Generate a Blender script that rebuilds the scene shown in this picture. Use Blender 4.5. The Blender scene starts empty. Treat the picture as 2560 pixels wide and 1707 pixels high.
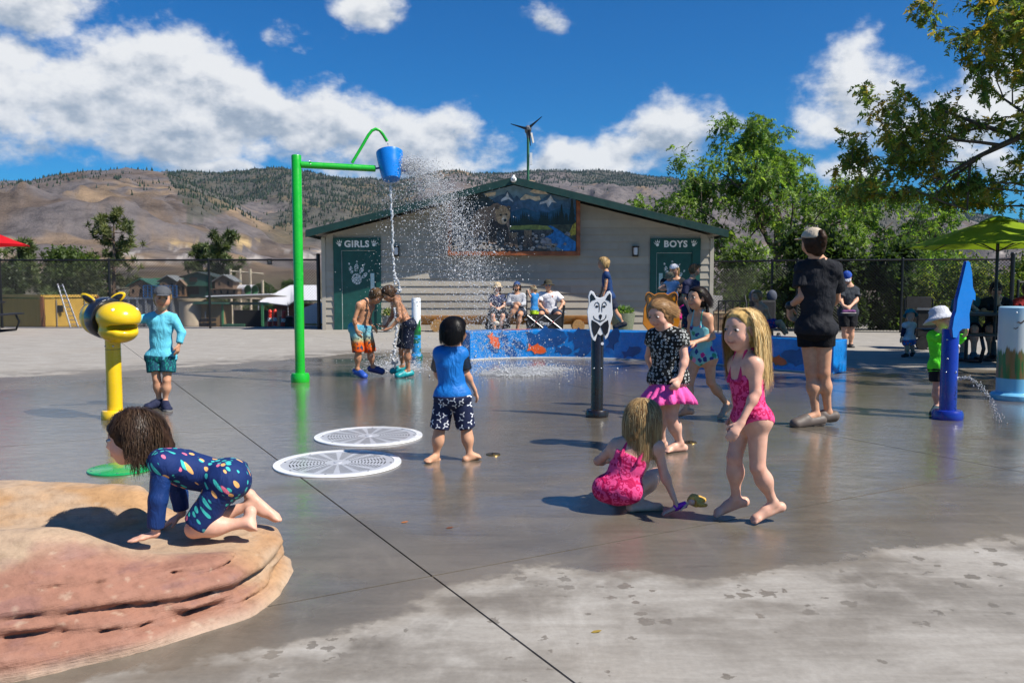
import bpy, math, random
import numpy as np
from mathutils import Vector, Matrix
random.seed(7)
RNG = np.random.default_rng(11)
D = bpy.data
S = bpy.context.scene
COL = S.collection
# ------------------------------------------------------------------ camera
F, CU, CV, CAMH = 2085.0, 1280.0, 853.5, 1.22
PITCH = math.atan(145.0 / F)
cam = D.cameras.new('camera'); camo = D.objects.new('camera', cam); COL.objects.link(camo)
cam.sensor_width = 36.0; cam.lens = 36.0 * F / 2560.0
cam.clip_start = 0.05; cam.clip_end = 12000
camo.location = (0, 0, CAMH); camo.rotation_euler = (math.pi / 2 - PITCH, 0, 0)
S.camera = camo
# ------------------------------------------------------------------ light
SUN_EL = math.radians(49); SUNH = (0.905, -0.425)
SUN_AZ = math.atan2(SUNH[0], SUNH[1])
SUNV = Vector((SUNH[0] * math.cos(SUN_EL), SUNH[1] * math.cos(SUN_EL), math.sin(SUN_EL))).normalized()
sl = D.lights.new('sun', 'SUN'); sl.energy = 5.0; sl.angle = math.radians(0.53); sl.color = (1, .94, .85)
so = D.objects.new('sun', sl); COL.objects.link(so)
so.rotation_euler = SUNV.to_track_quat('Z', 'Y').to_euler()
S.view_settings.view_transform = 'Standard'; S.view_settings.look = 'None'
S.render.engine = 'CYCLES'; cy = S.cycles
cy.max_bounces = 5; cy.diffuse_bounces = 2; cy.glossy_bounces = 3; cy.transmission_bounces = 3; cy.transparent_max_bounces = 6; cy.caustics_reflective = False; cy.caustics_refractive = False
S.view_settings.exposure = 0.48; S.view_settings.gamma = 1.0

# ------------------------------------------------------------------ node helper
class NT:
    def __init__(s, tree): s.t = tree; s.n = tree.nodes; s.l = tree.links
    def new(s, typ, **kw):
        nd = s.n.new(typ)
        for k, v in kw.items(): setattr(nd, k, v)
        return nd
    def put(s, sock, v):
        if v is None: return
        if isinstance(v, bpy.types.NodeSocket): s.l.new(v, sock)
        elif isinstance(v, (tuple, list)) and sock.type == 'RGBA': sock.default_value = tuple(v) + ((1,) if len(v) == 3 else ())
        else: sock.default_value = v
    def m(s, op, a, b=None, c=None, clamp=False):
        nd = s.new('ShaderNodeMath', operation=op, use_clamp=clamp)
        for i, v in enumerate((a, b, c)): s.put(nd.inputs[i], v)
        return nd.outputs[0]
    def vm(s, op, a, b=None, scale=None):
        nd = s.new('ShaderNodeVectorMath', operation=op)
        s.put(nd.inputs[0], a)
        if b is not None: s.put(nd.inputs[1], b)
        if scale is not None: s.put(nd.inputs[3], scale)
        return nd.outputs['Value'] if op in ('LENGTH', 'DISTANCE', 'DOT_PRODUCT') else nd.outputs[0]
    def sep(s, v):
        nd = s.new('ShaderNodeSeparateXYZ'); s.put(nd.inputs[0], v); return nd.outputs
    def comb(s, x=0, y=0, z=0):
        nd = s.new('ShaderNodeCombineXYZ')
        for i, v in enumerate((x, y, z)): s.put(nd.inputs[i], v)
        return nd.outputs[0]
    def coord(s, which='Object'): return s.new('ShaderNodeTexCoord').outputs[which]
    def attr(s, name, out='Fac'): return s.new('ShaderNodeAttribute', attribute_name=name).outputs[out]
    def map(s, v, scale=(1, 1, 1), loc=(0, 0, 0), rot=(0, 0, 0)):
        nd = s.new('ShaderNodeMapping'); s.put(nd.inputs[0], v)
        nd.inputs[1].default_value = loc; nd.inputs[2].default_value = rot; nd.inputs[3].default_value = scale
        return nd.outputs[0]
    def noise(s, v, scale=5, detail=4, rough=.55, dist=0, out='Fac'):
        nd = s.new('ShaderNodeTexNoise'); s.put(nd.inputs['Vector'], v); s.put(nd.inputs['Scale'], scale)
        nd.inputs['Detail'].default_value = detail; nd.inputs['Roughness'].default_value = rough; nd.inputs['Distortion'].default_value = dist
        return nd.outputs[out]
    def vor(s, v, scale=5, rand=1.0, feature='F1', dims='3D'):
        nd = s.new('ShaderNodeTexVoronoi', feature=feature, voronoi_dimensions=dims); s.put(nd.inputs['Vector'], v)
        nd.inputs['Scale'].default_value = scale; nd.inputs['Randomness'].default_value = rand
        return nd.outputs
    def mr(s, v, a, b, c=0, d=1, smooth=True):
        nd = s.new('ShaderNodeMapRange', interpolation_type='SMOOTHSTEP' if smooth else 'LINEAR')
        for i, x in enumerate((v, a, b, c, d)): s.put(nd.inputs[i], x)
        return nd.outputs[0]
    def mix(s, f, a, b, blend='MIX'):
        nd = s.new('ShaderNodeMix', data_type='RGBA', blend_type=blend)
        s.put(nd.inputs[0], f); s.put(nd.inputs[6], a); s.put(nd.inputs[7], b)
        return nd.outputs[2]
    def ramp(s, v, stops, interp='LINEAR'):
        nd = s.new('ShaderNodeValToRGB'); s.put(nd.inputs[0], v); cr = nd.color_ramp; cr.interpolation = interp
        while len(cr.elements) < len(stops): cr.elements.new(.5)
        for e, (p, c) in zip(cr.elements, stops): e.position = p; e.color = tuple(c) + ((1,) if len(c) == 3 else ())
        return nd.outputs[0]
    def bump(s, h, strength=.3, dist=.01, normal=None):
        nd = s.new('ShaderNodeBump'); s.put(nd.inputs['Height'], h); s.put(nd.inputs['Strength'], strength); nd.inputs['Distance'].default_value = dist
        if normal is not None: s.put(nd.inputs['Normal'], normal)
        return nd.outputs[0]

# ------------------------------------------------------------------ sky with cumulus
W = D.worlds.new('World'); S.world = W; W.use_nodes = True
def make_sky():
    W.node_tree.nodes.clear(); n = NT(W.node_tree)
    sky = n.new('ShaderNodeTexSky', sky_type='NISHITA'); sky.sun_disc = False
    sky.sun_elevation = SUN_EL; sky.sun_rotation = SUN_AZ; sky.altitude = 400; sky.air_density = 1.0; sky.dust_density = .35; sky.ozone_density = 3.5
    g = n.coord('Generated'); x, y, z = n.sep(g)
    az = n.m('ARCTAN2', x, y); el = n.m('ARCSINE', z)
    hs = n.new('ShaderNodeHueSaturation'); n.put(hs.inputs['Color'], sky.outputs[0]); hs.inputs['Saturation'].default_value = 1.18; hs.inputs['Value'].default_value = 1.0; hs.inputs['Hue'].default_value = .5
    skyc = n.mix(1.0, hs.outputs[0], (.22, 1.0, 1.55), 'MULTIPLY')
    # cloud blobs: (u, v, half-width px, half-height px, tilt, weight) turned into azimuth / elevation
    blobs = [(300, 225, 520, 150, -.05, 1.1), (640, 300, 560, 130, .14, 1.15), (1010, 355, 270, 95, .15, 1.1), (80, 30, 230, 110, .1, 1.05), (330, 330, 420, 70, .12, .95), (560, 418, 150, 26, .05, .8),
             (60, 130, 260, 120, .1, 1.0), (945, 35, 90, 48, .2, .85), (690, 85, 60, 40, .4, .45), (1360, 60, 50, 30, .1, .5),
             (1500, 405, 240, 65, -.22, 1.0), (1640, 345, 170, 85, -.35, 1.0), (2140, 255, 150, 110, -.1, 1.0), (2290, 330, 210, 90, -.15, .95), (2120, 440, 120, 36, .1, .85), (2520, 240, 140, 130, 0, .8),
             (2420, 420, 150, 60, .1, .8)]
    warpv = n.comb(az, el, 0)
    wn = n.noise(warpv, 9, 3, .5, out='Color')
    wv = n.vm('SCALE', n.vm('SUBTRACT', wn, (.5, .5, .5)), scale=.06)
    pw = n.vm('ADD', warpv, wv); ax, ey, _ = n.sep(pw)
    mask = None; shade = None
    for (u, v, rx, ry, t, w) in blobs:
        a0 = math.atan((u - CU) / F); e0 = math.atan((708.5 - v) / F * math.cos(a0))
        ra = rx / F * math.cos(a0) ** 2; re = ry / F * math.cos(a0)
        dx = n.m('SUBTRACT', ax, a0); dy = n.m('SUBTRACT', ey, e0)
        c, s_ = math.cos(t), math.sin(t)
        p = n.m('MULTIPLY_ADD', dx, c / ra, n.m('MULTIPLY', dy, -s_ / ra)); q = n.m('MULTIPLY_ADD', dx, s_ / re, n.m('MULTIPLY', dy, c / re))
        d = n.m('SQRT', n.m('ADD', n.m('MULTIPLY', p, p), n.m('MULTIPLY', q, q)))
        f = n.m('MULTIPLY', n.m('SUBTRACT', 1.45, d), w)
        hq = n.m('MULTIPLY_ADD', q, .5, .5)
        wt = n.m('POWER', n.m('MAXIMUM', f, .02), 4.0); hq = n.m('MULTIPLY', n.m('MAXIMUM', n.m('MINIMUM', hq, 1.0), 0.0), wt)
        if mask is None: mask, shade, wsum = f, hq, wt
        else: mask = n.m('MAXIMUM', mask, f); shade = n.m('ADD', shade, hq); wsum = n.m('ADD', wsum, wt)
    shade = n.m('DIVIDE', shade, wsum)
    # the sky beyond the frame carries the same kind of scattered cumulus
    p3 = n.map(g, (1, 1, 1.9))
    gen = n.mr(n.noise(p3, 2.3, 3, .5), .56, .82, -.2, 1.0)
    side = n.mr(n.m('ABSOLUTE', az), .58, .85)
    up = n.mr(el, .36, .55)
    away = n.m('MAXIMUM', side, up)
    mask = n.m('ADD', n.m('MULTIPLY', mask, n.m('SUBTRACT', 1, away)), n.m('MULTIPLY', gen, away))
    shade = n.m('ADD', n.m('MULTIPLY', shade, n.m('SUBTRACT', 1, away)), n.m('MULTIPLY', away, .6))
    q3 = n.map(g, (1, 1, 1.5))
    n1 = n.noise(q3, 9, 7, .58)
    n2 = n.noise(n.vm('ADD', q3, (.012, -.006, .022)), 9, 5, .58)
    nb = n.noise(q3, 26, 4, .6)
    dens = n.m('ADD', mask, n.m('MULTIPLY', n.m('SUBTRACT', n1, .5), 3.0))
    dens = n.m('ADD', dens, n.m('MULTIPLY', n.m('SUBTRACT', nb, .5), .7))
    cov = n.mr(dens, .26, .92)
    thick = n.mr(dens, .45, 1.6)
    lit = n.m('MULTIPLY', n.m('SUBTRACT', n1, n2), 3.2)
    br = n.m('ADD', n.m('ADD', n.m('MULTIPLY', shade, .62), .52), lit)
    br = n.m('SUBTRACT', br, n.m('MULTIPLY', n.m('MULTIPLY', thick, n.mr(shade, .75, .2)), .35))
    ccol = n.ramp(br, [(0, (3.6, 4.5, 6.0)), (.42, (6.0, 6.9, 8.2)), (.80, (11.0, 11.3, 11.8)), (1.0, (12.8, 12.9, 13.0))])
    col = n.mix(n.m('MULTIPLY', cov, .97), skyc, ccol)
    bg = n.new('ShaderNodeBackground'); n.put(bg.inputs[0], col); bg.inputs[1].default_value = .050
    out = n.new('ShaderNodeOutputWorld'); n.l.new(bg.outputs[0], out.inputs[0])
make_sky()
W.cycles.sampling_method = 'MANUAL'; W.cycles.sample_map_resolution = 512

# ------------------------------------------------------------------ pixel rays
cp, sp = math.cos(PITCH), math.sin(PITCH)
def ray(u, v):
    x = (u - CU) / F; yi = (v - CV) / F
    return x, cp - yi * sp, -sp - yi * cp
def P(u, v, Y):
    x, y, z = ray(u, v); t = Y / y
    return Vector((x * t, Y, CAMH + z * t))
def G(u, v, z=0.0):
    x, y, dz = ray(u, v); t = (z - CAMH) / dz
    return Vector((x * t, y * t, z))
def ppm(Y): return F / Y          # pixels of the photograph per metre at depth Y

# ------------------------------------------------------------------ materials
MATS = {}
def base_mat(name):
    m = D.materials.new(name); m.use_nodes = True
    n = NT(m.node_tree); b = m.node_tree.nodes['Principled BSDF']
    MATS[name] = m
    return m, n, b
def mat(name, col, rough=.5, metal=0.0, var=.12, scale=8.0, bump=0.0, bscale=60.0, spec=.5, coat=0.0, attr=None, trans=0.0, wrinkle=0.0):
    """plain procedural surface: base colour broken up by noise, optional relief"""
    if name in MATS: return MATS[name]
    m, n, b = base_mat(name)
    c = n.coord('Object')
    nz = n.noise(c, scale, 5, .6)
    lo = tuple(x * (1 - var) for x in col); hi = tuple(min(1, x * (1 + var)) for x in col)
    cc = n.mix(n.mr(nz, .3, .7), lo, hi)
    if attr: cc = n.mix(1.0, cc, n.attr(attr, 'Color'), 'MULTIPLY')
    n.put(b.inputs['Base Color'], cc)
    n.put(b.inputs['Roughness'], n.mr(n.noise(c, scale * 2.3, 4), .25, .75, max(0, rough - .08), min(1, rough + .08)))
    b.inputs['Metallic'].default_value = metal
    b.inputs['Specular IOR Level'].default_value = spec
    if coat: b.inputs['Coat Weight'].default_value = coat; b.inputs['Coat Roughness'].default_value = .06
    if trans: b.inputs['Transmission Weight'].default_value = trans
    wr = n.bump(n.noise(n.map(c, (1, 1, .55), rot=(.3, .5, 0)), 13, 4, .55, 1.6), wrinkle, .03) if wrinkle else None
    if bump: n.put(b.inputs['Normal'], n.bump(n.noise(c, bscale, 5, .65), bump, .004, wr))
    return m

# ------------------------------------------------------------------ objects
def tag(o, label=None, cat=None, group=None, kind=None):
    if label: o['label'] = label
    if cat: o['category'] = cat
    if group: o['group'] = group
    if kind: o['kind'] = kind
    return o
def thing(name, label, cat, loc=(0, 0, 0), rz=0.0, group=None, kind=None):
    o = D.objects.new(name, None); COL.objects.link(o)
    o.empty_display_size = .1
    o.location = loc; o.rotation_euler = (0, 0, rz)
    return tag(o, label, cat, group, kind)
def wloc(o):
    v = Vector((0, 0, 0))
    while o is not None: v += Vector(o.location); o = o.parent
    return v
def link(name, me, material=None, parent=None, loc=None):
    o = D.objects.new(name, me); COL.objects.link(o)
    if material is not None:
        for mm in (material if isinstance(material, (list, tuple)) else [material]): me.materials.append(mm)
    if parent is not None: o.parent = parent
    if loc is not None: o.location = loc
    return o
def np_mesh(name, V, Fq, smooth=True, col=None, mi=None):
    """fast mesh from numpy: V (n,3), Fq (m,k) faces all of one size"""
    V = np.asarray(V, dtype=np.float32); Fq = np.asarray(Fq, dtype=np.int32)
    me = D.meshes.new(name); k = Fq.shape[1]
    me.vertices.add(len(V)); me.vertices.foreach_set('co', V.ravel())
    me.loops.add(Fq.size); me.loops.foreach_set('vertex_index', Fq.ravel())
    me.polygons.add(len(Fq)); me.polygons.foreach_set('loop_start', np.arange(0, Fq.size, k, dtype=np.int32))
    me.polygons.foreach_set('loop_total', np.full(len(Fq), k, dtype=np.int32))
    me.polygons.foreach_set('use_smooth', np.full(len(Fq), smooth))
    if mi is not None: me.polygons.foreach_set('material_index', np.asarray(mi, dtype=np.int32))
    if col is not None:
        a = me.color_attributes.new('Col', 'FLOAT_COLOR', 'POINT')
        c4 = np.ones((len(V), 4), np.float32); c4[:, :3] = col
        a.data.foreach_set('color', c4.ravel())
    me.update(calc_edges=True); me.validate()
    return me

class MB:
    """collects simple shapes into one mesh"""
    def __init__(s): s.v = []; s.f = []; s.mi = []; s.cur = 0
    def add(s, V, Fs):
        o = len(s.v); s.v.extend([tuple(p) for p in V])
        for f in Fs: s.f.append([i + o for i in f]); s.mi.append(s.cur)
        return s
    def box(s, c, d, rz=0.0, R=None, taper=1.0):
        hx, hy, hz = d[0] / 2, d[1] / 2, d[2] / 2
        M = R if R is not None else Matrix.Rotation(rz, 3, 'Z')
        V = []
        for z in (-hz, hz):
            k = taper if z > 0 else 1
            for (x, y) in ((-hx, -hy), (hx, -hy), (hx, hy), (-hx, hy)): V.append(Vector(c) + M @ Vector((x * k, y * k, z)))
        return s.add(V, [(3, 2, 1, 0), (4, 5, 6, 7), (0, 1, 5, 4), (1, 2, 6, 5), (2, 3, 7, 6), (3, 0, 4, 7)])
    def bar(s, a, b, w, h=None, up=(0, 0, 1)):
        """rectangular bar from a to b"""
        a = Vector(a); b = Vector(b); h = h or w; d = (b - a).normalized(); u = Vector(up)
        if abs(d.dot(u)) > .98: u = Vector((0, 1, 0))
        x = d.cross(u).normalized(); u = x.cross(d).normalized(); V = []
        for p in (a, b):
            for (i, j) in ((-1, -1), (1, -1), (1, 1), (-1, 1)): V.append(p + x * (i * w / 2) + u * (j * h / 2))
        return s.add(V, [(0, 1, 2, 3)[::-1], (4, 5, 6, 7), (0, 4, 5, 1)[::-1], (1, 5, 6, 2)[::-1], (2, 6, 7, 3)[::-1], (3, 7, 4, 0)[::-1]])
    def tube(s, pts, r, seg=10, caps=True, flat=1.0):
        pts = [Vector(p) for p in pts]; n = len(pts)
        rs = r if isinstance(r, (list, tuple)) else [r] * n
        V = []; up = None
        for i, p in enumerate(pts):
            d = (pts[min(i + 1, n - 1)] - pts[max(i - 1, 0)])
            d = d.normalized() if d.length > 1e-9 else Vector((0, 0, 1))
            if up is None:
                up = Vector((0, 0, 1)) if abs(d.z) < .9 else Vector((1, 0, 0))
            x = d.cross(up).normalized(); up = x.cross(d).normalized()
            for k in range(seg):
                a = 2 * math.pi * k / seg
                V.append(p + x * (math.cos(a) * rs[i]) + up * (math.sin(a) * rs[i] * flat))
        Fs = []
        for i in range(n - 1):
            for k in range(seg):
                k2 = (k + 1) % seg
                Fs.append((i * seg + k, (i + 1) * seg + k, (i + 1) * seg + k2, i * seg + k2)[::-1])
        if caps: Fs.append(tuple(range(seg))); Fs.append(tuple(range((n - 1) * seg, n * seg))[::-1])
        return s.add(V, [f[::-1] for f in Fs])
    def lathe(s, prof, c=(0, 0, 0), seg=24, R=None, sx=1.0, sy=1.0):
        c = Vector(c); V = []; n = len(prof)
        for (r, z) in prof:
            for k in range(seg):
                a = 2 * math.pi * k / seg; p = Vector((r * math.cos(a) * sx, r * math.sin(a) * sy, z))
                V.append(c + (R @ p if R is not None else p))
        Fs = []
        for i in range(n - 1):
            for k in range(seg):
                k2 = (k + 1) % seg; Fs.append((i * seg + k, i * seg + k2, (i + 1) * seg + k2, (i + 1) * seg + k))
        if prof[0][0] > 1e-6: Fs.append(tuple(range(seg))[::-1])
        if prof[-1][0] > 1e-6: Fs.append(tuple(range((n - 1) * seg, n * seg)))
        return s.add(V, Fs)
    def prism(s, poly, O, X, Y, th):
        """polygon (x,y) in the plane O + x*X + y*Y, extruded by th along X cross Y"""
        O = Vector(O); X = Vector(X); Y = Vector(Y); N = X.cross(Y).normalized(); n = len(poly)
        V = [O + X * p[0] + Y * p[1] for p in poly] + [O + X * p[0] + Y * p[1] + N * th for p in poly]
        area = sum(poly[i][0] * poly[(i + 1) % n][1] - poly[(i + 1) % n][0] * poly[i][1] for i in range(n))
        fr = list(range(n, 2 * n)); bk = list(range(n))[::-1]
        sd = [(i, (i + 1) % n, n + (i + 1) % n, n + i) for i in range(n)]
        if area < 0: fr = fr[::-1]; bk = bk[::-1]; sd = [f[::-1] for f in sd]
        return s.add(V, [fr, bk] + sd)
    def ball(s, c, r, seg=10, rings=6, R=None):
        rx, ry, rz = r if isinstance(r, (tuple, list)) else (r, r, r)
        c = Vector(c); V = [c + (R @ Vector((0, 0, -rz)) if R else Vector((0, 0, -rz)))]
        for i in range(1, rings):
            t = -math.pi / 2 + math.pi * i / rings
            for k in range(seg):
                a = 2 * math.pi * k / seg; p = Vector((rx * math.cos(t) * math.cos(a), ry * math.cos(t) * math.sin(a), rz * math.sin(t)))
                V.append(c + (R @ p if R else p))
        V.append(c + (R @ Vector((0, 0, rz)) if R else Vector((0, 0, rz))))
        Fs = [(0, 1 + (k + 1) % seg, 1 + k) for k in range(seg)]
        for i in range(rings - 2):
            for k in range(seg):
                k2 = (k + 1) % seg; a = 1 + i * seg
                Fs.append((a + k, a + k2, a + seg + k2, a + seg + k))
        a = 1 + (rings - 2) * seg
        Fs += [(a + k, a + (k + 1) % seg, len(V) - 1) for k in range(seg)]
        return s.add(V, Fs)
    def build(s, name, material=None, parent=None, smooth=False, world=False, bevel=0.0):
        off = wloc(parent) if (world and parent is not None) else Vector((0, 0, 0))
        me = D.meshes.new(name)
        me.from_pydata([(p[0] - off.x, p[1] - off.y, p[2] - off.z) for p in s.v], [], s.f)
        if smooth: me.polygons.foreach_set('use_smooth', [True] * len(s.f))
        me.polygons.foreach_set('material_index', s.mi)
        me.update()
        o = link(name, me, material, parent)
        if bevel:
            b = o.modifiers.new('bevel', 'BEVEL'); b.width = bevel; b.segments = 2; b.limit_method = 'ANGLE'; b.angle_limit = .6
        if smooth and not bevel:
            try: me.set_sharp_from_angle(angle=math.radians(42))
            except Exception: pass
        return o
def copy_tree(o, parent=None):
    c = o.copy(); COL.objects.link(c); c.parent = parent
    for ch in list(o.children): copy_tree(ch, c)
    return c
def text_mesh(txt, size, name, material, parent, loc, X=(1, 0, 0), Yv=(0, 0, 1), th=.002, space=1.0, bold=0.0):
    cu = D.curves.new('t', 'FONT'); cu.body = txt; cu.size = size; cu.align_x = 'CENTER'; cu.align_y = 'CENTER'; cu.extrude = th; cu.space_character = space; cu.offset = bold; cu.resolution_u = 3
    to = D.objects.new('t', cu); COL.objects.link(to)
    me = D.meshes.new_from_object(to.evaluated_get(bpy.context.evaluated_depsgraph_get()))
    D.objects.remove(to); D.curves.remove(cu)
    X = Vector(X).normalized(); Yv = Vector(Yv).normalized(); Z = X.cross(Yv)
    me.transform(Matrix((X, Yv, Z)).transposed().to_4x4())
    me.materials.clear()
    return link(name, me, material, parent, loc)
def smoothstep(a, b, x):
    t = np.clip((x - a) / (b - a), 0, 1); return t * t * (3 - 2 * t)
# ================================================================== noise on arrays
def _hash(i, j, k, seed):
    n = (i * 374761393 + j * 668265263 + k * 1274126177 + seed * 974711) & 0x7fffffff
    n = ((n ^ (n >> 13)) * 1274126177) & 0x7fffffff
    return ((n ^ (n >> 16)) & 0xffff) / 65535.0
def vnoise(x, y, z=None, seed=0):
    if z is None: z = np.zeros_like(x)
    xi = np.floor(x).astype(np.int64); yi = np.floor(y).astype(np.int64); zi = np.floor(z).astype(np.int64)
    fx, fy, fz = x - xi, y - yi, z - zi
    fx, fy, fz = [t * t * (3 - 2 * t) for t in (fx, fy, fz)]
    r = 0
    for a in (0, 1):
        for b in (0, 1):
            for c in (0, 1):
                r = r + _hash(xi + a, yi + b, zi + c, seed) * (fx if a else 1 - fx) * (fy if b else 1 - fy) * (fz if c else 1 - fz)
    return r
def fbm(x, y, z=None, oct=5, seed=0, gain=.5, ridged=False):
    a, s, t = 1.0, 0.0, 0.0
    for o in range(oct):
        f = 2.03 ** o
        v = vnoise(x * f + 17.3 * o, y * f - 9.1 * o, None if z is None else z * f, seed + o)
        if ridged: v = 1 - np.abs(2 * v - 1)
        s = s + a * v; t += a; a *= gain
    return s / t
def poly_sd(px, py, poly):
    """signed distance to a polygon, negative inside"""
    d = np.full(px.shape, 1e9); inside = np.zeros(px.shape, bool); n = len(poly)
    for i in range(n):
        ax, ay = poly[i]; bx, by = poly[(i + 1) % n]
        ex, ey = bx - ax, by - ay; wx, wy = px - ax, py - ay
        t = np.clip((wx * ex + wy * ey) / (ex * ex + ey * ey), 0, 1)
        d = np.minimum(d, np.hypot(wx - ex * t, wy - ey * t))
        c = ((ay <= py) & (by > py)) | ((by <= py) & (ay > py))
        xi = ax + (py - ay) / np.where(abs(by - ay) < 1e-9, 1e-9, by - ay) * ex
        inside ^= c & (px < xi)
    return np.where(inside, -d, d)

# ================================================================== hills
YARDZ = -1.9
SKY1 = [(-1600, 520), (-600, 500), (-200, 478), (0, 464), (120, 452), (215, 432), (330, 419), (430, 433), (520, 470), (640, 540), (760, 600), (900, 655), (1100, 700), (3000, 705)]
SKY2 = [(-1600, 500), (-400, 480), (300, 450), (430, 438), (560, 436), (640, 425), (715, 416), (800, 432), (900, 446), (985, 452), (1060, 436), (1130, 430), (1200, 446), (1270, 470), (1400, 520), (1700, 600), (3000, 690)]
SKY3 = [(-1600, 560), (900, 520), (1060, 470), (1200, 445), (1310, 440), (1420, 438), (1520, 440), (1640, 452), (1790, 458), (1900, 470), (2060, 482), (2200, 497), (2330, 522), (2460, 540), (2560, 556), (2800, 590), (4000, 600)]
def sky_t(S_, u): return (708.5 - np.interp(u, [p[0] for p in S_], [p[1] for p in S_])) / F
def hill_z(a, Y):
    u = CU + a * F; x = a * Y
    base = np.where(Y < 60, YARDZ - .25 * smoothstep(26, 60, Y) * 2, YARDZ - .5) + 0 * a
    base = base - 3.5 * smoothstep(70, 260, Y)
    z = base
    for S_, Yb, Yp, pw, sd in ((SKY1, 260, 1450, 1.15, 1), (SKY2, 700, 2300, 1.2, 2), (SKY3, 700, 3100, 1.1, 3)):
        T = sky_t(S_, u + 24 * (vnoise(u / 60., Y * 0, None, sd) - .5)); s = np.clip((Y - Yb) / (Yp - Yb), 0, 1)
        back = np.clip((Y - Yp) / 1500., 0, 1)
        h = Yp * T * (s ** pw) * (1 - .55 * back)
        rg = fbm(x / 330. + sd * 7, Y / 420., None, 6, 20 + sd, .55, True) - .62
        fine = fbm(x / 70., Y / 70., None, 4, 40 + sd, .6) - .5
        amp = (1 - .72 * s) * np.minimum(1, s * 4) * (s < 1) + .28 * (s >= 1)
        h = h + amp * (rg * .5 * Yp * np.maximum(T, .03) + fine * 46)
        h = np.where(s <= 0, -20, h)
        z = np.maximum(z, h) + 6 * np.exp(-np.abs(z - h) / 12.) * (s > 0.02)
    return z
def make_hills():
    A = np.concatenate([np.linspace(-1.35, -.66, 36, endpoint=False), np.linspace(-.66, .66, 400), np.linspace(.66, 1.35, 36)[1:]])
    Y = np.concatenate([np.linspace(23.4, 60, 22, endpoint=False), np.geomspace(60, 300, 30, endpoint=False), np.linspace(300, 3300, 175), np.linspace(3300, 4800, 16)[1:]])
    a, y = np.meshgrid(A, Y, indexing='ij')
    z = hill_z(a, y)
    ramp = smoothstep(23.4, 25.5, y); z = np.where(y < 26, -.12 * (1 - ramp) + z * ramp, z)
    x = a * y
    V = np.stack([x, y, z], -1).reshape(-1, 3)
    na, ny = a.shape; idx = np.arange(na * ny).reshape(na, ny)
    Fq = np.stack([idx[:-1, :-1], idx[1:, :-1], idx[1:, 1:], idx[:-1, 1:]], -1).reshape(-1, 4)
    # ground cover: dry grass, rock, scrub
    gy = np.gradient(z, axis=1) / np.gradient(y, axis=1); gx = np.gradient(z, axis=0) / np.maximum(np.gradient(x, axis=0), .01)
    steep = np.hypot(gx, gy)
    u = CU + a * F; v = 708.5 - F * (z - CAMH) / y
    n1 = fbm(x / 160., y / 160., None, 5, 5); n2 = fbm(x / 45., y / 60., None, 5, 9)
    grass = np.array([.235, .168, .108]); dark = np.array([.115, .088, .072]); rock = np.array([.135, .118, .115]); scrub = np.array([.13, .125, .07])
    c = grass + (dark - grass) * smoothstep(.42, .68, n1)[..., None]
    rk = smoothstep(.44, .62, n2 + .35 * np.clip(steep - .35, 0, 1) + .10 * (u > 760) + .08 * (u > 1200))
    c = c * (1 - rk[..., None]) + rock * rk[..., None]
    sc = smoothstep(.5, .75, fbm(x / 90., y / 30., None, 4, 77)) * smoothstep(420, 200, y)
    c = c * (1 - .7 * sc[..., None]) + scrub * .7 * sc[..., None]
    silt = smoothstep(.56, .7, fbm(u / 40., v / 12., None, 4, 31)) * smoothstep(618, 632, v) * smoothstep(668, 650, v)
    c = c * (1 - .6 * silt[..., None]) + np.array([.50, .46, .42]) * .6 * silt[..., None]
    fld = smoothstep(.45, .6, fbm(u / 160., v / 30., None, 3, 63)) * smoothstep(598, 603, v) * smoothstep(614, 609, v) * (u < 700)
    c = c * (1 - fld[..., None]) + np.array([.46, .33, .16]) * fld[..., None]
    fm = smoothstep(.45, .54, fbm(x / 380., y / 460., None, 4, 91)) * smoothstep(620, 720, u) * smoothstep(640, 600, v) * .6; wd = ((u > 425 + .55 * np.clip(v - 440, 0, 85)) & (u < 800) & (v < 566 - np.clip(u - 470, 0, 400) * .36)) * .6; fm = np.maximum(fm, wd)[..., None]; c = c * (1 - fm) + np.array([.055, .06, .042]) * fm
    yard = smoothstep(75, 45, y)[..., None]; c = c * (1 - yard) + np.array([.24, .2, .15]) * yard
    me = np_mesh('hills', V, Fq, True, c.reshape(-1, 3))
    m, n, b = base_mat('dry_hillside'); co = n.coord('Object')
    cc = n.mix(1.0, n.attr('Col', 'Color'), n.ramp(n.noise(n.map(co, (1, 1, 2.5)), .035, 8, .68), [(.3, (.42, .42, .44)), (.5, (1, 1, 1)), (.7, (1.4, 1.36, 1.3))]), 'MULTIPLY')
    n.put(b.inputs['Base Color'], cc); b.inputs['Roughness'].default_value = .95; b.inputs['Specular IOR Level'].default_value = .1
    n.put(b.inputs['Normal'], n.bump(n.noise(co, .06, 8, .7), .8, 6.0))
    tag(link('hills', me, m), 'dry brown grassy hills rising behind the washroom building', 'hills', kind='structure')
make_hills()

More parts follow.
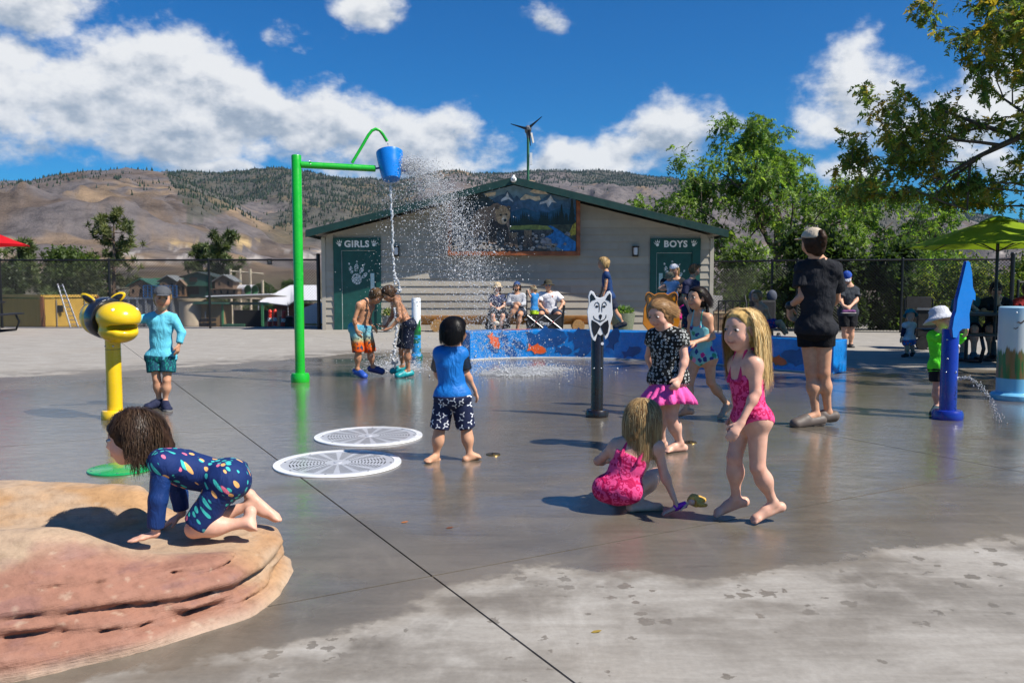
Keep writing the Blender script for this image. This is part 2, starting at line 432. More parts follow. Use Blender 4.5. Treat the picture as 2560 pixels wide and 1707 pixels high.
def hill_forest():
    N = 135000
    u = RNG.uniform(-500, 3000, N); y = 3300 - 2700 * RNG.random(N) ** 1.25
    a = (u - CU) / F; x = a * y; z = hill_z(a, y); v = 708.5 - F * (z - CAMH) / y
    n1 = fbm(x / 380., y / 460., None, 4, 91); n2 = fbm(x / 70., y / 70., None, 3, 55)
    top = np.minimum(np.minimum(np.interp(u, [p[0] for p in SKY1], [p[1] for p in SKY1]), np.interp(u, [p[0] for p in SKY2], [p[1] for p in SKY2])), np.interp(u, [p[0] for p in SKY3], [p[1] for p in SKY3]))
    d = .02 + .5 * smoothstep(.56, .70, n1) * smoothstep(.4, .6, n2)
    d = np.where(u < 430, .02 + .25 * smoothstep(.55, .68, n1) * smoothstep(.45, .6, n2) + .4 * ((v < top + 26) & (u < 190)) * (n2 > .48), d)
    wedge = (u > 425 + .55 * np.clip(v - 440, 0, 85)) & (u < 800) & (v < 566 - np.clip(u - 470, 0, 400) * .36)
    d = np.where(wedge, .95 * smoothstep(.30, .42, n2 * .6 + n1 * .4), d)
    mid = (u > 700) & (u < 1280); d = np.where(mid, np.maximum(d, .95 * smoothstep(.44, .52, n1) * (v < 570) + .7 * (v < top + 26)), d)
    right = u >= 1280; d = np.where(right, np.maximum(d, .9 * (v < top + 24) + .85 * smoothstep(.47, .56, n1) * (v < 620)), d)
    d = np.where(v > 640, .02, d)
    k = (RNG.random(N) < d) & (y < 3200) & (y > 650 + 500 * RNG.random(N))
    x, y, z, u = x[k], y[k], z[k], u[k]; n = len(x)
    h = RNG.uniform(4.5, 10, n) * np.where(y < 1500, .75, 1.0); r = h * RNG.uniform(.17, .26, n)
    seg = 5; ang = np.arange(seg) * 2 * math.pi / seg
    V = []; ph = RNG.uniform(0, 6, n)
    rings = [(0.05, .9), (.38, .78), (.42, .5)]
    vs = []
    for kx in range(seg): vs.append(np.stack([x + np.cos(ang[kx] + ph) * r, y + np.sin(ang[kx] + ph) * r, z - 1 + h * .05], -1))
    vs.append(np.stack([x, y, z - 1 + h], -1))
    V = np.stack(vs, 1); per = V.shape[1]
    base = (np.arange(n) * per)[:, None, None]
    tri = [(kx, (kx + 1) % seg, seg) for kx in range(seg)]
    Ft = (np.array(tri)[None] + base).reshape(-1, 3)
    c = np.array([.036, .052, .034])[None] * RNG.uniform(.6, 1.5, (n, 1)) * np.stack([np.ones(n) * 1.0, np.ones(n), RNG.uniform(.8, 1.3, n)], -1)
    me = np_mesh('hillside_forest', V.reshape(-1, 3), Ft, False, np.repeat(c, per, 0))
    m = mat('far_conifer', (1, 1, 1), .9, var=.2, scale=.05, attr='Col', spec=.1)
    tag(link('hillside_forest', me, m), 'dark conifer forest scattered over the far hillsides', 'forest', kind='stuff')
hill_forest()

# ================================================================== plaza of concrete slabs
WET = [(-9.5, 9.2), (-6.6, 10.75), (-5.4, 11.6), (-3.97, 12.95), (-2.7, 14.6), (-1.2, 14.9), (.6, 14.2), (3.5, 13.6), (5.0, 12.0), (6.5, 11.8), (9.0, 11.0), (10, 7), (7, 4.6), (3.6, 4.1), (2.45, 3.95), (1.75, 3.75),
       (1.3, 3.47), (.7, 3.42), (.05, 3.52), (-.35, 3.05), (-.75, 2.72), (-1.1, 2.62), (-1.7, 2.1), (-4, 1.7), (-8, 3)]
def concrete_mat():
    m, n, b = base_mat('brushed_concrete'); co = n.coord('Object'); sd = n.attr('wet')
    big = n.noise(co, .55, 5, .6); edge = n.noise(co, 2.1, 6, .62)
    s1 = n.m('ADD', sd, n.m('MULTIPLY', n.m('SUBTRACT', edge, .5), .62))
    wet = n.mr(n.m('ADD', s1, n.m('MULTIPLY', n.m('SUBTRACT', n.noise(co, 11, 4, .6), .5), .16)), .05, -.05)
    # drips and footprints beyond the waterline
    dv = n.vor(n.vm('ADD', n.map(co, (1, 1, 0)), n.vm('SCALE', n.noise(co, 24, 4, out='Color'), scale=.10)), 11, 1)
    keep = n.m('GREATER_THAN', n.sep(dv['Color'])[0], n.m('ADD', n.mr(sd, .0, 1.4, .42, 1.0), n.m('MULTIPLY', n.m('SUBTRACT', n.noise(co, 1.6, 3), .5), 1.1)))
    rad = n.mr(n.sep(dv['Color'])[1], 0, 1, .08, .40, False)
    spot = n.m('MULTIPLY', n.m('MULTIPLY', n.m('LESS_THAN', dv['Distance'], rad), keep), n.m('GREATER_THAN', sd, 0))
    semi = n.m('MULTIPLY', n.m('MULTIPLY', n.mr(sd, 1.5, .0), n.mr(n.noise(co, 1.5, 5, .6), .42, .60)), .75)
    damp = n.m('MAXIMUM', n.m('MAXIMUM', wet, n.m('MULTIPLY', spot, .75)), semi)
    # dry colour: trowel streaks, pale bloom, stains
    st = n.noise(n.map(co, (1.0, 5.5, 1), rot=(0, 0, .55)), 1.6, 8, .65, .6); st2 = n.noise(n.map(co, (2.6, .9, 1), rot=(0, 0, .5)), 1.1, 8, .66, 2.2)
    sw = n.noise(n.map(co, (1, 1, 1)), 38, 4, .7)
    dry = n.mix(n.mr(st, .3, .7), (.265, .243, .211), (.355, .332, .295))
    dry = n.mix(n.m('MULTIPLY', n.mr(st2, .50, .74), .5), dry, (.435, .41, .37))
    dry = n.mix(n.m('MULTIPLY', n.mr(big, .5, .75), .5), dry, (.30, .264, .218))
    dry = n.mix(1.0, dry, n.ramp(sw, [(.2, (.84, .84, .84)), (.8, (1.12, 1.12, 1.12))]), 'MULTIPLY')
    wcol = n.mix(1.0, dry, n.mix(n.mr(big, .35, .65), (.40, .375, .335), (.51, .465, .40)), 'MULTIPLY')
    rim = n.m('MULTIPLY', n.mr(s1, -.25, .0), n.mr(s1, .12, .02))
    n.put(b.inputs['Base Color'], n.mix(n.m('MULTIPLY', rim, .25), n.mix(damp, dry, wcol), (.22, .185, .14)))
    pud = n.noise(n.map(co, (1, 1.0, 1)), .85, 4, .55)
    deep = n.m('MULTIPLY', wet, n.mr(n.m('SUBTRACT', pud, n.m('MULTIPLY', sd, .10)), 0.50, .72))
    n.put(b.inputs['Roughness'], n.m('SUBTRACT', n.m('SUBTRACT', .88, n.m('MULTIPLY', damp, .56)), n.m('MULTIPLY', deep, .25)))
    n.put(b.inputs['Specular IOR Level'], n.m('MULTIPLY_ADD', wet, .10, .30))
    n.put(b.inputs['Coat Weight'], n.m('MULTIPLY', wet, n.mr(deep, 0, 1, .05, .55))); b.inputs['Coat IOR'].default_value = 1.33
    n.put(b.inputs['Coat Roughness'], n.mr(deep, 0, 1, .20, .04))
    fine = n.bump(n.noise(n.map(co, (1.0, 3.5, 1), rot=(0, 0, .5)), 55, 5, .7), .22, .004)
    rip = n.noise(n.map(co, (1, 1.5, 1), rot=(0, 0, .25)), 7.5, 4, .6, .8)
    n.put(b.inputs['Normal'], fine)
    n.put(b.inputs['Coat Normal'], n.bump(rip, n.m('MULTIPLY', wet, .085), .05))
    return m
CONC = concrete_mat()
AD = Vector((.490, -.872)); ND = Vector((.872, .490))          # joint directions of the slab field
def make_plaza():
    root = thing('plaza', 'wide grey concrete splash pad floor, wet in the middle', 'pavement', kind='structure')
    bed = MB(); X0, X1, Y0, Y1 = -26, 26, -9, 23.5
    bed.box(((X0 + X1) / 2, (Y0 + Y1) / 2, -.16), (X1 - X0, Y1 - Y0, .2))
    bed.build('bed', mat('dark_joint', (.05, .048, .045), .9), root)
    L = 4.12; gap = .009
    def clip(poly, nx, ny, c):
        out = []
        for i in range(len(poly)):
            p, q = poly[i], poly[(i + 1) % len(poly)]
            dp, dq = p[0] * nx + p[1] * ny - c, q[0] * nx + q[1] * ny - c
            if dp <= 0: out.append(p)
            if dp * dq < 0:
                t = dp / (dp - dq); out.append((p[0] + (q[0] - p[0]) * t, p[1] + (q[1] - p[1]) * t))
        return out
    for i in range(-8, 9):
        for j in range(-9, 5):
            n0 = 1.38 + L * i + gap / 2; n1 = n0 + L - gap; a0 = -3.14 + L * j + gap / 2; a1 = a0 + L - gap
            poly = [tuple(ND * n + AD * a) for n, a in ((n0, a0), (n1, a0), (n1, a1), (n0, a1))]
            for c in ((1, 0, X1), (-1, 0, -X0), (0, 1, Y1 - .02), (0, -1, -Y0)):
                if poly: poly = clip(poly, *c)
            if len(poly) < 3: continue
            cx = sum(p[0] for p in poly) / len(poly); cy = sum(p[1] for p in poly) / len(poly)
            near = -8 < cx < 10 and 0 < cy < 17
            k = 22 if near else 6
            # the slab top as a grid in joint coordinates, clipped slabs as a fan
            full = len(poly) == 4 and abs((Vector(poly[1]) - Vector(poly[0])).length - (L - gap)) < .01 and abs((Vector(poly[2]) - Vector(poly[1])).length - (L - gap)) < .01
            if full:
                s = np.linspace(0, 1, k + 1); g0, g1 = np.meshgrid(n0 + s * (L - gap), a0 + s * (L - gap), indexing='ij')
                px = ND.x * g0 + AD.x * g1; py = ND.y * g0 + AD.y * g1
                V = np.stack([px, py, np.zeros_like(px)], -1).reshape(-1, 3); ix = np.arange((k + 1) ** 2).reshape(k + 1, k + 1)
                q = np.stack([ix[:-1, :-1], ix[:-1, 1:], ix[1:, 1:], ix[1:, :-1]], -1).reshape(-1, 4)
                if ND.x * AD.y - ND.y * AD.x < 0: pass
                else: q = q[:, ::-1]
                nv = len(V); ring = [ix[0, t] for t in range(k + 1)] + [ix[t, k] for t in range(1, k + 1)] + [ix[k, t] for t in range(k - 1, -1, -1)] + [ix[t, 0] for t in range(k - 1, 0, -1)]
                low = V[ring].copy(); low[:, 2] = -.06; V = np.vstack([V, low]); m_ = len(ring)
                sd_ = [[ring[(t + 1) % m_], ring[t], nv + t, nv + (t + 1) % m_] for t in range(m_)]
                me = np_mesh('slab', V, np.vstack([q, np.array(sd_)]), False)
            else:
                mb = MB(); mb.prism([(p[0], p[1]) for p in poly], (0, 0, -.06), (1, 0, 0), (0, 1, 0), .06)
                me = D.meshes.new('slab'); me.from_pydata(mb.v, [], mb.f); me.update()
            co = np.empty(len(me.vertices) * 3, np.float32); me.vertices.foreach_get('co', co); co = co.reshape(-1, 3)
            at = me.attributes.new('wet', 'FLOAT', 'POINT'); at.data.foreach_set('value', poly_sd(co[:, 0].astype(float), co[:, 1].astype(float), WET).astype(np.float32))
            link('slab', me, CONC, root)
    return root
PLAZA = make_plaza()

# ================================================================== foliage
def leaf_mesh(name, C, U, Vv, L, Wd, col):
    """diamond leaves: base C, along U (length L), across Vv (width Wd)"""
    n = len(C); L = L[:, None]; Wd = Wd[:, None] * .62
    V = np.stack([C - Vv * Wd, C + Vv * Wd, C + U * L], 1).reshape(-1, 3)
    return np_mesh(name, V, np.arange(3 * n).reshape(n, 3), False, np.repeat(col, 3, 0))
def leaf_mat(name, rough=.5, transl=.35):
    m, n, b = base_mat(name); c = n.attr('Col', 'Color')
    n.put(b.inputs['Base Color'], c); b.inputs['Roughness'].default_value = rough; b.inputs['Specular IOR Level'].default_value = .3
    t = n.new('ShaderNodeBsdfTranslucent'); n.put(t.inputs[0], n.mix(1.0, c, (2.0, 2.1, .8), 'MULTIPLY'))
    mx = n.new('ShaderNodeMixShader'); mx.inputs[0].default_value = transl
    n.l.new(b.outputs[0], mx.inputs[1]); n.l.new(t.outputs[0], mx.inputs[2])
    n.l.new(mx.outputs[0], n.n['Material Output'].inputs[0])
    return m
LEAF = leaf_mat('leaf', .5, .45); NEEDLE = leaf_mat('needle', .6, .25)
BARK = mat('bark', (.10, .075, .055), .9, var=.35, scale=14, bump=.6, bscale=30)
PBARK = mat('pine_bark', (.13, .085, .06), .9, var=.35, scale=10, bump=.6, bscale=25)
def unit(a): return a / np.maximum(np.linalg.norm(a, axis=-1, keepdims=True), 1e-9)
def rand_dirs(n): return unit(RNG.normal(size=(n, 3)))
class Grow:
    def __init__(s, seed): s.r = random.Random(seed); s.mb = MB(); s.tips = []; s.zmin = -9
    def limb(s, p, d, length, rad, depth, droop=.0, spread=.7, nsub=4, up=.1, wig=.18, minr=.004):
        r = s.r; n = 6; pts = [Vector(p)]; rs = [rad]; d = Vector(d).normalized()
        for i in range(n):
            d = (d + Vector((r.gauss(0, wig), r.gauss(0, wig), r.gauss(0, wig) + up - droop * (i / n)))).normalized()
            if pts[-1].z < s.zmin + .35 and d.z < .05: d.z = .08; d.normalize()
            pts.append(pts[-1] + d * (length / n)); rs.append(max(minr, rad * (1 - .8 * (i + 1) / n)))
        s.mb.tube(pts, rs, 6 if rad > .02 else 4, caps=False)
        if depth == 0: s.tips.append(pts); return
        for k in range(nsub):
            t = .28 + .72 * (k + r.random() * .8) / nsub; i = min(n - 1, int(t * n)); q = pts[i].lerp(pts[i + 1], t * n - i if t * n - i < 1 else 1)
            a = (pts[i + 1] - pts[i]).normalized(); side = a.cross(Vector((r.gauss(0, 1), r.gauss(0, 1), r.gauss(0, .55)))).normalized()
            nd = (a * (1 - spread * .5) + side * spread).normalized()
            s.limb(q, nd, length * r.uniform(.45, .72) * (1.1 - .4 * t), max(minr, rs[i] * .6), depth - 1, droop, spread, nsub, up * .6, wig, minr)
        s.tips.append(pts[3:])
def fronds(G_, per, flen, leaf, wid, cols, droop=.9, pairs=5, spread=1.0, seed=0):
    """feathery drooping compound leaves along the twigs"""
    r = np.random.default_rng(seed); B, AX = [], []
    for pts in G_.tips:
        A = np.array([tuple(p) for p in pts]); t = r.random(per) * (len(A) - 1.001); i = t.astype(int)
        B.append(A[i] + (A[i + 1] - A[i]) * (t - i)[:, None]); AX.append(unit(A[i + 1] - A[i]))
    p = np.vstack(B); ax = np.vstack(AX); n = len(p)
    d = unit(ax * .35 + r.normal(size=(n, 3)) * .7 * spread + np.array([0, 0, -.15])); shade = r.uniform(.6, 1.35, (n, 1)); base = np.array(cols)[r.integers(len(cols), size=n)]
    side = unit(np.cross(d, r.normal(size=(n, 3)))); fl = flen * r.uniform(.6, 1.25, (n, 1)); out = [[] for _ in range(6)]
    for j in range(pairs):
        d = unit(d + np.array([0, 0, -droop / pairs])); p = p + d * fl / pairs
        for sg in (-1, 1):
            u_ = unit(d * .55 + side * sg + r.normal(size=(n, 3)) * .25)
            for o, val in zip(out, (p, u_, unit(np.cross(u_, np.cross(d, side) + r.normal(size=(n, 3)) * .5)), leaf * r.uniform(.7, 1.3, n), wid * r.uniform(.7, 1.3, n), base * shade * r.uniform(.85, 1.15, (n, 1)))): o.append(val)
    return [np.concatenate(z) for z in out]
def locust_tree(name, label, loc, height, crown, seed, cols, per, main, flen=.2, zf=.16, zr=.14, droop=.16, zmin=-9, leaf=.05, wid=.026, trunk=.16):
    root = thing(name, label, 'tree', loc); g = Grow(seed); r = g.r; g.zmin = zmin
    g.mb.tube([(0, 0, -.1), (0, .03, height * .12), (.05, 0, height * (zf + zr))], [trunk * 1.25, trunk, trunk * .85], 10)
    for k, (dx, dy, dz, ln) in enumerate(main):
        z0 = height * (zf + zr * (k % 4) / 3.)
        g.limb((.0, .0, z0), (dx, dy, dz), ln, trunk * .5, 3, droop, .78, 4, .06, .15)
    g.mb.build('trunk', BARK, root, True)
    C, U, Vv, L, Wd, K = fronds(g, per, flen, leaf, wid, cols, seed=seed)
    link('crown', leaf_mesh('crown', C, U, Vv, L, Wd, K), LEAF, root)
    return root
def blob_leaves(centers, radii, n, size, cols, seed, shell=.55):
    """leaves spread through ellipsoid clumps, denser towards the outside"""
    r = np.random.default_rng(seed); k = r.integers(len(centers), size=n)
    d = unit(r.normal(size=(n, 3))); rad = (shell + (1 - shell) * r.random(n)) * (1 + .22 * r.normal(size=n))
    C = np.array(centers)[k] + d * np.array(radii)[k] * rad[:, None]
    U = unit(d * .5 + r.normal(size=(n, 3)) * .8 + np.array([0, 0, -.25])); Vv = unit(np.cross(U, r.normal(size=(n, 3))))
    L = size * r.uniform(.6, 1.4, n); Wd = L * r.uniform(.45, .75, n)
    K = np.array(cols)[r.integers(len(cols), size=n)] * r.uniform(.55, 1.4, (n, 1))
    return C, U, Vv, L, Wd, K
def bushy_tree(name, label, loc, h, w, seed, cols, n=9000, size=.11, nb=16, group=None, cat='tree', low=.15, depth=None):
    root = thing(name, label, cat, loc, group=group); r = random.Random(seed); depth = depth or w
    mb = MB(); mb.tube([(0, 0, -.3), (0, 0, h * .3), (r.uniform(-.1, .1) * w, 0, h * .75)], [.03 * h ** .5 + .02, .03 * h ** .5, .012], 7)
    cs, rs = [], []
    for i in range(nb):
        t = low + (1 - low) * (i + .5) / nb; a = r.uniform(0, 6.28); q = (1 - abs(2 * t - .9) ** 2.2 * .8)
        c = Vector((math.cos(a) * w * .30 * q * r.uniform(.3, 1.1), math.sin(a) * depth * .30 * q * r.uniform(.3, 1.1), h * t * .93))
        cs.append(tuple(c)); rs.append(tuple(Vector((w, depth, h * .55)) * r.uniform(.14, .24)))
        mb.tube([(0, 0, h * t * .6), c], [.02, .006], 5, caps=False)
    mb.build('trunk', BARK, root, True)
    link('crown', leaf_mesh('crown', *blob_leaves(cs, rs, n, size, cols, seed)), LEAF, root)
    return root
def pine(name, label, loc, h, w, seed, bare=.25, n=30, cols=((.085, .11, .045), (.11, .135, .055), (.065, .09, .038)), lean=0.0):
    root = thing(name, label, 'tree', loc, group=None); r = random.Random(seed); mb = MB()
    mb.tube([(0, 0, -.5), (lean * .4, 0, h * .5), (lean, 0, h)], [.02 * h + .05, .013 * h + .02, .02], 8)
    C, U, K = [], [], []; rr = np.random.default_rng(seed)
    for i in range(n):
        t = bare + (1 - bare) * (i + r.random() * .7) / n; z = h * t; a = r.uniform(0, 6.283)
        ln = w * .5 * (1.12 - t) ** .6 * r.uniform(.5, 1.15); e = Vector((math.cos(a) * ln, math.sin(a) * ln, ln * r.uniform(-.12, .45)))
        b0 = Vector((lean * t, 0, z)); mid = b0 + e * .55 + Vector((0, 0, -.04 * ln)); tip = b0 + e + Vector((0, 0, .12 * ln))
        mb.tube([b0, mid, tip], [.012 * h * (1.1 - t) + .008, .012, .006], 5, caps=False)
        for q in range(8):
            s = .35 + .65 * rr.random(); c = np.array(b0.lerp(tip, s)) + rr.normal(size=3) * ln * .13
            m_ = 26; d = unit(rr.normal(size=(m_, 3)) + np.array([0, 0, .55])); C.append(np.repeat(c[None], m_, 0) + d * .05); U.append(d); K.append(np.repeat((np.array(cols[rr.integers(len(cols))]) * rr.uniform(.6, 1.5))[None], m_, 0))
    C = np.vstack(C); U = np.vstack(U); K = np.vstack(K); nn = len(C); Vv = unit(np.cross(U, rr.normal(size=(nn, 3))))
    mb.build('trunk', PBARK, root, True)
    link('crown', leaf_mesh('crown', C, U, Vv, rr.uniform(.2, .42, nn), np.full(nn, .07), K), NEEDLE, root)
    return root
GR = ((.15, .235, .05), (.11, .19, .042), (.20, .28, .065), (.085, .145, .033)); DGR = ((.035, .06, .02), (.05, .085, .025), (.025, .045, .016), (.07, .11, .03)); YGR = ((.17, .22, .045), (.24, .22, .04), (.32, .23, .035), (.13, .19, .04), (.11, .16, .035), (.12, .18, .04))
# honey locust behind the fence, and the yellowing one that reaches in from the right
rl = random.Random(12)
locust_tree('honey_locust', 'green honey locust with feathery drooping leaves beside the washroom roof', (9.85, 31.2, YARDZ), 8.2, 3.4, 5, GR, 6,
            [(math.cos(k * 2.4), .6 * math.sin(k * 2.4), .30 + .22 * (k % 4) + .2 * rl.random(), (5.6 - .8 * (k % 4)) * rl.uniform(.85, 1.1)) for k in range(15)], flen=.36, zf=.28, zr=.34, droop=.22, leaf=.10, wid=.055, trunk=.18)
locust_tree('honey_locust', 'large yellowing honey locust with branches hanging over the lime umbrella', (9.75, 11.2, 0), 5.6, 4, 9, YGR, 14,
            [(-.9, .1, .85, 4.2), (-1, .05, .55, 4.2), (-1, -.1, .22, 4.1), (-.75, .5, 1.0, 4.0), (-.8, -.35, 1.2, 4.0), (-.5, .2, 1.5, 4.0), (.7, .3, .9, 3.2), (.3, -.7, .9, 3.0), (-.95, .45, .3, 3.8), (.8, -.4, .5, 3), (-.9, -.25, .62, 3.8), (-.35, -.1, 1.5, 3.4)], flen=.17, zf=.48, droop=.10, zmin=2.25, leaf=.055, wid=.029, trunk=.2)
# ================================================================== washroom building
YB = G(1280, 824).y
def bx(u): return P(u, 700, YB).x
def bz(v, Y=None): return P(1280, v, YB if Y is None else Y).z
SIDING = mat('siding_paint', (.37, .335, .275), .6, var=.06, scale=3, bump=.12, bscale=40)
SIDS = [SIDING, mat('siding_paint_b', (.345, .312, .256), .6, var=.06, scale=3, bump=.12, bscale=40), mat('siding_paint_c', (.395, .357, .293), .6, var=.06, scale=3, bump=.12, bscale=40)]
TRIM = mat('trim_paint', (.41, .375, .31), .6, var=.06, scale=3)
GREEN = mat('green_paint', (.012, .075, .062), .42, var=.15, scale=5, spec=.4)
GREENF = mat('green_fascia', (.008, .038, .031), .5, var=.15, scale=4)
SOFFIT = mat('soffit_paint', (.46, .43, .37), .7, var=.05)
WHITE = mat('white_paint', (.80, .80, .78), .45, var=.04)
STEEL = mat('brushed_steel', (.55, .55, .54), .35, 1.0, var=.1, scale=30)
BLACKP = mat('black_plastic', (.012, .012, .013), .45, var=.2)
BLACKM = mat('black_metal', (.014, .014, .015), .4, .3, var=.2)
DARKG = mat('dark_glass', (.02, .02, .025), .1, var=.1)
LAMPG = mat('opal_glass', (.62, .63, .66), .25, var=.03)
SHING = mat('roof_shingle', (.07, .075, .07), .95, var=.4, scale=25, bump=.5, bscale=30)
XL, XR, XRG = bx(805), bx(1783), bx(1284)
YF = YB - .75
def fz(v): return P(1284, v, YF).z
ZR, ZE = fz(442), fz(575)
XFL, XFR = P(764, 580, YF).x, P(1821, 580, YF).x
def roof_z(x): return ZR + (ZE - ZR) * ((XRG - x) / (XRG - XFL) if x < XRG else (x - XRG) / (XFR - XRG))
def make_building():
    root = thing('washroom_building', 'beige gabled washroom building with lap siding and dark green roof trim', 'building', (XRG, YB, 0)); ox, oy = XRG, YB
    w = MB(); zt = lambda x: roof_z(x) - .17
    pts = [(XL, 0), (XR, 0), (XR, zt(XR)), (XRG, zt(XRG)), (XL, zt(XL))]
    w.prism([(p[0] - ox, p[1]) for p in pts], (0, 7.0, 0), (1, 0, 0), (0, 0, 1), 6.985)
    wall = w.build('wall', SIDING, root)
    doors = [(bx(835), bx(953), bz(595)), (bx(1624), bx(1749), bz(598))]
    mur = (bx(1124), bx(1452), bz(640))
    r = random.Random(3); e = .192; row = 0; z = .0
    while z < zt(XRG) - .03:
        z2 = z + e
        # span of this course under the gable
        def xl_at(zz): return XL + .1 if zz <= zt(XL + .1) else XL + (XRG - XL) * (zz - zt(XL)) / (zt(XRG) - zt(XL))
        def xr_at(zz): return XR - .1 if zz <= zt(XR - .1) else XR - (XR - XRG) * (zz - zt(XR)) / (zt(XRG) - zt(XR))
        cuts = [(xl_at(z), xr_at(z))]
        for (a, b, top) in doors:
            if z < top - .02:
                new = []
                for (p, q) in cuts:
                    if b <= p or a >= q: new.append((p, q))
                    else:
                        if a - p > .02: new.append((p, a))
                        if q - b > .02: new.append((b, q))
                cuts = new
        for (p, q) in cuts:
            xs = [p]; x = p + r.uniform(.8, 3.6)
            while x < q - .5: xs.append(x); x += r.uniform(2.2, 3.7)
            xs.append(q)
            for a, b in zip(xs[:-1], xs[1:]):
                if a > mur[0] and b < mur[1] and z > mur[2] + .1: continue
                b2 = b - .003 if b != q else b; m = MB()
                ta = max(a, xl_at(z2)) if a == p else a; tb = min(b2, xr_at(z2)) if b == q else b2
                if tb - ta < .02: ta = tb = (ta + tb) / 2; tb += .01
                f0, f1, bk = -.034, -.008, .012
                V = [(a, f0, z), (b2, f0, z), (tb, f1, z2), (ta, f1, z2), (a, bk, z), (b2, bk, z), (tb, bk, z2), (ta, bk, z2)]
                m.add([(v[0] - ox, v[1], v[2]) for v in V], [(0, 1, 2, 3), (5, 4, 7, 6), (4, 5, 1, 0), (3, 2, 6, 7), (4, 0, 3, 7), (1, 5, 6, 2)])
                m.build('siding_board', SIDS[r.randrange(3)], wall)
        z = z2; row += 1
    for x in (XL, XR):
        m = MB(); s = 1 if x == XL else -1; m.box((x + s * .05 - ox, -.016, zt(x) / 2 - .02), (.098, .05, zt(x) - .05)); m.build('corner_board', TRIM, root)
    # roof: two slabs, fascia boards along the rake, soffits
    rf = MB()
    for (xa, xb) in ((XFL, XRG), (XRG, XFR)):
        za, zb = roof_z(xa), roof_z(xb); th = .05
        V = [(xa, YF, za - th), (xb, YF, zb - th), (xb, YF, zb), (xa, YF, za), (xa, YB + 7.6, za - th), (xb, YB + 7.6, zb - th), (xb, YB + 7.6, zb), (xa, YB + 7.6, za)]
        rf.add([(v[0] - ox, v[1] - oy, v[2]) for v in V], [(0, 1, 2, 3), (5, 4, 7, 6), (4, 5, 1, 0), (3, 2, 6, 7), (4, 0, 3, 7), (1, 5, 6, 2)])
    roof = rf.build('roof', SHING, root)
    for (xa, xb) in ((XFL, XRG), (XRG, XFR)):
        za, zb = roof_z(xa) - .012, roof_z(xb) - .012; m = MB(); dep = .175
        y0, y1 = YF - .03, YF - .002
        V = [(xa, y0, za - dep), (xb, y0, zb - dep), (xb, y0, zb), (xa, y0, za), (xa, y1, za - dep), (xb, y1, zb - dep), (xb, y1, zb), (xa, y1, za)]
        m.add([(v[0] - ox, v[1] - oy, v[2]) for v in V], [(0, 1, 2, 3), (5, 4, 7, 6), (4, 5, 1, 0), (3, 2, 6, 7), (4, 0, 3, 7), (1, 5, 6, 2)]); m.build('fascia', GREENF, roof)
        m = MB(); y0, y1 = YF, YB + 7.5; d0 = .068; d1 = .085
        V = [(xa, y0, za - d1), (xb, y0, zb - d1), (xb, y0, zb - d0), (xa, y0, za - d0), (xa, y1, za - d1), (xb, y1, zb - d1), (xb, y1, zb - d0), (xa, y1, za - d0)]
        m.add([(v[0] - ox, v[1] - oy, v[2]) for v in V], [(0, 1, 2, 3), (5, 4, 7, 6), (4, 5, 1, 0), (3, 2, 6, 7), (4, 0, 3, 7), (1, 5, 6, 2)]); m.build('soffit', SOFFIT, roof)
    for xa, s in ((XFL, 1), (XFR, -1)):
        m = MB(); m.box((xa + s * .012 - ox, 3.4, roof_z(xa) - .09), (.024, 8.2, .15)); m.build('eave_fascia', GREENF, roof)
    # doors
    PEB, n, b = base_mat('pebble_print'); co = n.coord('Object')
    vo = n.new('ShaderNodeTexVoronoi', feature='DISTANCE_TO_EDGE'); n.put(vo.inputs['Vector'], co); vo.inputs['Scale'].default_value = 17
    n.put(b.inputs['Base Color'], n.mix(n.mr(vo.outputs[0], .06, .11), (.012, .075, .062), n.mix(n.noise(co, 30, 3), (.45, .5, .5), (.8, .82, .8)))); b.inputs['Roughness'].default_value = .5
    def blobpoly(cx, cz, rx, rz, rot, seg=16, egg=0.0):
        out = []
        for k in range(seg):
            a = 2 * math.pi * k / seg; x = rx * math.cos(a) * (1 - egg * math.sin(a)); z = rz * math.sin(a)
            out.append((cx + x * math.cos(rot) - z * math.sin(rot), cz + x * math.sin(rot) + z * math.cos(rot)))
        return out
    def paw(mb, cx, cz, s, y, mirror=1):
        mb.prism(blobpoly(cx, cz - .12 * s, .34 * s, .38 * s, 0), (0, y, 0), (1, 0, 0), (0, 0, 1), .003)
        for (dx, dz, rx, rz, ro) in ((-.37, .48, .13, .26, .28), (-.02, .62, .14, .27, -.12), (.33, .47, .12, .25, -.45), (.52, .12, .12, .24, -.75)):
            mb.prism(blobpoly(cx + mirror * dx * s, cz + dz * s, rx * s, rz * s, mirror * ro), (0, y, 0), (1, 0, 0), (0, 0, 1), .003)
            tx = cx + mirror * (dx - math.sin(ro) * .42) * s; tz = cz + (dz + math.cos(ro) * .40) * s
            mb.prism(blobpoly(tx, tz, .055 * s, .085 * s, mirror * ro), (0, y, 0), (1, 0, 0), (0, 0, 1), .003)
    for di, ((a, b_, top), word, lu0, lu1, ltop) in enumerate(zip(doors, ('GIRLS', 'BOYS'), (855, 1640), (941, 1729), (626, 632))):
        la, lb, lt = bx(lu0), bx(lu1), bz(ltop); m = MB(); fy = -.055
        # frame: two stiles and the header carrying the sign
        m.box(((a + la) / 2 - ox, (fy + .012) / 2, top / 2), (la - a - .002, .012 - fy, top)); m.box(((lb + b_) / 2 - ox, (fy + .012) / 2, top / 2), (b_ - lb - .002, .012 - fy, top))
        m.box(((la + lb) / 2 - ox, (fy + .012) / 2, (top + lt) / 2 + .001), (lb - la, .012 - fy, top - lt - .002))
        dr = m.build('door', GREEN, root, bevel=.004)
        tag(dr, ('green door with the word GIRLS over it and a pebble paw print' if di == 0 else 'green door with the word BOYS over it and a pebble paw print'))
